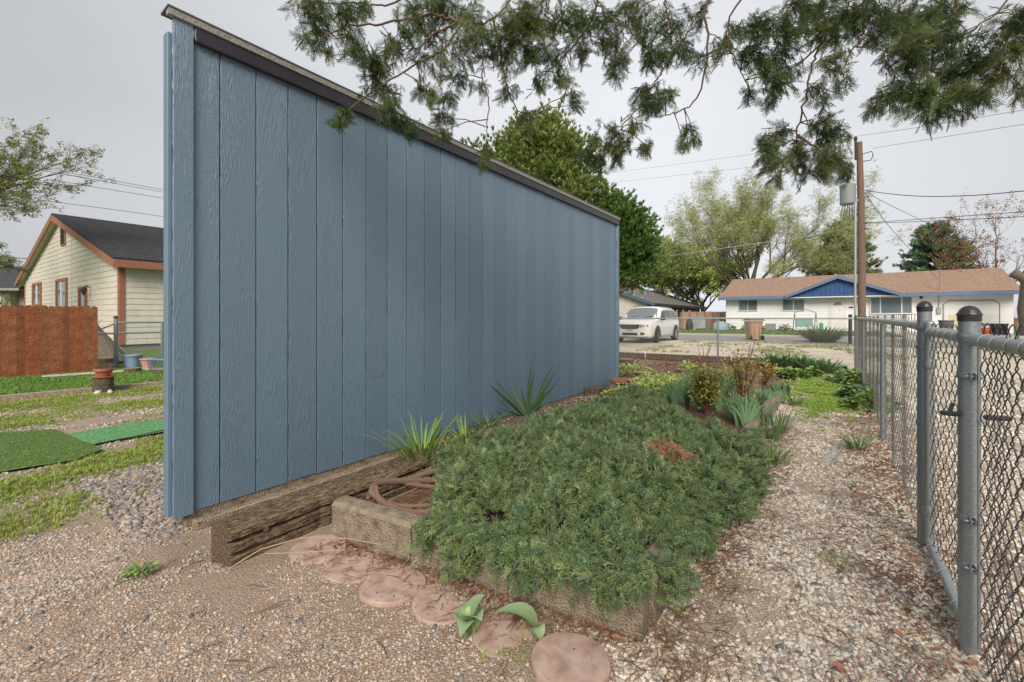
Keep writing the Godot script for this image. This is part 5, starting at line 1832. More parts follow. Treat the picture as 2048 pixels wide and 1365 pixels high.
	solo("grass_tuft", straps(40, 0.075, 0.002, 1.1, 0.8, Color(0.3, 0.34, 0.1), 873), M.leaf, "pale yellow-green tuft alone in the path gravel, low right", "grass tuft", Vector3(0.036, 0, -2.599), 0.0, "tufts of strap leaves along path and wall")
	# roses: canes with small red-green leaves
	rose(Vector3(-1.068, 0.08, -5.085), 0.56, 34, [Color(0.36, 0.4, 0.08), Color(0.42, 0.42, 0.1), Color(0.4, 0.27, 0.08), Color(0.3, 0.37, 0.08), Color(0.26, 0.34, 0.08)], "bushy rose with yellow-green and bronze leaves behind the juniper", 900, 1500)
	rose(Vector3(-0.774, 0.08, -5.351), 0.86, 16, [Color(0.38, 0.38, 0.1), Color(0.42, 0.28, 0.1), Color(0.45, 0.19, 0.1), Color(0.32, 0.37, 0.1), Color(0.44, 0.36, 0.12)], "tall thin rose with red new shoots behind the juniper", 901, 640)
	rose(Vector3(-0.783, 0.05, -7.31), 0.42, 9, [Color(0.42, 0.18, 0.1), Color(0.4, 0.26, 0.09), Color(0.32, 0.3, 0.08)], "small rose with orange shoots right of the tall one", 902, 420)
	rose(Vector3(-1.851, 0.03, -8.238), 0.75, 8, [Color(0.4, 0.16, 0.12), Color(0.35, 0.12, 0.08)], "nearly bare upright canes left of the roses", 903, 26)
	# bricks, disc and stump at the end of the shed
	g = Geo.new()
	g.lathe([Vector2(0.17, 0), Vector2(0.175, 0.01), Vector2(0.175, 0.05), Vector2(0.165, 0.06), Vector2(0, 0.062)], Vector3.ZERO, 24)
	solo("paver_disc", g, M.brick, "round red-brown paver topping the brick pile at the shed's far corner", "paver", Vector3(-2.62, 0.148, -6.62))
	var bk := [[Vector3(-2.62, 0.09, -6.62), Vector3(0.36, 0.11, 0.3), 0.2, M.purple_brick, "purplish block under the round paver"], [Vector3(-2.36, 0.07, -6.52), Vector3(0.22, 0.15, 0.22), -0.3, M.purple_brick, "purplish-brown brick right of the round paver"], [Vector3(-2.2, 0.09, -6.9), Vector3(0.36, 0.12, 0.2), 0.5, M.kerb, "pale concrete block at the back of the brick pile"], [Vector3(-2.8, 0.06, -6.05), Vector3(0.2, 0.16, 0.3), 0.1, M.log_bark, "dark short timber against the foot of the wall"]]
	for b in bk:
		g = Geo.new()
		g.box(Vector3.ZERO, b[1], 0.012)
		solo("garden_block", g, b[3], b[4], "block", b[0], b[2], "blocks at the shed's far corner")
	log_stump(Vector3(-2.72, 0, -7.95), 0.16, 0.17, "short dark log stump standing in the mulch")
	# timbers at the foot of the far fence
	var tm := [[-5.2, 12.2, 2.0, "leftmost"], [-3.1, 12.28, 2.1, "second from left"], [-1.0, 12.36, 2.0, "third from left"]]
	for k in tm:
		g = Geo.new()
		g.box(Vector3(0, 0.08, 0), Vector3(k[2], 0.17, 0.16), 0.02)
		solo("edging_timber", g, M.log_bark, "dark edging timber under the far fence, " + k[3], "timber", Vector3(k[0], 0, -k[1]), 0.02, "timbers along the far fence")
	log_stump(Vector3(-3.749, 0, -9.722), 0.16, 0.22, "stubby post end standing before the far fence near the shed")
	log_stump(Vector3(-1.458, 0, -11.104), 0.15, 0.2, "stubby post end behind the roses by the far fence")
	# kerb stones sunk in the path
	g = Geo.new()
	rough_block(g, Vector2(0.0, 4.25), Vector2(0.13, 5.05), 0.1, 0.012)
	solo("path_kerb", g, M.kerb, "pale curved kerb stone sunk in the path, nearer the fence", "kerb stone", Vector3.ZERO)
	g = Geo.new()
	rough_block(g, Vector2(-0.42, 6.0), Vector2(0.1, 5.8), 0.1, 0.012)
	solo("path_kerb", g, M.kerb, "pale kerb stone lying across the path, farther back", "kerb stone", Vector3.ZERO)
	# dry stalks fallen across the sleeper and the stones
	var stk := [[Vector3(-2.224, 0.012, -0.927), Vector3(-2.115, 0.097, -1.016), Vector3(-2.034, 0.115, -1.159), Vector3(-1.912, 0.073, -1.343), Vector3(-1.793, 0.044, -1.427)], [Vector3(-2.107, 0.073, -1.034), Vector3(-2.015, 0.057, -1.148), Vector3(-1.888, 0.045, -1.299)], [Vector3(-2.8, 0.044, -1.206), Vector3(-2.72, 0.077, -1.335), Vector3(-2.688, 0.071, -1.468), Vector3(-2.687, 0.067, -1.531)], [Vector3(-2.083, 0.183, -1.59), Vector3(-2.119, 0.202, -1.686), Vector3(-2.167, 0.208, -1.836)]]
	var sl := ["longest dry stalk, arched from the sleeper's end over the stones", "short dry stalk lying across the first stepping stone", "dry stalk lying behind the sleeper by the footing", "dry stalk leaning on the bare juniper stems"]
	for k in stk.size():
		g = Geo.new()
		g.tube(stk[k], 0.0028, 5)
		solo("dry_stalk", g, flat(Color(0.45, 0.34, 0.22), 0.9), sl[k], "stalk", Vector3.ZERO, 0.0, "dry stalks by the sleeper")

func tulip(at: Vector3, label: String, lv: Array, sc: float) -> void:
	var t := thing("tulip", label, "tulip", at)
	for v in lv:
		var g := Geo.new()
		var out := Vector3(cos(v[0]), 0, sin(v[0]))
		var p := []
		var w := []
		var l: float = v[1] * sc
		for s in 9:
			var u := s / 8.0
			p.append(out * l * (0.12 + v[3] * u * 0.75) * u + Vector3(0, l * (u * 0.95 - v[4] * 0.62 * pow(u, 2.4)), 0))
			w.append(v[2] * 1.2 * sc * (0.35 + 0.75 * sin(pow(u, 0.8) * PI * 0.95)) * (1.0 - pow(u, 6.0)) + 0.001)
		g.col = jit(Color(0.3, 0.42, 0.22), 0.1)
		g.blade(p, w, Vector3(-out.z, 0, out.x), 0.38)
		part(t, "leaf", g, M.leaf)

func iris_fan(h: float, sd: int) -> Geo:
	var r := RandomNumberGenerator.new()
	r.seed = sd
	var g := Geo.new()
	for f in 7:
		var o := Vector3(r.randf_range(-0.16, 0.16), 0, r.randf_range(-0.16, 0.16))
		var a := r.randf() * TAU
		var pl := Vector3(cos(a), 0, sin(a))
		for i in 7:
			var s := (i - 3) / 3.0
			var l := h * (1.0 - 0.3 * absf(s)) * r.randf_range(0.8, 1.1)
			var k := r.randf_range(0.8, 1.25)
			g.col = Color(0.16 * k, 0.28 * k, 0.135 * k)
			var tip := pl * s * l * 0.5
			var bend := r.randf_range(0, 1)
			g.blade([o + pl * s * 0.02, o + tip * 0.35 + Vector3(0, l * 0.45, 0), o + tip * 0.75 + Vector3(0, l * 0.82, 0), o + tip * 1.25 + Vector3(0, l * (1.0 - 0.2 * bend), 0)], [0.008, 0.011, 0.008, 0.001], pl, 0.06)
	return g

func rose(at: Vector3, h: float, canes: int, cols: Array, label: String, sd: int, leaves: int) -> void:
	var r := RandomNumberGenerator.new()
	r.seed = sd
	var t := thing("rose_bush", label, "rose bush", at)
	var g := Geo.new()
	var tips := []
	for i in canes:
		var a := r.randf() * TAU
		var l := h * r.randf_range(0.6, 1.05)
		var out := Vector3(cos(a), 0, sin(a)) * l * r.randf_range(0.05, 0.36)
		var p := [Vector3.ZERO, out * 0.3 + Vector3(0, l * 0.4, 0), out * 0.75 + Vector3(r.randf_range(-0.02, 0.02), l * 0.75, 0), out * 1.1 + Vector3(0, l, 0)]
		g.tube(p, [0.006, 0.005, 0.004, 0.002], 4, false)
		for k in 6: tips.append([p[1 + k % 3].lerp(p[min(2 + k % 3, 3)], r.randf()), a])
	part(t, "canes", g, M.bark_red)
	g = Geo.new()
	for i in leaves:
		var tp: Array = tips[r.randi() % tips.size()]
		var o: Vector3 = tp[0] + Vector3(r.randf_range(-1, 1), r.randf_range(-0.7, 0.7), r.randf_range(-1, 1)) * 0.085
		var d := Vector3(r.randf_range(-1, 1), r.randf_range(-0.3, 0.8), r.randf_range(-1, 1)).normalized()
		var s := r.randf_range(0.025, 0.05)
		var c: Color = cols[r.randi() % cols.size()]
		var k := r.randf_range(0.7, 1.25)
		g.col = Color(c.r * k, c.g * k, c.b * k)
		g.blade([o, o + d * s * 0.5, o + d * s], [0.002, s * 0.3, 0.001], d.cross(Vector3(0.2, 1, 0.1)).normalized(), 0.25)
	part(t, "leaves", g, M.leaf)

func log_stump(at: Vector3, r: float, h: float, label: String, bark: Material = null) -> void:
	var t := thing("log_stump", label, "log", at, rf(0, 6), "log stumps")
	var g := Geo.new()
	g.lathe([Vector2(r * 1.04, -0.03), Vector2(r * 1.02, h * 0.3), Vector2(r * 0.98, h * 0.7), Vector2(r, h - 0.008), Vector2(r * 0.94, h)], Vector3.ZERO, 22, true, 0.045)
	part(t, "bark", g, bark if bark else M.log_bark)
	g = Geo.new()
	g.lathe([Vector2(r * 0.94, h), Vector2(r * 0.5, h + 0.004), Vector2(0, h + 0.002)], Vector3.ZERO, 22, true, 0.045)
	part(t, "cut_end", g, M.log_end)


func left_yard() -> void:
	# timber edging of the lawn
	for k in 6:
		var g := Geo.new()
		g.box(Vector3(0, 0.03, 0), Vector3(0.09, 0.09, 1.47), 0.008)
		solo("lawn_edging", g, M.old_wood, "low weathered timber edging of the lawn, " + ["off to the left", "leftmost piece in view", "piece left of the potted stump", "piece right of the potted stump", "piece running behind the blue wall", "last piece behind the blue wall"][k], "edging", Vector3(-9.42 + 0.11 * k, 0, 0.2 - k * 1.48), -0.075, "timber edging along the lawn")
	# artificial turf: thick dark mat and a thin lighter strip
	mat_of_turf([Vector2(-6.75, 0.55), Vector2(-6.36, 1.06), Vector2(-5.08, 1.13), Vector2(-4.9, 0.95), Vector2(-5.0, 0.35), Vector2(-6.6, 0.2)], 0.007, Color(0.2, 0.32, 0.095), "dark green artificial turf mat lying on the gravel", 0.009, 12000)
	mat_of_turf([Vector2(-6.0, 1.05), Vector2(-6.08, 1.5), Vector2(-6.02, 2.2), Vector2(-5.85, 2.9), Vector2(-5.35, 2.8), Vector2(-5.5, 1.9), Vector2(-5.35, 1.14)], 0.007, Color(0.19, 0.43, 0.2), "thin emerald artificial turf strip reaching behind the blue wall", 0.006, 6000)
	# potted stump
	log_stump(Vector3(-9.05, 0, -2.04), 0.125, 0.22, "upright pale log carrying the terracotta pot at the lawn's edge", M.log_bark)
	var t := thing("flower_pot", "terracotta pot with saucer and dead stems on the upright log", "pot", Vector3(-9.05, 0.225, -2.04))
	t.scale = Vector3.ONE * 0.74
	var g := Geo.new()
	g.lathe([Vector2(0.0, 0.0), Vector2(0.16, 0.0), Vector2(0.19, 0.03), Vector2(0.195, 0.04), Vector2(0.17, 0.04), Vector2(0.0, 0.02)], Vector3.ZERO, 24)
	part(t, "saucer", g, M.terra)
	g = Geo.new()
	g.lathe([Vector2(0.1, 0.03), Vector2(0.14, 0.14), Vector2(0.16, 0.142), Vector2(0.165, 0.2), Vector2(0.145, 0.2), Vector2(0.135, 0.17), Vector2(0.0, 0.165)], Vector3.ZERO, 24)
	part(t, "bowl", g, M.terra)
	g = Geo.new()
	for i in 40:
		var a := rf(0, TAU)
		var q := rf(0, 0.12)
		var o := Vector3(cos(a) * q, 0.17, sin(a) * q)
		g.tube([o, o + Vector3(cos(a) * 0.05, rf(0.04, 0.13), sin(a) * 0.05), o + Vector3(cos(a) * 0.13, rf(0.05, 0.14), sin(a) * 0.13)], 0.004, 3, false)
	part(t, "dead_stems", g, M.vine)
	# pale stones at the foot of the log
	for k in [[-8.86, 1.93, 0.06], [-8.82, 2.06, 0.05]]:
		var s := MeshInstance3D.new()
		s.mesh = stone_mesh(60 + int(k[2] * 100), 0.7, flat(Color(0.6, 0.58, 0.52), 0.9))
		s.name = numbered("pale_stone")
		add_child(s)
		s.position = Vector3(k[0], 0.03, -k[1])
		s.scale = Vector3.ONE * k[2]
		tag(s, "pale stone at the foot of the potted log, " + ("larger" if k[2] > 0.055 else "smaller"), "stone", "stones by the potted log")
	# planters along the fence
	planter("square_planter", Vector3(-12.876, 0, -3.399), 0.15, 0.11, 0.31, Color(0.27, 0.4, 0.56), 4, "pale blue square tub standing before the left fence", "tub")
	planter("flower_pot", Vector3(-12.106, 0, -3.471), 0.15, 0.1, 0.26, Color(0.55, 0.3, 0.27), 20, "pink round plastic pot beside the pale blue tub", "pot")
	# lattice crate
	t = thing("plastic_crate", "slate-blue slatted plastic crate half hidden by the blue wall", "crate", Vector3(-11.633, 0, -3.693), 0.5)
	g = Geo.new()
	g.bar(Vector3(-0.32, 0.0, -0.2), Vector3(0.32, 0.03, 0.2), 0.005)
	part(t, "base", g, flat(Color(0.06, 0.1, 0.18), 0.5))
	g = Geo.new()
	for z in [-0.2, 0.2]: g.bar(Vector3(-0.33, 0.24, z - 0.015), Vector3(0.33, 0.28, z + 0.015), 0.005)
	for x in [-0.32, 0.32]: g.bar(Vector3(x - 0.012, 0.241, -0.185), Vector3(x + 0.012, 0.279, 0.185), 0.004)
	part(t, "rim", g, flat(Color(0.2, 0.28, 0.4), 0.5))
	for z in [-0.2, 0.2]:
		for i in 12:
			g = Geo.new()
			g.box(Vector3(-0.29 + i * 0.053, 0.135, z), Vector3(0.018, 0.215, 0.014), 0.003, Basis(Vector3(0, 0, 1), 0.25))
			part(t, "slat", g, flat(Color(0.1, 0.15, 0.25), 0.5))
	# logs edging the planting strip
	log_stump(Vector3(-13.9, 0, -3.186), 0.2, 0.2, "dark log at the right end of the red fence")
	log_stump(Vector3(-11.832, 0, -3.124), 0.14, 0.1, "short log in front of the pale blue tub")
	log_stump(Vector3(-11.115, 0, -3.426), 0.17, 0.1, "flat log beside the slatted crate, near the wall")
	var kb := Geo.new()
	kb.box(Vector3(0, 0.02, 0), Vector3(0.22, 0.07, 2.6), 0.02)
	solo("stone_edging", kb, M.kerb, "pale stone edging between the logs at the back of the lawn", "edging", Vector3(-11.965, 0, -3.134), -0.1)
	# gnarled leaning trunk behind the fence
	t = thing("tree_trunk", "grey gnarled trunk leaning behind the red fence's end", "trunk", Vector3(-14.612, 0, -3.531))
	g = Geo.new()
	g.tube([Vector3(0.25, -0.1, 0.1), Vector3(0.1, 0.15, 0.15), Vector3(-0.1, 0.45, 0.25), Vector3(-0.3, 0.8, 0.4), Vector3(-0.45, 1.1, 0.5)], [0.36, 0.3, 0.24, 0.19, 0.17], 14)
	part(t, "trunk", g, M.bark_grey)
	# sapling before the fence
	t = thing("sapling", "thin bare sapling tied to a dark stake before the red fence", "sapling", Vector3(-12.959, 0, -2.757))
	g = Geo.new()
	g.tube([Vector3(0, -0.05, 0), Vector3(0.01, 1.08, 0)], 0.02, 6)
	part(t, "stake", g, M.dark_trim)
	g = Geo.new()
	g.tube([Vector3(0.03, -0.02, 0.02), Vector3(0.05, 0.3, 0.03), Vector3(-0.02, 0.6, 0.04), Vector3(0.06, 0.95, 0.02), Vector3(0.2, 1.1, -0.1)], [0.014, 0.012, 0.01, 0.007, 0.003], 5, false)
	g.tube([Vector3(0.05, 0.35, 0.03), Vector3(-0.1, 0.5, 0.05)], 0.005, 4, false)
	g.tube([Vector3(0.0, 0.65, 0.03), Vector3(0.2, 0.85, 0.1), Vector3(0.35, 0.95, 0.0)], 0.004, 4, false)
	part(t, "stem", g, M.bark_grey)

func planter(called: String, at: Vector3, r1: float, r0: float, h: float, c: Color, seg: int, label: String, cat: String) -> void:
	var t := thing(called, label, cat, at, 0.35)
	var g := Geo.new()
	g.lathe([Vector2(r0, 0), Vector2(r1 * 0.97, h * 0.88), Vector2(r1 * 1.06, h * 0.88), Vector2(r1 * 1.06, h), Vector2(r1 * 0.96, h), Vector2(r1 * 0.9, h * 0.85), Vector2(0, h * 0.83)], Vector3.ZERO, seg if seg > 4 else 20)
	if seg == 4:
		# square tub: push the ring out to a rounded square
		for i in g.v.size():
			var p: Vector3 = g.v[i]
			var m: float = max(absf(p.x), absf(p.z))
			if m > 0.001:
				var l := Vector2(p.x, p.z).length()
				var k: float = lerpf(1.0, l / m, 0.85)
				g.v[i] = Vector3(p.x * k, p.y, p.z * k)
	part(t, "tub", g, grain(ramp_tex(int(h * 1000.0), 0.02, [c * 0.82, c, c * 1.08], 3, 128), 0.6, 0.6))
	g = Geo.new()
	g.lathe([Vector2(r1 * 0.88, h * 0.84), Vector2(r1 * 0.4, h * 0.87), Vector2(0, h * 0.86)], Vector3.ZERO, 14, true, 0.05)
	part(t, "soil", g, flat(Color(0.09, 0.06, 0.045), 0.95))

func mat_of_turf(poly: Array, th: float, c: Color, label: String, bl: float, num: int) -> void:
	var t := thing("turf_mat", label, "turf mat", Vector3(0, 0, 0))
	var pts := []
	var pk := PackedVector2Array()
	for p in poly:
		pts.append(Vector3(p.x, 0.02, -p.y)); pk.append(p)
	var g := Geo.new()
	g.prism(pts, Vector3(0, th, 0))
	part(t, "backing", g, flat(c * 0.8, 0.95))
	var xf := []
	var co := []
	var bb := Rect2(pk[0], Vector2.ZERO)
	for p in pk: bb = bb.expand(p)
	var tm := tuft_mesh(7, 1.0, 0.13, 0.8, 17)
	while xf.size() < num:
		var q := bb.position + Vector2(rng.randf(), rng.randf()) * bb.size
		if not Geometry2D.is_point_in_polygon(q, pk): continue
		var s := bl * rf(0.7, 1.2)
		xf.append(Transform3D(Basis(Vector3.UP, rf(0, 6)).scaled(Vector3(s * 1.3, s, s * 1.3)), Vector3(q.x, 0.02 + th, -q.y)))
		co.append(jit(c, 0.25))
	copies(t, "pile", tm, xf, co).set_meta("kind", "stuff")


# skin a grid of points with smooth normals
func skin(g: Geo, rows: Array, flip := false) -> void:
	var m: int = rows[0].size()
	var b := g.v.size()
	for i in rows.size():
		for k in m:
			var du: Vector3 = rows[min(i + 1, rows.size() - 1)][k] - rows[max(i - 1, 0)][k]
			var dv: Vector3 = rows[i][min(k + 1, m - 1)] - rows[i][max(k - 1, 0)]
			var nn := du.cross(dv).normalized()
			g.vert(rows[i][k], -nn if flip else nn)
	for i in rows.size() - 1:
		for k in m - 1:
			var a := b + i * m + k
			if flip: g.idx.append_array([a, a + m, a + 1, a + 1, a + m, a + m + 1])
			else: g.idx.append_array([a, a + 1, a + m, a + 1, a + m + 1, a + m])

func car() -> void:
	var t := thing("parked_car", "white crossover car parked on the lot, facing the garden", "car", Vector3(-7.32, 0, -21.9))
	var paint := StandardMaterial3D.new()
	paint.albedo_color = Color(0.8, 0.8, 0.79).linear_to_srgb()
	paint.roughness = 0.3
	paint.clearcoat_enabled = true
	paint.clearcoat = 0.8
	paint.clearcoat_roughness = 0.08
	# stations: z, half width, underside, belt height, shoulder (x, y), roof edge (x, y), top
	var st := [
		[2.46, 0.5, 0.36, 0.72, 0.48, 0.76, 0.4, 0.79, 0.8], [2.43, 0.74, 0.27, 0.78, 0.7, 0.83, 0.5, 0.86, 0.88], [2.34, 0.85, 0.23, 0.84, 0.78, 0.9, 0.56, 0.93, 0.95],
		[2.15, 0.9, 0.22, 0.9, 0.82, 0.96, 0.6, 0.99, 1.01], [1.75, 0.92, 0.22, 0.95, 0.84, 1.01, 0.64, 1.04, 1.06], [1.28, 0.925, 0.22, 1.0, 0.86, 1.06, 0.7, 1.09, 1.12],
		[1.0, 0.925, 0.22, 1.02, 0.85, 1.2, 0.69, 1.27, 1.3], [0.5, 0.925, 0.22, 1.04, 0.79, 1.49, 0.66, 1.585, 1.61], [0.1, 0.925, 0.22, 1.05, 0.78, 1.52, 0.65, 1.645, 1.68],
		[-0.8, 0.925, 0.22, 1.07, 0.78, 1.52, 0.65, 1.65, 1.69], [-1.6, 0.92, 0.22, 1.09, 0.77, 1.5, 0.64, 1.62, 1.66], [-2.05, 0.9, 0.24, 1.1, 0.74, 1.44, 0.6, 1.56, 1.6],
		[-2.3, 0.86, 0.27, 1.08, 0.74, 1.18, 0.6, 1.26, 1.3], [-2.42, 0.78, 0.32, 0.98, 0.68, 1.02, 0.55, 1.04, 1.05], [-2.45, 0.5, 0.4, 0.8, 0.45, 0.82, 0.4, 0.84, 0.85]]
	for sd in [1.0, -1.0]:
		var rows := []
		for s in st:
			var w: float = s[1]
			rows.append([Vector3(0, s[2], s[0]), Vector3(sd * w * 0.88, s[2], s[0]), Vector3(sd * w * 0.98, s[2] + 0.1, s[0]), Vector3(sd * w, lerpf(s[2], s[3], 0.55), s[0]), Vector3(sd * w * 0.99, lerpf(s[2], s[3], 0.85), s[0]), Vector3(sd * w * 0.965, s[3], s[0]), Vector3(sd * s[4], s[5], s[0]), Vector3(sd * s[6], s[7], s[0]), Vector3(sd * s[6] * 0.5, lerpf(s[7], s[8], 0.8), s[0]), Vector3(0, s[8], s[0])])
		var g := Geo.new()
		skin(g, rows, sd < 0)
		for e in [0, st.size() - 1]:
			g.face(rows[e], Vector3(0, 0, 1 if e == 0 else -1))
		part(t, "body", g, paint)
	var dark := flat(Color(0.025, 0.026, 0.028), 0.5)
	var glass := flat(Color(0.16, 0.19, 0.2), 0.05)
	glass.metallic_specular = 0.9
	# windscreen
	var g := Geo.new()
	var rows := []
	for i in 5:
		var u := i / 4.0
		var row := []
		for k in 9:
			var s := (k - 4) / 4.0
			row.append(Vector3(s * lerpf(0.8, 0.66, u), lerpf(1.13, 1.61, u) - 0.05 * s * s, lerpf(1.28, 0.54, u) - 0.1 * s * s * (1.0 - u) + 0.05))
		rows.append(row)
	skin(g, rows, true)
	part(t, "windscreen", g, glass)
	for sd in [1.0, -1.0]:
		var X := func(y: float) -> float: return sd * (lerpf(0.893, 0.785, (y - 1.05) / 0.45) + 0.012)
		for q in [[[0.93, 1.12], [0.46, 1.46], [-0.02, 1.49], [-0.02, 1.1]], [[-0.1, 1.1], [-0.1, 1.49], [-0.95, 1.49], [-0.95, 1.12]], [[-1.03, 1.12], [-1.03, 1.49], [-1.5, 1.47], [-1.92, 1.22], [-1.92, 1.16]]]:
			g = Geo.new()
			var pts := []
			for p in q: pts.append(Vector3(X.call(p[1]), p[1], p[0]))
			g.face(pts, Vector3(sd, 0.2, 0))
			part(t, "side_window", g, glass)
		# mirror
		g = Geo.new()
		g.box(Vector3(sd * 1.03, 1.1, 0.92), Vector3(0.2, 0.16, 0.1), 0.035)
		g.box(Vector3(sd * 0.92, 1.06, 0.92), Vector3(0.08, 0.05, 0.05), 0.01)
		part(t, "mirror", g, dark)
		# headlamp with bright reflectors
		g = Geo.new()
		g.box(Vector3(sd * 0.635, 0.765, 2.405), Vector3(0.36, 0.15, 0.08), 0.03, Basis(Vector3.UP, sd * 0.3))
		var hl := part(t, "headlamp", g, flat(Color(0.3, 0.31, 0.32), 0.15))
		for k in 2:
			g = Geo.new()
			g.lathe([Vector2(0.0, 0.0), Vector2(0.05, 0.012), Vector2(0.055, 0.0)], Vector3.ZERO, 12)
			var o := part(hl, "reflector", g, flat(Color(0.75, 0.76, 0.78), 0.2))
			o.transform = Transform3D(aim(Vector3(sd * 0.2, 0, 1)), Vector3(sd * (0.57 + k * 0.13), 0.77, 2.455 - k * 0.04))
		g = Geo.new()
		g.box(Vector3(sd * 0.62, 0.43, 2.42), Vector3(0.3, 0.12, 0.06), 0.03, Basis(Vector3.UP, sd * 0.28))
		part(t, "fog_grille", g, dark)
		for z in [1.43, -1.46]:
			g = Geo.new()
			var arch := []
			for i in 25:
				var a := PI * 1.12 * (i / 24.0) - PI * 0.06
				arch.append(Vector3(sd * 0.934, 0.36 + sin(a) * 0.43, z + cos(a) * 0.43))
			g.face(arch, Vector3(sd, 0, 0))
			part(t, "wheel_arch", g, dark)
			var wh := Node3D.new()
			wh.name = "wheel"
			t.add_child(wh, true)
			wh.transform = Transform3D(Basis(Vector3(0, 0, 1), -sd * PI / 2).rotated(Vector3.UP, 0.22 if z > 0 else 0.0), Vector3(sd * 0.85, 0.355, z))
			g = Geo.new()
			g.lathe([Vector2(0.23, -0.11), Vector2(0.33, -0.11), Vector2(0.355, -0.08), Vector2(0.355, 0.08), Vector2(0.33, 0.11), Vector2(0.24, 0.115)], Vector3.ZERO, 28)
			part(wh, "tyre", g, M.rubber)
			g = Geo.new()
			g.lathe([Vector2(0.24, 0.1), Vector2(0.22, 0.09), Vector2(0.2, 0.03), Vector2(0, 0.03)], Vector3.ZERO, 28)
			for k in 5:
				var a := TAU * k / 5.0
				g.box(Vector3(cos(a) * 0.12, 0.085, sin(a) * 0.12), Vector3(0.2, 0.03, 0.075), 0.01, Basis(Vector3.UP, -a))
			part(wh, "rim", g, flat(Color(0.42, 0.42, 0.43), 0.3, 0.6))
		g = Geo.new()
		g.bar(Vector3(sd * 0.9, 0.24, -1.0), Vector3(sd * 0.935, 0.33, 1.0), 0.01)
		part(t, "sill", g, flat(Color(0.3, 0.29, 0.28), 0.6))
		g = Geo.new()
		g.tube([Vector3(sd * 0.66, 1.65, 0.2), Vector3(sd * 0.67, 1.71, 0.0), Vector3(sd * 0.67, 1.71, -1.3), Vector3(sd * 0.65, 1.63, -1.6)], 0.015, 6)
		part(t, "roof_rail", g, dark)
		for z in [0.05, -1.0]:
			g = Geo.new()
			g.box(Vector3(sd * 0.93, 0.95, z), Vector3(0.03, 0.035, 0.2), 0.01)
			part(t, "door_handle", g, paint)
	# nose: split grille, lower intake, plate
	g = Geo.new()
	g.prism([Vector3(-0.46, 0.83, 2.43), Vector3(0.46, 0.83, 2.43), Vector3(0.43, 0.7, 2.43), Vector3(0.33, 0.63, 2.43), Vector3(-0.33, 0.63, 2.43), Vector3(-0.43, 0.7, 2.43)], Vector3(0, 0, 0.045))
	var gr := part(t, "grille", g, flat(Color(0.035, 0.04, 0.045), 0.35))
	g = Geo.new()
	g.bar(Vector3(-0.44, 0.725, 2.47), Vector3(0.44, 0.748, 2.486), 0.004)
	g.bar(Vector3(-0.03, 0.64, 2.47), Vector3(0.03, 0.82, 2.488), 0.004)
	part(gr, "cross_bar", g, flat(Color(0.14, 0.15, 0.16), 0.25))
	g = Geo.new()
	g.box(Vector3(0, 0.41, 2.455), Vector3(0.7, 0.11, 0.05), 0.02)
	part(t, "lower_intake", g, dark)
	g = Geo.new()
	g.box(Vector3(0, 0.535, 2.475), Vector3(0.31, 0.155, 0.02), 0.004)
	var pl := part(t, "number_plate", g, flat(Color(0.6, 0.6, 0.6), 0.5))
	g = Geo.new()
	g.bar(Vector3(-0.145, 0.575, 2.486), Vector3(0.145, 0.605, 2.489))
	part(pl, "red_band", g, flat(Color(0.5, 0.12, 0.12), 0.6))
	g = Geo.new()
	g.bar(Vector3(-0.8, 0.24, 2.36), Vector3(0.8, 0.32, 2.44), 0.03)
	part(t, "bumper_lip", g, flat(Color(0.28, 0.28, 0.28), 0.6))
	for k in [-0.35, 0.25]:
		g = Geo.new()
		g.tube([Vector3(k, 1.15, 1.3), Vector3(k + 0.42, 1.2, 1.2)], 0.012, 4)
		part(t, "wiper", g, dark)

func trash_cart() -> void:
	var t := thing("wheeled_bin", "tan wheeled rubbish cart standing at the street edge", "bin", Vector3(-3.186, 0, -25.447), 0.62)
	var tan := flat(Color(0.42, 0.26, 0.16), 0.6)
	var rows := []
	for s in [[0.06, 0.25, 0.28], [0.5, 0.29, 0.33], [0.95, 0.33, 0.38]]:
		var row := []
		for k in 25:
			var a := TAU * k / 24.0
			var q := Vector2(cos(a), sin(a))
			var m: float = pow(pow(absf(q.x), 6.0) + pow(absf(q.y), 6.0), 1.0 / 6.0)
			row.append(Vector3(q.x / m * s[1], s[0], q.y / m * s[2]))
		rows.append(row)
	var g := Geo.new()
	skin(g, rows, true)
	part(t, "bin_body", g, tan)
	g = Geo.new()
	g.box(Vector3(0, 1.0, 0), Vector3(0.74, 0.05, 0.82), 0.02)
	g.box(Vector3(0, 1.05, 0.02), Vector3(0.66, 0.08, 0.74), 0.04)
	part(t, "lid", g, flat(Color(0.3, 0.27, 0.26), 0.6))
	g = Geo.new()
	for x in [-0.12, 0.12]: g.bar(Vector3(x - 0.012, 0.15, 0.3), Vector3(x + 0.012, 0.9, 0.375), 0.005)
	part(t, "rib", g, tan)
	g = Geo.new()
	g.tube([Vector3(-0.28, 1.0, 0.42), Vector3(-0.28, 0.98, 0.48), Vector3(0.28, 0.98, 0.48), Vector3(0.28, 1.0, 0.42)], 0.018, 6)
	part(t, "handle", g, flat(Color(0.3, 0.27, 0.26), 0.6))
	for x in [-0.3, 0.3]:
		g = Geo.new()
		g.tube([Vector3(x - 0.03, 0.13, 0.3), Vector3(x + 0.03, 0.13, 0.3)], 0.13, 16)
		part(t, "wheel", g, M.rubber)
	g = Geo.new()
	g.bar(Vector3(-0.26, 0.0, -0.28), Vector3(0.26, 0.1, 0.2), 0.02)
	part(t, "foot", g, flat(Color(0.1, 0.08, 0.07), 0.8))

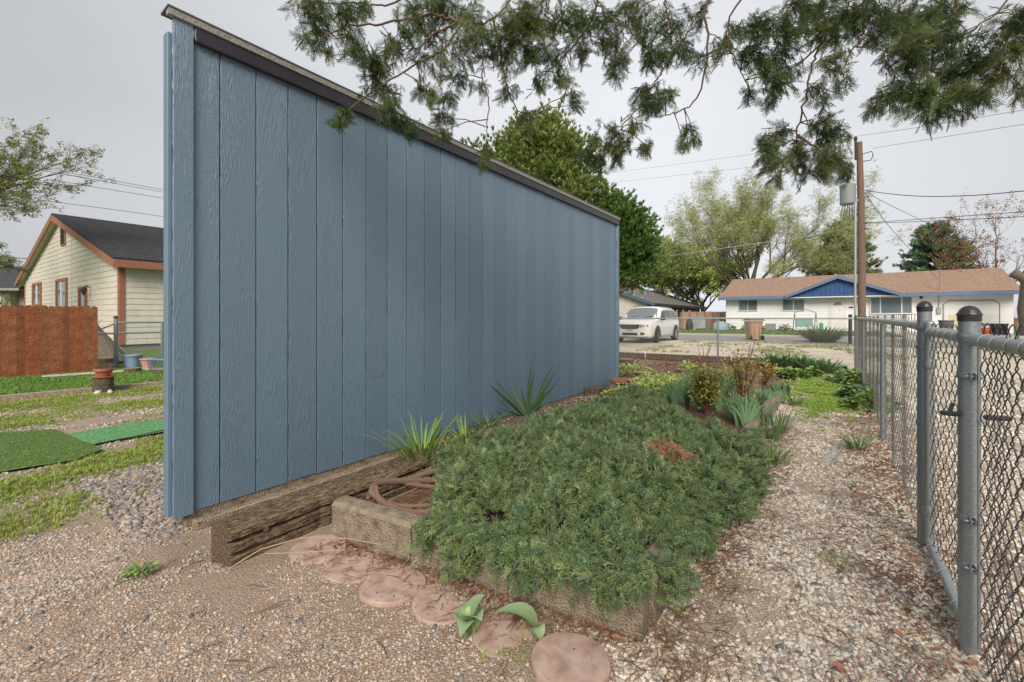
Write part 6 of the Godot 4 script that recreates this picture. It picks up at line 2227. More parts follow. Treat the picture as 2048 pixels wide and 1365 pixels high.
func line_between(called: String, pts: Array, r: float, m: Material, label: String) -> void:
	var g := Geo.new()
	var cv := Curve3D.new()
	for k in pts.size():
		var tn: Vector3 = (pts[min(k + 1, pts.size() - 1)] - pts[max(k - 1, 0)]) * 0.17
		cv.add_point(pts[k], -tn, tn)
	cv.bake_interval = 0.8
	var p := []
	for q in cv.get_baked_points(): p.append(q)
	g.tube(p, r, 4, false)
	solo(called, g, m, label, "cable", Vector3.ZERO, 0.0, "overhead cables")

func street_things() -> void:
	car()
	trash_cart()
	# utility pole with transformer
	var po := Vector3(1.008, 1.049, -23.113)
	po.y = 0.0
	var t := thing("utility_pole", "brown wooden utility pole with a grey transformer", "pole", po)
	var g := Geo.new()
	g.tube([Vector3(0, -0.3, 0), Vector3(0.0, 3.0, 0), Vector3(-0.03, 6.0, 0), Vector3(-0.08, 8.25, 0)], [0.14, 0.13, 0.118, 0.1], 12)
	part(t, "shaft", g, M.pole)
	g = Geo.new()
	g.tube([Vector3(-0.19, 7.55, 0.02), Vector3(-0.2, 8.35, 0.02)], 0.045, 8)
	g.lathe([Vector2(0.05, 0), Vector2(0.07, 0.05), Vector2(0.05, 0.1), Vector2(0.06, 0.14), Vector2(0, 0.18)], Vector3(-0.2, 8.35, 0.02), 8)
	part(t, "insulator_bracket", g, M.dark_trim)
	g = Geo.new()
	g.tube([Vector3(0.02, 7.75, 0), Vector3(0.32, 7.8, 0), Vector3(0.36, 7.6, 0), Vector3(0.28, 7.45, 0), Vector3(0.03, 7.45, 0)], 0.018, 5)
	part(t, "side_bracket", g, M.dark_trim)
	g = Geo.new()
	g.lathe([Vector2(0, 0), Vector2(0.25, 0.01), Vector2(0.27, 0.04), Vector2(0.27, 0.72), Vector2(0.29, 0.74), Vector2(0.28, 0.8), Vector2(0.1, 0.86), Vector2(0, 0.86)], Vector3(-0.46, 5.75, 0.12), 18)
	g.bar(Vector3(-0.3, 6.3, 0.0), Vector3(-0.05, 6.36, 0.05))
	g.bar(Vector3(-0.3, 5.95, 0.0), Vector3(-0.05, 6.01, 0.05))
	var tr := part(t, "transformer", g, flat(Color(0.25, 0.285, 0.3), 0.5))
	g = Geo.new()
	g.lathe([Vector2(0.04, 0), Vector2(0.06, 0.06), Vector2(0.03, 0.1), Vector2(0.05, 0.15), Vector2(0.02, 0.24), Vector2(0, 0.24)], Vector3(-0.46, 6.6, 0.1), 8)
	part(tr, "bushing", g, M.dark_trim)
	for k in 5:
		g = Geo.new()
		g.tube([Vector3(-0.6 + k * 0.07, 5.8, 0.15), Vector3(-0.7 + k * 0.1, 5.25, 0.2), Vector3(-0.3, 5.05 + k * 0.05, 0.1), Vector3(-0.05, 5.45, 0.0)], 0.012, 4, false)
		part(tr, "lead", g, M.dark_trim)
	for k in 7:
		g = Geo.new()
		g.tube([Vector3(0.1, 4.3 + k * 0.42, 0.05), Vector3(0.24, 4.3 + k * 0.42, 0.05)], 0.012, 4)
		part(t, "step_bolt", g, M.dark_trim)
	# thin service mast in front of it
	var mp := Vector3(0.763, 1.053, -22.083)
	mp.y = 0.0
	t = thing("service_mast", "thin galvanised conduit mast standing just left of the utility pole", "mast", mp)
	g = Geo.new()
	g.tube([Vector3(0, -0.2, 0), Vector3(0, 5.55, 0), Vector3(0.02, 5.66, 0), Vector3(0.1, 5.7, 0)], 0.042, 10)
	part(t, "conduit", g, M.galv_light)
	# cables
	var cb := flat(Color(0.05, 0.05, 0.055), 0.7)
	var pale := flat(Color(0.5, 0.5, 0.48), 0.7)
	line_between("power_line", [Vector3(0.892, 8.49, -23.032), Vector3(2.382, 7.767, -21.023), Vector3(4.515, 6.956, -18.612)], 0.006, cb, "topmost power line, right of the pole")
	line_between("power_line", [Vector3(1.355, 7.985, -23.358), Vector3(2.633, 7.269, -20.956), Vector3(4.515, 6.552, -18.612)], 0.006, cb, "second power line from the top, right of the pole")
	line_between("power_line", [Vector3(1.101, 6.258, -23.057), Vector3(1.795, 5.79, -22.078), Vector3(2.616, 5.295, -20.822), Vector3(3.575, 4.871, -19.418), Vector3(4.444, 4.63, -18.317)], 0.013, cb, "thick sagging cable right of the pole")
	line_between("power_line", [Vector3(1.101, 4.951, -23.057), Vector3(2.633, 4.546, -20.956), Vector3(4.515, 4.102, -18.612)], 0.01, cb, "upper of the two straight cables right of the pole")
	line_between("power_line", [Vector3(1.101, 4.931, -23.057), Vector3(2.633, 4.46, -20.956), Vector3(4.515, 3.962, -18.612)], 0.01, cb, "lower of the two straight cables right of the pole")
	line_between("power_line", [Vector3(1.107, 6.185, -23.183), Vector3(2.981, 6.005, -33.932), Vector3(6.501, 3.926, -45.599)], 0.014, cb, "service cable slanting steeply from the pole to the white house")
	line_between("power_line", [Vector3(1.14, 6.225, -23.207), Vector3(2.597, 6.139, -27.541), Vector3(5.776, 6.281, -37.13), Vector3(13.226, 5.725, -53.408)], 0.013, cb, "service cable slanting gently right from the pole")
	line_between("power_line", [Vector3(0.975, 4.972, -23.09), Vector3(0.635, 4.929, -23.707), Vector3(-0.815, 4.932, -25.132), Vector3(-4.13, 5.1, -27.688), Vector3(-8.747, 5.227, -30.549)], 0.017, pale, "pale cable running left from the pole across the bare tree")
	line_between("power_line", [Vector3(0.875, 8.409, -23.02), Vector3(-3.964, 9.716, -26.58), Vector3(-13.749, 11.97, -31.913)], 0.0055, cb, "upper faint power line left of the pole")
	line_between("power_line", [Vector3(0.875, 7.884, -23.02), Vector3(-3.964, 9.053, -26.58), Vector3(-13.749, 11.256, -31.913)], 0.0055, cb, "lower faint power line left of the pole")
	line_between("power_line", [Vector3(-42.596, 10.995, -6.649), Vector3(-42.685, 11.105, -10.258), Vector3(-44.879, 11.625, -17.278)], 0.016, cb, "topmost of the cables behind the blue wall at the left")
	line_between("power_line", [Vector3(-42.596, 10.863, -6.649), Vector3(-42.685, 10.922, -10.258), Vector3(-44.879, 11.448, -17.278)], 0.016, cb, "second of the cables behind the blue wall at the left")
	line_between("power_line", [Vector3(-42.596, 10.332, -6.649), Vector3(-42.685, 10.412, -10.258), Vector3(-44.879, 11.006, -17.278)], 0.016, cb, "third of the cables behind the blue wall at the left")
	line_between("power_line", [Vector3(-42.596, 8.874, -6.649), Vector3(-42.685, 8.99, -10.258), Vector3(-44.879, 9.459, -17.278)], 0.016, cb, "lowest of the cables behind the blue wall at the left")
	line_between("power_line", [Vector3(-62.21, 6.807, -5.041), Vector3(-60.044, 6.542, -6.57), Vector3(-56.794, 6.189, -8.865)], 0.03, cb, "cable above the grey house at the left edge")
	# street-side yucca clump and dark post
	solo("yucca", straps(300, 1.1, 0.026, 1.25, 0.35, Color(0.19, 0.25, 0.13), 950), M.leaf, "big spiky yucca clump growing by the street", "plant", Vector3(-0.338, 0, -25.242))
	g = Geo.new()
	g.lathe([Vector2(0.0, 0.0), Vector2(0.14, 0.02), Vector2(0.16, 0.3), Vector2(0.1, 0.5), Vector2(0.13, 0.62), Vector2(0.08, 0.76), Vector2(0, 0.8)], Vector3.ZERO, 12)
	solo("garden_ornament", g, flat(Color(0.06, 0.3, 0.14), 0.6), "green garden ornament behind the street yucca", "ornament", Vector3(-0.569, 0, -38.205))
	g = Geo.new()
	g.box(Vector3(0, 0.62, 0), Vector3(0.11, 1.3, 0.11), 0.01)
	solo("marker_post", g, M.dark_trim, "short dark post at the street edge left of the mast", "post", Vector3(0.674, 0, -24.514), 0.4)
	# yard things before the white house
	plastic_chair(Vector3(6.9, 0.05, -41.6), 0.4, Color(0.55, 0.45, 0.3), "beige plastic chair before the garage")
	bucket(Vector3(8.15, 0.05, -41.4), 0.26, 0.42, Color(0.75, 0.12, 0.03), "orange bucket before the garage")
	bucket(Vector3(8.75, 0.05, -41.5), 0.42, 0.7, Color(0.06, 0.06, 0.07), "black tub right of the orange bucket")
	bucket(Vector3(7.55, 0.05, -41.7), 0.3, 0.6, Color(0.08, 0.08, 0.09), "dark tub between the chair and the orange bucket")
	bucket(Vector3(4.911, 0, -32.423), 0.3, 1.0, Color(0.12, 0.12, 0.13), "dark grey tall bin beyond the small gate")
	g = Geo.new()
	for i in 9:
		g.tube([Vector3(-0.5 + rf(-0.4, 0.4), 0.62 + rf(-0.1, 0.1), rf(-0.2, 0.2)), Vector3(rf(-0.3, 0.3), 0.72 + rf(-0.05, 0.12), rf(-0.2, 0.2)), Vector3(0.5 + rf(-0.4, 0.4), 0.62 + rf(-0.1, 0.1), rf(-0.2, 0.2))], 0.022, 5)
	solo("garden_hose", g, flat(Color(0.1, 0.3, 0.16), 0.6), "heap of green hose over the things before the garage", "hose", Vector3(7.8, 0.0, -41.9))
	var fr := thing("swing_frame", "small metal swing frame on the white house's lawn", "frame", Vector3(-1.6, 0.0, -40.5), 0.3)
	for x in [-0.7, 0.7]:
		g = Geo.new()
		g.tube([Vector3(x, 0, 0.5), Vector3(x, 1.5, 0), Vector3(x, 0, -0.5)], 0.03, 5)
		part(fr, "leg", g, M.foundation)
	g = Geo.new()
	g.tube([Vector3(-0.7, 1.5, 0), Vector3(0, 1.75, 0), Vector3(0.7, 1.5, 0)], 0.03, 5)
	part(fr, "top_bar", g, M.foundation)
	g = Geo.new()
	g.bar(Vector3(-0.55, 0.45, -0.25), Vector3(0.55, 0.52, 0.25), 0.01)
	g.bar(Vector3(-0.55, 0.5, -0.25), Vector3(0.55, 1.0, -0.2), 0.01)
	part(fr, "bench", g, flat(Color(0.2, 0.35, 0.33), 0.7))
	g = Geo.new()
	g.box(Vector3(0, 0.35, 0), Vector3(0.7, 0.6, 0.5), 0.03)
	solo("air_vent_box", g, M.foundation, "grey box on the lawn left of the swing frame", "box", Vector3(-4.0, 0, -41.8))
	for k in [[-5.6, 41.9, 0.6], [-4.8, 42.0, 0.5], [-3.0, 41.9, 0.55], [-7.0, 41.2, 0.6]]:
		solo("garden_shrub", leaf_heap(160, k[2], k[2], 0.22, [Color(0.09, 0.18, 0.05), Color(0.15, 0.26, 0.07)], 960 + int(k[2] * 10) + int(k[0])), M.leaf, "low green shrub at the white house, " + {-5.6: "below its first window", -4.8: "between its two left windows", -3.0: "below its second window", -7.0: "at its left corner"}[k[0]], "shrub", Vector3(k[0], 0, -k[1]), 0.0, "shrubs at the white house")
	# turquoise hose ring and orange mat lying on the verge
	g = Geo.new()
	ring(g, Vector3.ZERO, Vector3.UP, 1.3, 0.06, 6, 24)
	solo("paddling_ring", g, flat(Color(0.1, 0.45, 0.42), 0.5), "turquoise ring lying on the grass right of the car", "ring", Vector3(-6.908, 0, -32.594))
	g = Geo.new()
	g.box(Vector3(0, 0.02, 0), Vector3(1.6, 0.03, 1.2), 0.01)
	solo("orange_mat", g, flat(Color(0.6, 0.25, 0.08), 0.8), "orange mat lying on the grass left of the street yucca", "mat", Vector3(-2.094, 0, -34.923))
	# laundry rack, tarp and fence panel between the two houses
	old_fence()
	g = Geo.new()
	for i in 6:
		g.tube([Vector3(-0.6 + i * 0.05, 0, 0.3), Vector3(-0.4 + i * 0.16, 1.3, 0), Vector3(-0.2 + i * 0.2, 0, -0.3)], 0.03, 4)
	g.bar(Vector3(-0.5, 0.25, -0.1), Vector3(0.5, 1.15, -0.05))
	solo("folding_rack", g, M.blind, "pale folding rack left of the white house", "rack", Vector3(-9.09, -0.194, -40.1) * Vector3(1, 0, 1), 0.3)
	g = Geo.new()
	g.lathe([Vector2(0.55, 0), Vector2(0.56, 0.3), Vector2(0.5, 0.62), Vector2(0.25, 0.8), Vector2(0, 0.82)], Vector3.ZERO, 12, true, 0.12)
	solo("tarp_heap", g, flat(Color(0.3, 0.38, 0.46), 0.7), "blue-grey covered heap at the white house's left corner", "heap", Vector3(-7.548, -0.093, -40.576) * Vector3(1, 0, 1))
	g = Geo.new()
	g.lathe([Vector2(0.2, 0), Vector2(0.28, 0.3), Vector2(0.26, 0.7), Vector2(0.15, 1.0), Vector2(0, 1.02)], Vector3.ZERO, 10, true, 0.08)
	solo("covered_grill", g, M.dark_trim, "dark covered grill beside the tan house", "grill", Vector3(-9.741, -0.068, -39.64) * Vector3(1, 0, 1))
	# terracotta urn on a stand at the right edge
	t = thing("garden_urn", "tan garden urn at the right edge beyond the fence", "urn", Vector3(10.732, 0, -46.185))
	g = Geo.new()
	g.lathe([Vector2(0.2, 0), Vector2(0.24, 0.05), Vector2(0.2, 0.2), Vector2(0.3, 0.75), Vector2(0.36, 1.0)], Vector3.ZERO, 16)
	part(t, "body", g, flat(Color(0.45, 0.3, 0.2), 0.8))
	g = Geo.new()
	g.lathe([Vector2(0.36, 1.0), Vector2(0.46, 1.02), Vector2(0.46, 1.14), Vector2(0.36, 1.16), Vector2(0.0, 1.1)], Vector3.ZERO, 16)
	part(t, "rim", g, flat(Color(0.5, 0.36, 0.25), 0.8))

func bucket(at: Vector3, r: float, h: float, c: Color, label: String) -> void:
	var t := thing("bucket", label, "bucket", at)
	var g := Geo.new()
	g.lathe([Vector2(0, 0.01), Vector2(r * 0.8, 0), Vector2(r, h * 0.93)], Vector3.ZERO, 14)
	part(t, "shell", g, flat(c, 0.6))
	g = Geo.new()
	g.lathe([Vector2(r, h * 0.93), Vector2(r * 1.08, h * 0.93), Vector2(r * 1.08, h), Vector2(r * 0.96, h), Vector2(r * 0.9, h * 0.8), Vector2(0, h * 0.75)], Vector3.ZERO, 14)
	part(t, "rim", g, flat(c, 0.5))

func plastic_chair(at: Vector3, turn: float, c: Color, label: String) -> void:
	var t := thing("garden_chair", label, "chair", at, turn)
	var m := flat(c, 0.6)
	var g := Geo.new()
	g.box(Vector3(0, 0.45, 0), Vector3(0.6, 0.05, 0.55), 0.02)
	part(t, "seat", g, m)
	g = Geo.new()
	g.box(Vector3(0, 0.85, -0.3), Vector3(0.62, 0.8, 0.05), 0.02, Basis(Vector3.RIGHT, -0.18))
	part(t, "backrest", g, m)
	for x in [-0.26, 0.26]:
		for z in [-0.24, 0.24]:
			g = Geo.new()
			g.tube([Vector3(x * 1.1, 0, z * 1.1), Vector3(x, 0.44, z)], 0.03, 6)
			part(t, "leg", g, m)

func old_fence() -> void:
	var p := Vector3(-9.651, -0.065, -47.048)
	p.y = 0.0
	var t := thing("board_fence", "weathered brown board fence between the tan and white houses", "fence", p, 0.45)
	for i in 22:
		var g := Geo.new()
		g.box(Vector3(-2.6 + i * 0.24, 0.85, 0), Vector3(0.225, 1.7 + rf(-0.05, 0.05), 0.03), 0.005)
		part(t, "board", g, M.old_wood if i % 3 else M.rust_trim)
	for y in [0.4, 1.4]:
		var g := Geo.new()
		g.box(Vector3(0, y, -0.04), Vector3(5.3, 0.09, 0.04), 0.005)
		part(t, "rail", g, M.old_wood)


# branching wood; leaves `tips` filled with [point, direction]
func grow(g: Geo, p: Vector3, d: Vector3, ln: float, r: float, lev: int, o: Dictionary, tips: Array, q: RandomNumberGenerator) -> void:
	var path := [p]
	var rr := [r]
	var n := 5
	var c := p
	var dir := d
	var kids := []
	for i in n:
		dir = (dir + Vector3(q.randf_range(-1, 1), q.randf_range(-1, 1), q.randf_range(-1, 1)) * o.wob + Vector3(0, o.up, 0)).normalized()
		c += dir * ln / n
		path.append(c)
		rr.append(r * (1.0 - 0.55 * (i + 1) / n))
		if i >= 1: kids.append([c, dir, rr[i + 1]])
	g.tube(path, rr, 7 if lev == 0 else (5 if lev < 3 else 3), false)
	if lev >= o.levels:
		for k in 3: tips.append([path[5 - k], dir])
		return
	if lev >= o.levels - 1:
		tips.append([c, dir])
	var num: int = o.kids + (1 if q.randf() < 0.5 else 0)
	for i in num:
		var k: Array = kids[min(kids.size() - 1, int((i + 0.6) * kids.size() / num))]
		var s := Vector3(q.randf_range(-1, 1), q.randf_range(-0.5, 1), q.randf_range(-1, 1)).normalized()
		var nd: Vector3 = (k[1] * o.fwd + s * o.spread).normalized()
		grow(g, k[0], nd, ln * o.shrink * q.randf_range(0.75, 1.15), k[2] * 0.72, lev + 1, o, tips, q)

# a loose bunch of small leaf faces, about one unit across
func leaf_bunch(sd: int, nb: int, size: float, m: Material) -> ArrayMesh:
	var r := RandomNumberGenerator.new()
	r.seed = sd
	var g := Geo.new()
	for i in nb:
		var o := Vector3(r.randf_range(-1, 1), r.randf_range(-1, 1), r.randf_range(-1, 1)) * 0.5
		var d := Vector3(r.randf_range(-1, 1), r.randf_range(-1, 1), r.randf_range(-1, 1)).normalized()
		var s := size * r.randf_range(0.6, 1.2)
		var k := r.randf_range(0.75, 1.25)
		g.col = Color(k, k, k)
		g.blade([o, o + d * s * 0.5, o + d * s], [s * 0.05, s * 0.3, s * 0.03], d.cross(Vector3(0.3, 1, 0.2)).normalized(), 0.2)
	return g.mesh(m)

func budding_tree(called: String, at: Vector3, h: float, limbs: Array, o: Dictionary, label: String, cols: Array, leaf: float, bark: Material, sd: int, per := 1) -> void:
	var t := thing(called, label, "tree", at)
	var q := RandomNumberGenerator.new()
	q.seed = sd
	var g := Geo.new()
	var tips := []
	g.tube([Vector3(0, -0.3, 0), Vector3(0, h * 0.4, 0), Vector3(0.05, h, 0)], [o.rad * 1.3, o.rad, o.rad * 0.9], 10)
	part(t, "trunk", g, bark)
	g = Geo.new()
	for l in limbs:
		grow(g, Vector3(0, h * l[2], 0), (l[0] as Vector3).normalized(), l[1], o.rad * l[3], 0, o, tips, q)
	part(t, "branches", g, bark)
	var xf := []
	var co := []
	for tp in tips:
		for k in per:
			if q.randf() > o.get("leafy", 1.0): continue
			var p: Vector3 = tp[0] + Vector3(q.randf_range(-1, 1), q.randf_range(-1, 1), q.randf_range(-1, 1)) * o.get("jit", leaf * 0.8)
			xf.append(Transform3D(Basis.from_euler(Vector3(q.randf() * 6, q.randf() * 6, q.randf() * 6)).scaled(Vector3.ONE * leaf * q.randf_range(0.6, 1.3)), p))
			var c: Color = cols[q.randi() % cols.size()]
			var s := q.randf_range(0.75, 1.25)
			co.append(Color(c.r * s, c.g * s, c.b * s))
	copies(t, "crown", leaf_bunch(sd, 7, 0.55, M.leaf), xf, co).set_meta("kind", "stuff")
	print("  ", called, " tips ", tips.size())

# evergreen crown: tufts gathered in boughs over an uneven body; lobes = [centre, radii]
func evergreen(called: String, at: Vector3, trunk: float, tr: float, lobes: Array, boughs: int, per: int, tuft: float, cols: Array, label: String, sd: int, bark: Material, upk := 0.6) -> void:
	var t := thing(called, label, "tree", at)
	var q := RandomNumberGenerator.new()
	q.seed = sd
	var g := Geo.new()
	g.tube([Vector3(0, -0.3, 0), Vector3(0.1, trunk * 0.5, 0), Vector3(0, trunk, 0)], [tr, tr * 0.75, tr * 0.2], 9)
	part(t, "trunk", g, bark)
	g = Geo.new()
	var xf := []
	var co := []
	for i in boughs:
		var lb: Array = lobes[q.randi() % lobes.size()]
		var v := Vector3(q.randf_range(-1, 1), q.randf_range(-0.85, 1), q.randf_range(-1, 1)).normalized()
		var c: Vector3 = lb[0] + v * (lb[1] as Vector3) * q.randf_range(0.6, 1.04)
		var base := Vector3(0, clampf(c.y - 0.6 * Vector2(c.x, c.z).length(), trunk * 0.15, trunk * 0.95), 0)
		g.tube([base, base.lerp(c, 0.5) + Vector3(0, -0.1, 0), c], [tr * 0.2, tr * 0.13, tr * 0.05], 4, false)
		var bc: Color = cols[q.randi() % cols.size()]
		for k in per:
			var w := Vector3(q.randfn(), q.randfn() * 0.8, q.randfn()) * tuft * 0.95
			var dir := (v * 0.5 + Vector3(0, upk, 0) + w.normalized() * 0.7).normalized()
			xf.append(Transform3D(aim(dir, q.randf() * 6).scaled(Vector3.ONE * tuft * q.randf_range(0.55, 1.15)), c + w))
			var s := q.randf_range(0.7, 1.25)
			co.append(Color(bc.r * s, bc.g * s, bc.b * s))
	part(t, "boughs", g, bark)
	copies(t, "crown", tuft_leafy(sd), xf, co).set_meta("kind", "stuff")

# upright tuft, one unit long, of narrow scale-leaf shoots
func tuft_leafy(sd: int) -> ArrayMesh:
	var r := RandomNumberGenerator.new()
	r.seed = sd + 5
	var g := Geo.new()
	for i in 16:
		var a := r.randf() * TAU
		var o := Vector3(cos(a), 0, sin(a)) * r.randf_range(0.0, 0.2) + Vector3(0, r.randf_range(0, 0.4), 0)
		var d := Vector3(cos(a) * r.randf_range(0.1, 0.6), 1.0, sin(a) * r.randf_range(0.1, 0.6)).normalized()
		var l := r.randf_range(0.3, 0.62)
		var k := r.randf_range(0.75, 1.2)
		g.col = Color(k, k, k)
		g.blade([o, o + d * l * 0.5, o + d * l], [0.03, 0.062, 0.006], Vector3(-sin(a), 0, cos(a)), 0.3)
	return g.mesh(M.leaf)

func trees() -> void:
	# two round evergreens behind the shed
	var p := Vector3(-8.534, 2.517, -14.173)
	evergreen("juniper_tree", Vector3(p.x, 0, p.z), 7.2, 0.28, [[Vector3(0, 5.6, 0), Vector3(2.35, 2.5, 2.2)], [Vector3(-1.6, 5.6, 0.8), Vector3(1.6, 1.9, 1.6)], [Vector3(1.0, 4.6, 0.2), Vector3(1.75, 1.9, 1.7)], [Vector3(0.5, 3.4, 0), Vector3(2.3, 1.6, 2.0)], [Vector3(-0.2, 7.2, 0), Vector3(1.3, 1.2, 1.2)]], 520, 34, 0.26, [Color(0.22, 0.3, 0.07), Color(0.27, 0.34, 0.09), Color(0.17, 0.25, 0.06), Color(0.32, 0.38, 0.12)], "large round yellow-green juniper tree rising behind the blue shed", 1201, M.bark_red)
	p = Vector3(-6.408, 2.435, -14.45)
	evergreen("juniper_tree", Vector3(p.x, 0, p.z), 4.6, 0.2, [[Vector3(0.45, 3.65, -0.3), Vector3(1.1, 1.3, 1.1)], [Vector3(0.75, 3.1, -0.4), Vector3(0.95, 0.85, 0.9)], [Vector3(0.2, 4.45, -0.2), Vector3(0.7, 0.75, 0.7)]], 230, 32, 0.22, [Color(0.13, 0.25, 0.05), Color(0.17, 0.29, 0.07), Color(0.1, 0.19, 0.045)], "smaller dark green juniper tree at the blue shed's far corner", 1202, M.bark_red)
	# big maple just coming into leaf behind the white house
	var oak := {"wob": 0.13, "up": 0.03, "levels": 5, "kids": 3, "fwd": 1.0, "spread": 0.62, "shrink": 0.6, "rad": 0.42, "leafy": 0.62, "jit": 0.4}
	p = Vector3(-7.651, 3.161, -58.254)
	var lm := []
	for i in 11:
		var a := TAU * i / 11.0 + 0.3
		var el := 0.45 + 0.42 * float(i % 3)
		lm.append([Vector3(cos(a), el, sin(a)), 6.4 + 0.5 * (i % 4), 0.6 + 0.035 * i, 0.42])
	lm.append([Vector3(0.1, 1, 0), 6.4, 0.95, 0.5])
	lm.append([Vector3(-0.25, 1, 0.1), 6.2, 0.95, 0.45])
	budding_tree("maple_tree", Vector3(p.x, 0, p.z), 4.5, lm, oak, "big spreading maple just budding behind the white house", [Color(0.36, 0.42, 0.15), Color(0.42, 0.46, 0.18), Color(0.28, 0.35, 0.12), Color(0.37, 0.33, 0.16)], 0.16, M.bark_grey, 1301, 3)
	# lighter, denser young trees left of it
	var yg := {"wob": 0.16, "up": 0.02, "levels": 4, "kids": 3, "fwd": 0.9, "spread": 0.75, "shrink": 0.62, "rad": 0.22, "leafy": 1.0}
	for k in [[1345, 55.0, 6.5, 1311, "yellow-green leafing tree behind the tan house, left one"], [1405, 57.0, 6.0, 1312, "yellow-green leafing tree between the tan and white houses"], [1290, 60.0, 6.5, 1313, "pale leafing tree at the shed's edge, behind the tan house"]]:
		var px: float = k[0]
		var zc: float = k[1]
		var r := (px - 1024.0) / 905.0
		var at := Vector3((0.8169 * r - 0.5768) * zc, 0, -(0.5768 * r + 0.8169) * zc)
		var l2 := []
		for i in 7:
			var a := TAU * i / 7.0 + zc
			l2.append([Vector3(cos(a) * 0.8, 0.8, sin(a) * 0.8), k[2] * 0.72, 0.5 + 0.07 * i, 0.6])
		budding_tree("leafing_tree", at, 3.2, l2, yg, k[4], [Color(0.33, 0.42, 0.1), Color(0.27, 0.37, 0.09), Color(0.4, 0.46, 0.16)], 0.42, M.bark_grey, k[3], 1)
	# pines
	p = Vector3(1.047, 3.393, -71.74)
	pine(Vector3(p.x, 0, p.z), 13.2, 5.0, 1401, "dark broad pine behind the pole and white house", [Color(0.15, 0.22, 0.11), Color(0.2, 0.27, 0.11), Color(0.27, 0.31, 0.12)], 0.2)
	p = Vector3(10.565, 3.316, -76.012)
	pine(Vector3(p.x, 0, p.z), 12.8, 5.4, 1402, "blue-green pointed pine above the white house's right half", [Color(0.13, 0.24, 0.16), Color(0.17, 0.29, 0.17), Color(0.21, 0.32, 0.17)], 0.1)
	# bare reddish tree and a pollarded trunk at the right edge
	var bare := {"wob": 0.12, "up": 0.08, "levels": 4, "kids": 3, "fwd": 0.9, "spread": 0.6, "shrink": 0.62, "rad": 0.2, "leafy": 0.35}
	p = Vector3(14.758, 3.084, -71.628)
	budding_tree("bare_tree", Vector3(p.x, 0, p.z), 3.5, [[Vector3(-0.5, 1, 0.2), 6.0, 0.8, 0.6], [Vector3(0.2, 1, -0.2), 6.5, 0.9, 0.6], [Vector3(0.7, 0.9, 0.1), 6.0, 0.8, 0.6], [Vector3(-0.9, 0.7, 0), 5.0, 0.7, 0.5]], bare, "bare reddish-twigged tree at the right edge", [Color(0.3, 0.14, 0.09), Color(0.36, 0.26, 0.12)], 0.3, M.bark_red, 1501)
	p = Vector3(11.352, 3.006, -66.774)
	budding_tree("bare_tree", Vector3(p.x, 0, p.z), 2.8, [[Vector3(-0.6, 1, 0.2), 4.0, 0.8, 0.6], [Vector3(0.3, 1, -0.2), 4.4, 0.9, 0.6], [Vector3(0.8, 0.8, 0.1), 4.0, 0.8, 0.6]], {"wob": 0.14, "up": 0.04, "levels": 4, "kids": 3, "fwd": 0.9, "spread": 0.7, "shrink": 0.6, "rad": 0.12, "leafy": 0.25}, "rust-brown leafing tree beside the pointed pine", [Color(0.26, 0.13, 0.08), Color(0.3, 0.2, 0.1)], 0.22, M.bark_red, 1502)
	p = Vector3(9.724, 2.194, -39.918)
	var t := thing("pollard_trunk", "thick gnarled pollarded trunk at the right edge beside the garage", "tree", Vector3(p.x, 0, p.z))
	var g := Geo.new()
	g.tube([Vector3(0.1, -0.2, 0), Vector3(0, 0.8, 0), Vector3(-0.12, 1.6, 0), Vector3(0.02, 2.6, 0), Vector3(0.1, 3.4, 0), Vector3(0.0, 4.0, 0)], [0.6, 0.48, 0.44, 0.48, 0.5, 0.3], 14)
	part(t, "trunk", g, M.bark_grey)
	for k in [[Vector3(-0.75, 0.35, 0), 0.28], [Vector3(0.3, 0.9, 0.2), 0.24], [Vector3(-0.1, 1.0, 0.1), 0.2], [Vector3(0.8, 0.4, 0), 0.25]]:
		g = Geo.new()
		var d: Vector3 = k[0]
		g.tube([Vector3(0, 3.2, 0), Vector3(0, 3.4, 0) + d * 0.5, Vector3(0, 3.5, 0) + d], [k[1] * 1.2, k[1] * 0.9, k[1]], 10)
		part(t, "stub_limb", g, M.bark_grey)
	# leafing tree reaching in from the left edge
	var lt := {"wob": 0.15, "up": -0.012, "levels": 4, "kids": 5, "fwd": 1.0, "spread": 0.62, "shrink": 0.5, "rad": 0.2, "leafy": 0.3}
	p = Vector3(-25.631, 2.393, -0.265)
	var toward := Vector3(0.82, 0, -0.57)
	budding_tree("leafing_tree", Vector3(p.x, 0, p.z), 3.6, [[toward + Vector3(0, 0.72, 0), 4.0, 0.9, 0.4], [toward + Vector3(0.1, 0.3, -0.2), 4.3, 1.0, 0.4], [toward + Vector3(-0.3, 0.9, 0.2), 3.6, 1.0, 0.4], [toward + Vector3(0.0, 0.48, 0.3), 4.1, 0.95, 0.36], [Vector3(-0.6, 1, 0), 3.0, 1.0, 0.4], [toward + Vector3(0, 0.12, 0.1), 2.9, 1.0, 0.3], [Vector3(0, 1, 0.5), 3.0, 1.0, 0.4]], lt, "tree in small new leaf reaching in over the cream house at the left edge", [Color(0.22, 0.28, 0.06), Color(0.28, 0.32, 0.09), Color(0.16, 0.22, 0.05)], 0.08, M.bark, 1601, 2)

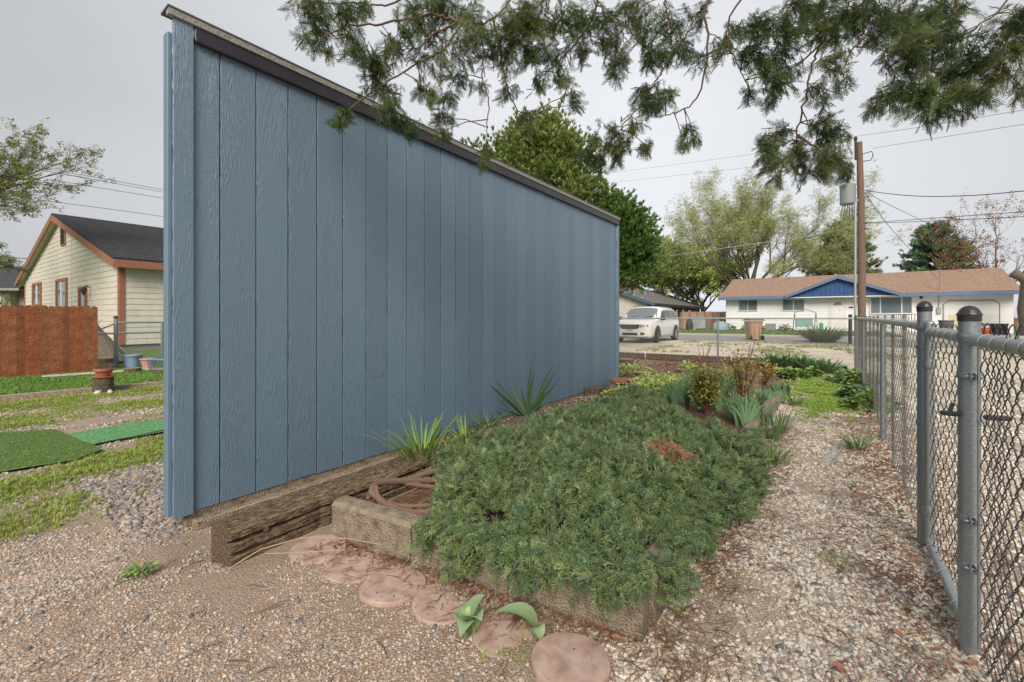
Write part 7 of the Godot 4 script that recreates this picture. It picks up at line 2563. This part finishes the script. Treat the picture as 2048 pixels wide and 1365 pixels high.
func pine(at: Vector3, h: float, w: float, sd: int, label: String, cols: Array, roundness: float) -> void:
	var t := thing("pine_tree", label, "tree", at)
	var q := RandomNumberGenerator.new()
	q.seed = sd
	var g := Geo.new()
	g.tube([Vector3(0, -0.3, 0), Vector3(0, h * 0.5, 0), Vector3(0, h, 0)], [0.35, 0.22, 0.04], 8)
	part(t, "trunk", g, M.bark_grey)
	g = Geo.new()
	var xf := []
	var co := []
	for i in 190:
		var u := pow(q.randf(), 0.8)
		var y := h * (0.22 + 0.76 * u)
		var R := w * pow(1.0 - u, 0.75 - roundness * 1.2) * q.randf_range(0.75, 1.1)
		var a := q.randf() * TAU
		var out := Vector3(cos(a), 0, sin(a))
		var tip := Vector3(0, y + R * 0.16, 0) + out * R
		g.tube([Vector3(0, y, 0), Vector3(0, y - R * 0.03, 0) + out * R * 0.5, tip], [0.06, 0.04, 0.015], 4, false)
		var bc: Color = cols[q.randi() % cols.size()]
		var n := int(7 + R * 4.0)
		for k in n:
			var s := 0.35 + 0.65 * k / n
			var c := Vector3(0, y, 0).lerp(tip, s) + Vector3(q.randfn(), q.randfn() * 0.5, q.randfn()) * 0.3
			var sc := q.randf_range(0.5, 0.9)
			xf.append(Transform3D(aim((out * 0.7 + Vector3(0, 0.7, 0) + Vector3(q.randfn(), q.randfn(), q.randfn()) * 0.3).normalized(), q.randf() * 6).scaled(Vector3.ONE * sc), c))
			var m := q.randf_range(0.7, 1.25)
			co.append(Color(bc.r * m, bc.g * m, bc.b * m))
	part(t, "boughs", g, M.bark_grey)
	copies(t, "crown", tuft_leafy(sd), xf, co).set_meta("kind", "stuff")


const OV_LIMBS := [
	[0.016, [Vector3(-1.566, 3.645, -2.416), Vector3(-1.62, 3.362, -2.382), Vector3(-1.676, 3.173, -2.346), Vector3(-1.757, 3.035, -2.269), Vector3(-1.809, 2.986, -2.188), Vector3(-1.862, 2.955, -2.103), Vector3(-1.92, 2.784, -2.008), Vector3(-2.005, 2.657, -1.864), Vector3(-2.059, 2.567, -1.771), Vector3(-2.122, 2.482, -1.689), Vector3(-2.173, 2.403, -1.621), Vector3(-2.219, 2.327, -1.559), Vector3(-2.257, 2.264, -1.508)]],
	[0.008, [Vector3(-1.831, 2.982, -2.095), Vector3(-1.888, 2.895, -2.001), Vector3(-1.938, 2.822, -1.917), Vector3(-1.975, 2.718, -1.852), Vector3(-2.011, 2.615, -1.789)]],
	[0.009, [Vector3(-1.888, 2.986, -2.131), Vector3(-1.977, 2.997, -1.986), Vector3(-2.04, 2.945, -1.88), Vector3(-2.089, 2.907, -1.797), Vector3(-2.17, 2.849, -1.691), Vector3(-2.25, 2.826, -1.586), Vector3(-2.308, 2.761, -1.507), Vector3(-2.349, 2.711, -1.452), Vector3(-2.385, 2.682, -1.402)]],
	[0.007, [Vector3(-1.74, 3.024, -2.262), Vector3(-1.716, 2.877, -2.298), Vector3(-1.694, 2.692, -2.312), Vector3(-1.638, 2.491, -2.347), Vector3(-1.566, 2.413, -2.393)]],
	[0.004, [Vector3(-1.764, 2.807, -2.186), Vector3(-1.764, 2.612, -2.186), Vector3(-1.741, 2.487, -2.223), Vector3(-1.75, 2.338, -2.209), Vector3(-1.755, 2.122, -2.2)]],
	[0.015, [Vector3(-1.196, 3.563, -2.696), Vector3(-1.222, 3.34, -2.679), Vector3(-1.236, 3.181, -2.671), Vector3(-1.169, 3.082, -2.713), Vector3(-1.089, 3.022, -2.764), Vector3(-1.038, 2.962, -2.795), Vector3(-0.969, 2.851, -2.839)]],
	[0.008, [Vector3(-1.269, 3.301, -2.798), Vector3(-1.303, 3.135, -2.776), Vector3(-1.364, 3.034, -2.737), Vector3(-1.429, 2.939, -2.697), Vector3(-1.497, 2.861, -2.654), Vector3(-1.57, 2.777, -2.607)]],
	[0.012, [Vector3(-0.561, 3.529, -3.094), Vector3(-0.602, 3.318, -3.08), Vector3(-0.633, 3.166, -3.07), Vector3(-0.705, 3.037, -3.045), Vector3(-0.788, 2.927, -3.017), Vector3(-0.857, 2.826, -2.993), Vector3(-0.944, 2.689, -2.961), Vector3(-1.037, 2.528, -2.911), Vector3(-1.097, 2.45, -2.873), Vector3(-1.139, 2.392, -2.847), Vector3(-1.205, 2.288, -2.805)]],
	[0.008, [Vector3(-0.617, 3.22, -3.066), Vector3(-0.653, 3.098, -3.054), Vector3(-0.639, 2.94, -3.058), Vector3(-0.645, 2.786, -3.056), Vector3(-0.67, 2.644, -3.048), Vector3(-0.717, 2.52, -3.032), Vector3(-0.78, 2.487, -3.01), Vector3(-0.854, 2.468, -2.984), Vector3(-0.93, 2.455, -2.957)]],
	[0.006, [Vector3(-0.392, 3.198, -2.987), Vector3(-0.438, 3.032, -2.973), Vector3(-0.505, 2.927, -2.953), Vector3(-0.503, 2.852, -2.953), Vector3(-0.497, 2.77, -2.955), Vector3(-0.456, 2.664, -2.968), Vector3(-0.418, 2.56, -2.98)]],
	[0.017, [Vector3(0.292, 3.357, -3.321), Vector3(0.224, 3.09, -3.296), Vector3(0.168, 2.959, -3.274), Vector3(0.087, 2.91, -3.243), Vector3(0.026, 2.869, -3.219), Vector3(-0.012, 2.811, -3.204), Vector3(-0.045, 2.741, -3.191), Vector3(-0.083, 2.653, -3.175), Vector3(-0.103, 2.568, -3.168), Vector3(-0.115, 2.488, -3.163), Vector3(-0.122, 2.425, -3.16), Vector3(-0.146, 2.339, -3.15), Vector3(-0.161, 2.271, -3.145), Vector3(-0.161, 2.224, -3.145), Vector3(-0.193, 2.19, -3.136), Vector3(-0.24, 2.169, -3.122)]],
	[0.007, [Vector3(-0.157, 2.204, -3.071), Vector3(-0.089, 2.134, -3.098), Vector3(-0.03, 2.086, -3.12), Vector3(0.039, 2.043, -3.147)]],
	[0.007, [Vector3(0.173, 2.978, -3.167), Vector3(0.162, 2.842, -3.163), Vector3(0.133, 2.696, -3.152), Vector3(0.084, 2.607, -3.134), Vector3(0.05, 2.501, -3.121)]],
	[0.012, [Vector3(0.789, 3.009, -3.359), Vector3(0.742, 2.843, -3.344), Vector3(0.731, 2.769, -3.34), Vector3(0.695, 2.708, -3.329), Vector3(0.633, 2.666, -3.309), Vector3(0.574, 2.636, -3.289), Vector3(0.508, 2.594, -3.267), Vector3(0.447, 2.538, -3.246), Vector3(0.406, 2.466, -3.231), Vector3(0.385, 2.389, -3.224)]],
	[0.007, [Vector3(0.544, 2.987, -3.313), Vector3(0.546, 2.828, -3.314), Vector3(0.534, 2.725, -3.309), Vector3(0.504, 2.625, -3.299)]],
	[0.006, [Vector3(-0.047, 2.798, -3.304), Vector3(-0.131, 2.719, -3.269), Vector3(-0.22, 2.667, -3.24)]],
	[0.007, [Vector3(0.391, 3.14, -3.447), Vector3(0.345, 2.976, -3.43), Vector3(0.3, 2.869, -3.413), Vector3(0.254, 2.79, -3.395)]],
	[0.008, [Vector3(0.877, 2.813, -3.616), Vector3(0.817, 2.717, -3.595), Vector3(0.755, 2.591, -3.574), Vector3(0.704, 2.489, -3.556)]],
	[0.006, [Vector3(0.608, 2.743, -3.519), Vector3(0.544, 2.625, -3.496), Vector3(0.5, 2.491, -3.48), Vector3(0.478, 2.366, -3.472)]],
	[0.006, [Vector3(-0.147, 3.072, -3.05), Vector3(-0.194, 2.941, -3.037), Vector3(-0.243, 2.837, -3.023), Vector3(-0.279, 2.729, -3.013)]],
	[0.007, [Vector3(-1.521, 3.37, -2.465), Vector3(-1.508, 3.178, -2.473), Vector3(-1.535, 3.019, -2.456), Vector3(-1.575, 2.861, -2.431)]],
	[0.007, [Vector3(-0.845, 3.343, -2.95), Vector3(-0.873, 3.189, -2.94), Vector3(-0.83, 3.02, -2.955), Vector3(-0.802, 2.903, -2.965)]],
	[0.006, [Vector3(-2.084, 3.243, -1.963), Vector3(-2.147, 3.084, -1.858), Vector3(-2.219, 3.03, -1.766), Vector3(-2.323, 3.01, -1.631), Vector3(-2.405, 2.967, -1.522), Vector3(-2.445, 2.924, -1.468)]],
]
const OV_TUFTS := [
	[Vector3(-2.479, 2.959, -1.467), 0.087, 3],
	[Vector3(-2.428, 2.948, -1.536), 0.100, 4],
	[Vector3(-2.131, 2.804, -1.466), 0.097, 4],
	[Vector3(-2.255, 3.003, -1.703), 0.083, 2],
	[Vector3(-2.44, 2.794, -1.512), 0.088, 4],
	[Vector3(-2.415, 2.711, -1.411), 0.045, 1],
	[Vector3(-2.21, 2.607, -1.428), 0.038, 1],
	[Vector3(-2.264, 2.799, -1.59), 0.075, 3],
	[Vector3(-2.095, 2.603, -1.518), 0.065, 3],
	[Vector3(-2.271, 2.711, -1.741), 0.091, 4],
	[Vector3(-2.239, 2.646, -1.782), 0.085, 4],
	[Vector3(-2.138, 2.76, -1.811), 0.096, 4],
	[Vector3(-2.024, 2.822, -1.781), 0.087, 3],
	[Vector3(-2.11, 3.05, -1.967), 0.119, 5],
	[Vector3(-2.021, 3.089, -2.021), 0.106, 4],
	[Vector3(-1.997, 3.126, -2.149), 0.135, 6],
	[Vector3(-2.049, 2.923, -2.066), 0.089, 3],
	[Vector3(-2.043, 2.725, -1.932), 0.079, 3],
	[Vector3(-1.952, 2.697, -2.003), 0.085, 3],
	[Vector3(-1.926, 2.847, -2.194), 0.115, 5],
	[Vector3(-1.894, 2.641, -2.111), 0.075, 3],
	[Vector3(-1.762, 2.905, -2.108), 0.115, 5],
	[Vector3(-1.741, 2.879, -2.254), 0.113, 5],
	[Vector3(-1.833, 2.934, -2.484), 0.136, 5],
	[Vector3(-1.588, 2.906, -2.239), 0.121, 6],
	[Vector3(-1.492, 2.964, -2.301), 0.133, 7],
	[Vector3(-1.519, 3.102, -2.586), 0.145, 7],
	[Vector3(-1.542, 2.812, -2.391), 0.126, 6],
	[Vector3(-1.559, 2.713, -2.513), 0.085, 3],
	[Vector3(-1.452, 2.817, -2.548), 0.097, 4],
	[Vector3(-1.322, 3.04, -2.562), 0.126, 6],
	[Vector3(-1.427, 3.008, -2.839), 0.111, 4],
	[Vector3(-1.298, 2.535, -2.501), 0.049, 2],
	[Vector3(-1.404, 2.674, -2.548), 0.057, 2],
	[Vector3(-1.299, 2.462, -2.504), 0.037, 1],
	[Vector3(-2.207, 2.535, -1.786), 0.085, 4],
	[Vector3(-2.067, 2.357, -1.701), 0.068, 4],
	[Vector3(-2.057, 2.306, -1.773), 0.052, 3],
	[Vector3(-2.131, 2.326, -1.932), 0.056, 2],
	[Vector3(-2.218, 2.299, -1.532), 0.039, 2],
	[Vector3(-2.336, 2.295, -1.561), 0.035, 2],
	[Vector3(-2.099, 2.587, -1.985), 0.063, 3],
	[Vector3(-1.881, 2.429, -1.857), 0.046, 2],
	[Vector3(-1.825, 2.422, -1.921), 0.052, 3],
	[Vector3(-1.885, 2.335, -1.96), 0.053, 3],
	[Vector3(-2.022, 2.341, -2.11), 0.051, 2],
	[Vector3(-1.846, 2.249, -2.33), 0.030, 1],
	[Vector3(-1.746, 2.118, -2.194), 0.028, 1],
	[Vector3(-1.784, 2.599, -2.207), 0.044, 1],
	[Vector3(-1.628, 2.542, -2.284), 0.062, 2],
	[Vector3(-1.618, 2.452, -2.437), 0.045, 2],
	[Vector3(-1.496, 2.315, -2.297), 0.030, 1],
	[Vector3(-1.255, 3.105, -2.79), 0.133, 6],
	[Vector3(-1.212, 2.988, -2.922), 0.109, 4],
	[Vector3(-1.187, 2.892, -2.969), 0.096, 4],
	[Vector3(-1.173, 2.766, -2.862), 0.053, 1],
	[Vector3(-1.102, 3.241, -3.026), 0.144, 6],
	[Vector3(-0.906, 2.811, -2.653), 0.101, 4],
	[Vector3(-0.914, 2.759, -2.789), 0.068, 3],
	[Vector3(-0.89, 3.114, -3.13), 0.115, 4],
	[Vector3(-0.901, 2.895, -3.032), 0.093, 4],
	[Vector3(-0.747, 2.82, -2.905), 0.087, 4],
	[Vector3(-0.738, 3.148, -3.174), 0.107, 3],
	[Vector3(-0.95, 2.58, -2.938), 0.098, 5],
	[Vector3(-1.052, 2.667, -2.983), 0.074, 2],
	[Vector3(-0.831, 2.518, -2.819), 0.061, 2],
	[Vector3(-0.906, 2.433, -2.744), 0.073, 3],
	[Vector3(-1.123, 2.321, -2.741), 0.064, 3],
	[Vector3(-0.994, 2.312, -2.66), 0.067, 2],
	[Vector3(-1.104, 2.215, -2.72), 0.088, 5],
	[Vector3(-1.258, 2.352, -2.928), 0.062, 2],
	[Vector3(-0.952, 2.228, -2.789), 0.044, 2],
	[Vector3(-1.159, 2.222, -2.49), 0.048, 2],
	[Vector3(-1.206, 2.133, -2.479), 0.042, 2],
	[Vector3(-1.145, 2.108, -2.583), 0.049, 2],
	[Vector3(-0.773, 2.391, -3.082), 0.046, 2],
	[Vector3(-0.681, 2.241, -2.903), 0.031, 1],
	[Vector3(-0.738, 2.215, -2.849), 0.024, 1],
	[Vector3(-0.627, 2.646, -2.789), 0.047, 2],
	[Vector3(-0.586, 2.964, -3.247), 0.073, 3],
	[Vector3(-0.48, 2.882, -2.999), 0.060, 2],
	[Vector3(-0.534, 2.69, -2.873), 0.041, 1],
	[Vector3(-0.354, 2.77, -2.85), 0.095, 4],
	[Vector3(-0.398, 2.633, -2.836), 0.062, 3],
	[Vector3(-0.327, 2.623, -2.914), 0.074, 4],
	[Vector3(-0.414, 2.532, -3.149), 0.043, 2],
	[Vector3(-0.307, 2.519, -2.91), 0.062, 2],
	[Vector3(-0.277, 2.748, -2.862), 0.094, 4],
	[Vector3(-0.244, 2.709, -3.105), 0.095, 4],
	[Vector3(-0.239, 2.506, -2.981), 0.091, 5],
	[Vector3(-0.324, 2.566, -3.344), 0.065, 2],
	[Vector3(-0.164, 2.744, -2.935), 0.094, 4],
	[Vector3(-0.147, 2.965, -3.155), 0.129, 6],
	[Vector3(-0.032, 3.024, -3.332), 0.133, 6],
	[Vector3(-0.054, 2.765, -3.128), 0.086, 4],
	[Vector3(0.048, 2.951, -3.481), 0.106, 4],
	[Vector3(0.098, 2.867, -3.224), 0.120, 6],
	[Vector3(0.196, 2.795, -3.132), 0.113, 6],
	[Vector3(0.18, 2.71, -3.219), 0.067, 3],
	[Vector3(0.015, 2.497, -2.954), 0.074, 4],
	[Vector3(-0.054, 2.459, -3.134), 0.069, 3],
	[Vector3(0.061, 2.454, -3.085), 0.049, 1],
	[Vector3(-0.033, 2.476, -3.394), 0.049, 1],
	[Vector3(0.331, 2.921, -3.509), 0.118, 5],
	[Vector3(0.422, 2.804, -3.357), 0.116, 6],
	[Vector3(0.328, 2.552, -3.061), 0.097, 5],
	[Vector3(0.465, 2.564, -3.234), 0.115, 7],
	[Vector3(0.366, 2.488, -3.193), 0.101, 5],
	[Vector3(0.268, 2.553, -3.139), 0.059, 2],
	[Vector3(0.23, 2.329, -3.139), 0.070, 3],
	[Vector3(0.209, 2.414, -3.482), 0.048, 1],
	[Vector3(0.298, 2.347, -3.113), 0.094, 4],
	[Vector3(0.389, 2.282, -3.093), 0.097, 6],
	[Vector3(0.573, 2.58, -3.657), 0.117, 6],
	[Vector3(0.539, 2.334, -3.438), 0.105, 5],
	[Vector3(0.505, 2.36, -3.667), 0.072, 3],
	[Vector3(0.581, 2.345, -3.359), 0.069, 3],
	[Vector3(0.645, 2.339, -3.669), 0.035, 1],
	[Vector3(0.65, 2.588, -3.529), 0.111, 6],
	[Vector3(0.755, 2.524, -3.646), 0.107, 6],
	[Vector3(0.816, 2.63, -3.64), 0.111, 6],
	[Vector3(0.736, 2.689, -3.466), 0.090, 4],
	[Vector3(0.755, 2.6, -3.233), 0.073, 4],
	[Vector3(0.63, 2.283, -3.264), 0.056, 2],
	[Vector3(0.872, 2.454, -3.736), 0.073, 3],
	[Vector3(0.566, 2.89, -3.639), 0.094, 3],
	[Vector3(0.523, 2.993, -3.636), 0.088, 3],
	[Vector3(-0.317, 2.161, -3.004), 0.076, 4],
	[Vector3(-0.261, 2.279, -3.187), 0.067, 3],
	[Vector3(-0.153, 2.192, -3.296), 0.074, 3],
	[Vector3(-0.056, 2.3, -3.252), 0.065, 3],
	[Vector3(-0.002, 2.241, -3.366), 0.091, 5],
	[Vector3(-0.031, 2.049, -3.201), 0.093, 6],
	[Vector3(0.065, 2.024, -3.307), 0.053, 3],
	[Vector3(-0.15, 2.07, -3.237), 0.097, 5],
	[Vector3(-0.25, 2.004, -2.988), 0.080, 4],
	[Vector3(-0.331, 2.181, -3.303), 0.064, 2],
	[Vector3(-0.11, 2.32, -3.397), 0.050, 1],
	[Vector3(0.02, 2.024, -2.976), 0.070, 4],
]

func overhead_tree() -> void:
	# the juniper whose limbs hang over the camera; its trunk stands right of the fence, behind the camera
	var base := Vector3(1.7, 0, 0.9)
	var t := thing("overhanging_juniper", "juniper tree whose lacy dark branches hang down across the top of the view", "tree", base)
	var q := RandomNumberGenerator.new()
	q.seed = 77
	var g := Geo.new()
	g.tube([Vector3(0, -0.2, 0), Vector3(0.03, 1.5, 0), Vector3(-0.05, 3.2, -0.1), Vector3(-0.1, 5.5, -0.2)], [0.24, 0.2, 0.17, 0.08], 12)
	part(t, "trunk", g, M.bark_red)
	var joints := []
	g = Geo.new()
	for l in OV_LIMBS:
		var r: float = l[0]
		var cv := Curve3D.new()
		var P: Array = l[1]
		var start: Vector3 = P[0]
		if r >= 0.012:
			# carry the limb back to the trunk
			P = [Vector3(base.x - 0.05, 3.4 + r * 60.0, base.z - 0.1), (Vector3(base.x, 4.2, base.z) + start * 1.6 + Vector3(0, 0.5, 0)) / 2.6] + P
		for k in P.size():
			var tn: Vector3 = (P[min(k + 1, P.size() - 1)] - P[max(k - 1, 0)]) * 0.17
			cv.add_point(P[k] - base, -tn, tn)
		cv.bake_interval = 0.04
		var bp := []
		var rr := []
		var pts := cv.get_baked_points()
		for i in pts.size():
			var u := float(i) / pts.size()
			var w := Vector3(gn3.get_noise_2d(i * 0.3, r * 900.0), gn3.get_noise_2d(i * 0.3, r * 900.0 + 40.0), 0) * 0.018
			bp.append(pts[i] + w)
			rr.append(lerpf(r, r * 0.2, u) + 0.0012)
			if i % 2 == 0: joints.append(pts[i] + w)
		g.tube(bp, rr, 7)
	part(t, "limbs", g, M.bark)
	# twigs that carry the sprays
	var ms := []
	var bins := []
	for k in 5:
		ms.append(spray_mesh(1700 + k, 12, 0.1, 0.0024, 0.22, 3, M.needle))
		bins.append([[], []])
	var tw := Geo.new()
	var cols := [Color(0.066, 0.125, 0.024), Color(0.082, 0.14, 0.032), Color(0.11, 0.155, 0.03), Color(0.052, 0.1, 0.024), Color(0.13, 0.18, 0.055)]
	var num := 0
	# the rest of the crown, round the trunk and over the camera
	var all: Array = OV_TUFTS.duplicate()
	for i in 8:
		var v := Vector3(q.randfn(), q.randfn() * 0.5, q.randfn())
		var ce := Vector3(0.9, 4.6, 0.7) + v * Vector3(1.25, 1.1, 0.95)
		if ce.y < 3.3 or -ce.z > 0.75 + (ce.y - 3.3) * 0.35: continue
		all.append([ce, 0.3, 9])
	for c in all:
		var ce: Vector3 = c[0] - base
		var R: float = c[1]
		var near: Vector3 = joints[0]
		for j in joints:
			if j.distance_squared_to(ce) < near.distance_squared_to(ce): near = j
		var bc: Color = cols[q.randi() % cols.size()]
		# stem from the limb into the tuft
		if near.distance_to(ce) > 0.7: near = Vector3(-0.05, ce.y - 0.3, -0.1)
		if near.distance_to(ce) > 0.03:
			var mid := near.lerp(ce, 0.5) + Vector3(0, 0.02, 0)
			tw.tube([near, mid, ce], [0.004, 0.003, 0.002], 4, false)
		var droop := (ce - near).normalized() * 0.6 + Vector3(0, -0.75, 0)
		var nt := int(c[2] * 3.1 + 2)
		for i in nt:
			var st := ce + Vector3(q.randfn(), q.randfn(), q.randfn() * 1.1) * R * 0.38
			var d := (droop * 0.55 + Vector3(q.randfn(), q.randfn() * 0.7, q.randfn()) * 0.6).normalized()
			var L := R * q.randf_range(0.7, 1.3)
			# the twig hangs through the middle of its tuft
			st -= (d + Vector3(0, -0.25, 0)) * L * 0.45
			var pts := [st]
			var p := st
			for k in 4:
				d = (d + Vector3(0, -0.12, 0) + Vector3(q.randfn(), q.randfn(), q.randfn()) * 0.12).normalized()
				p += d * L / 4.0
				pts.append(p)
			tw.tube(pts, [0.0022, 0.002, 0.0017, 0.0013, 0.0008], 3, false)
			var n: int = max(3, int(L / 0.017))
			var side := d.cross(Vector3(q.randfn(), q.randfn(), q.randfn())).normalized()
			for k in n + 1:
				var u := float(k) / n
				var f := u * 3.999
				var o: Vector3 = pts[int(f)].lerp(pts[int(f) + 1], f - int(f))
				var s := 1.0 if k % 2 else -1.0
				var dir := (d * 0.75 + side * s * 0.7 + Vector3(q.randfn(), q.randfn(), q.randfn()) * 0.22 + Vector3(0, -0.12, 0)).normalized()
				if k == n: dir = d
				var kk := q.randi() % 5
				bins[kk][0].append(Transform3D(aim(dir, q.randf() * TAU).scaled(Vector3.ONE * q.randf_range(0.4, 0.78)), o))
				var m := q.randf_range(0.75, 1.3)
				bins[kk][1].append(Color(bc.r * m, bc.g * m, bc.b * m))
				num += 1
	part(t, "twigs", tw, M.bark)
	for k in 5:
		copies(t, "foliage", ms[k], bins[k][0], bins[k][1]).set_meta("kind", "stuff")
	print("  sprays ", num)
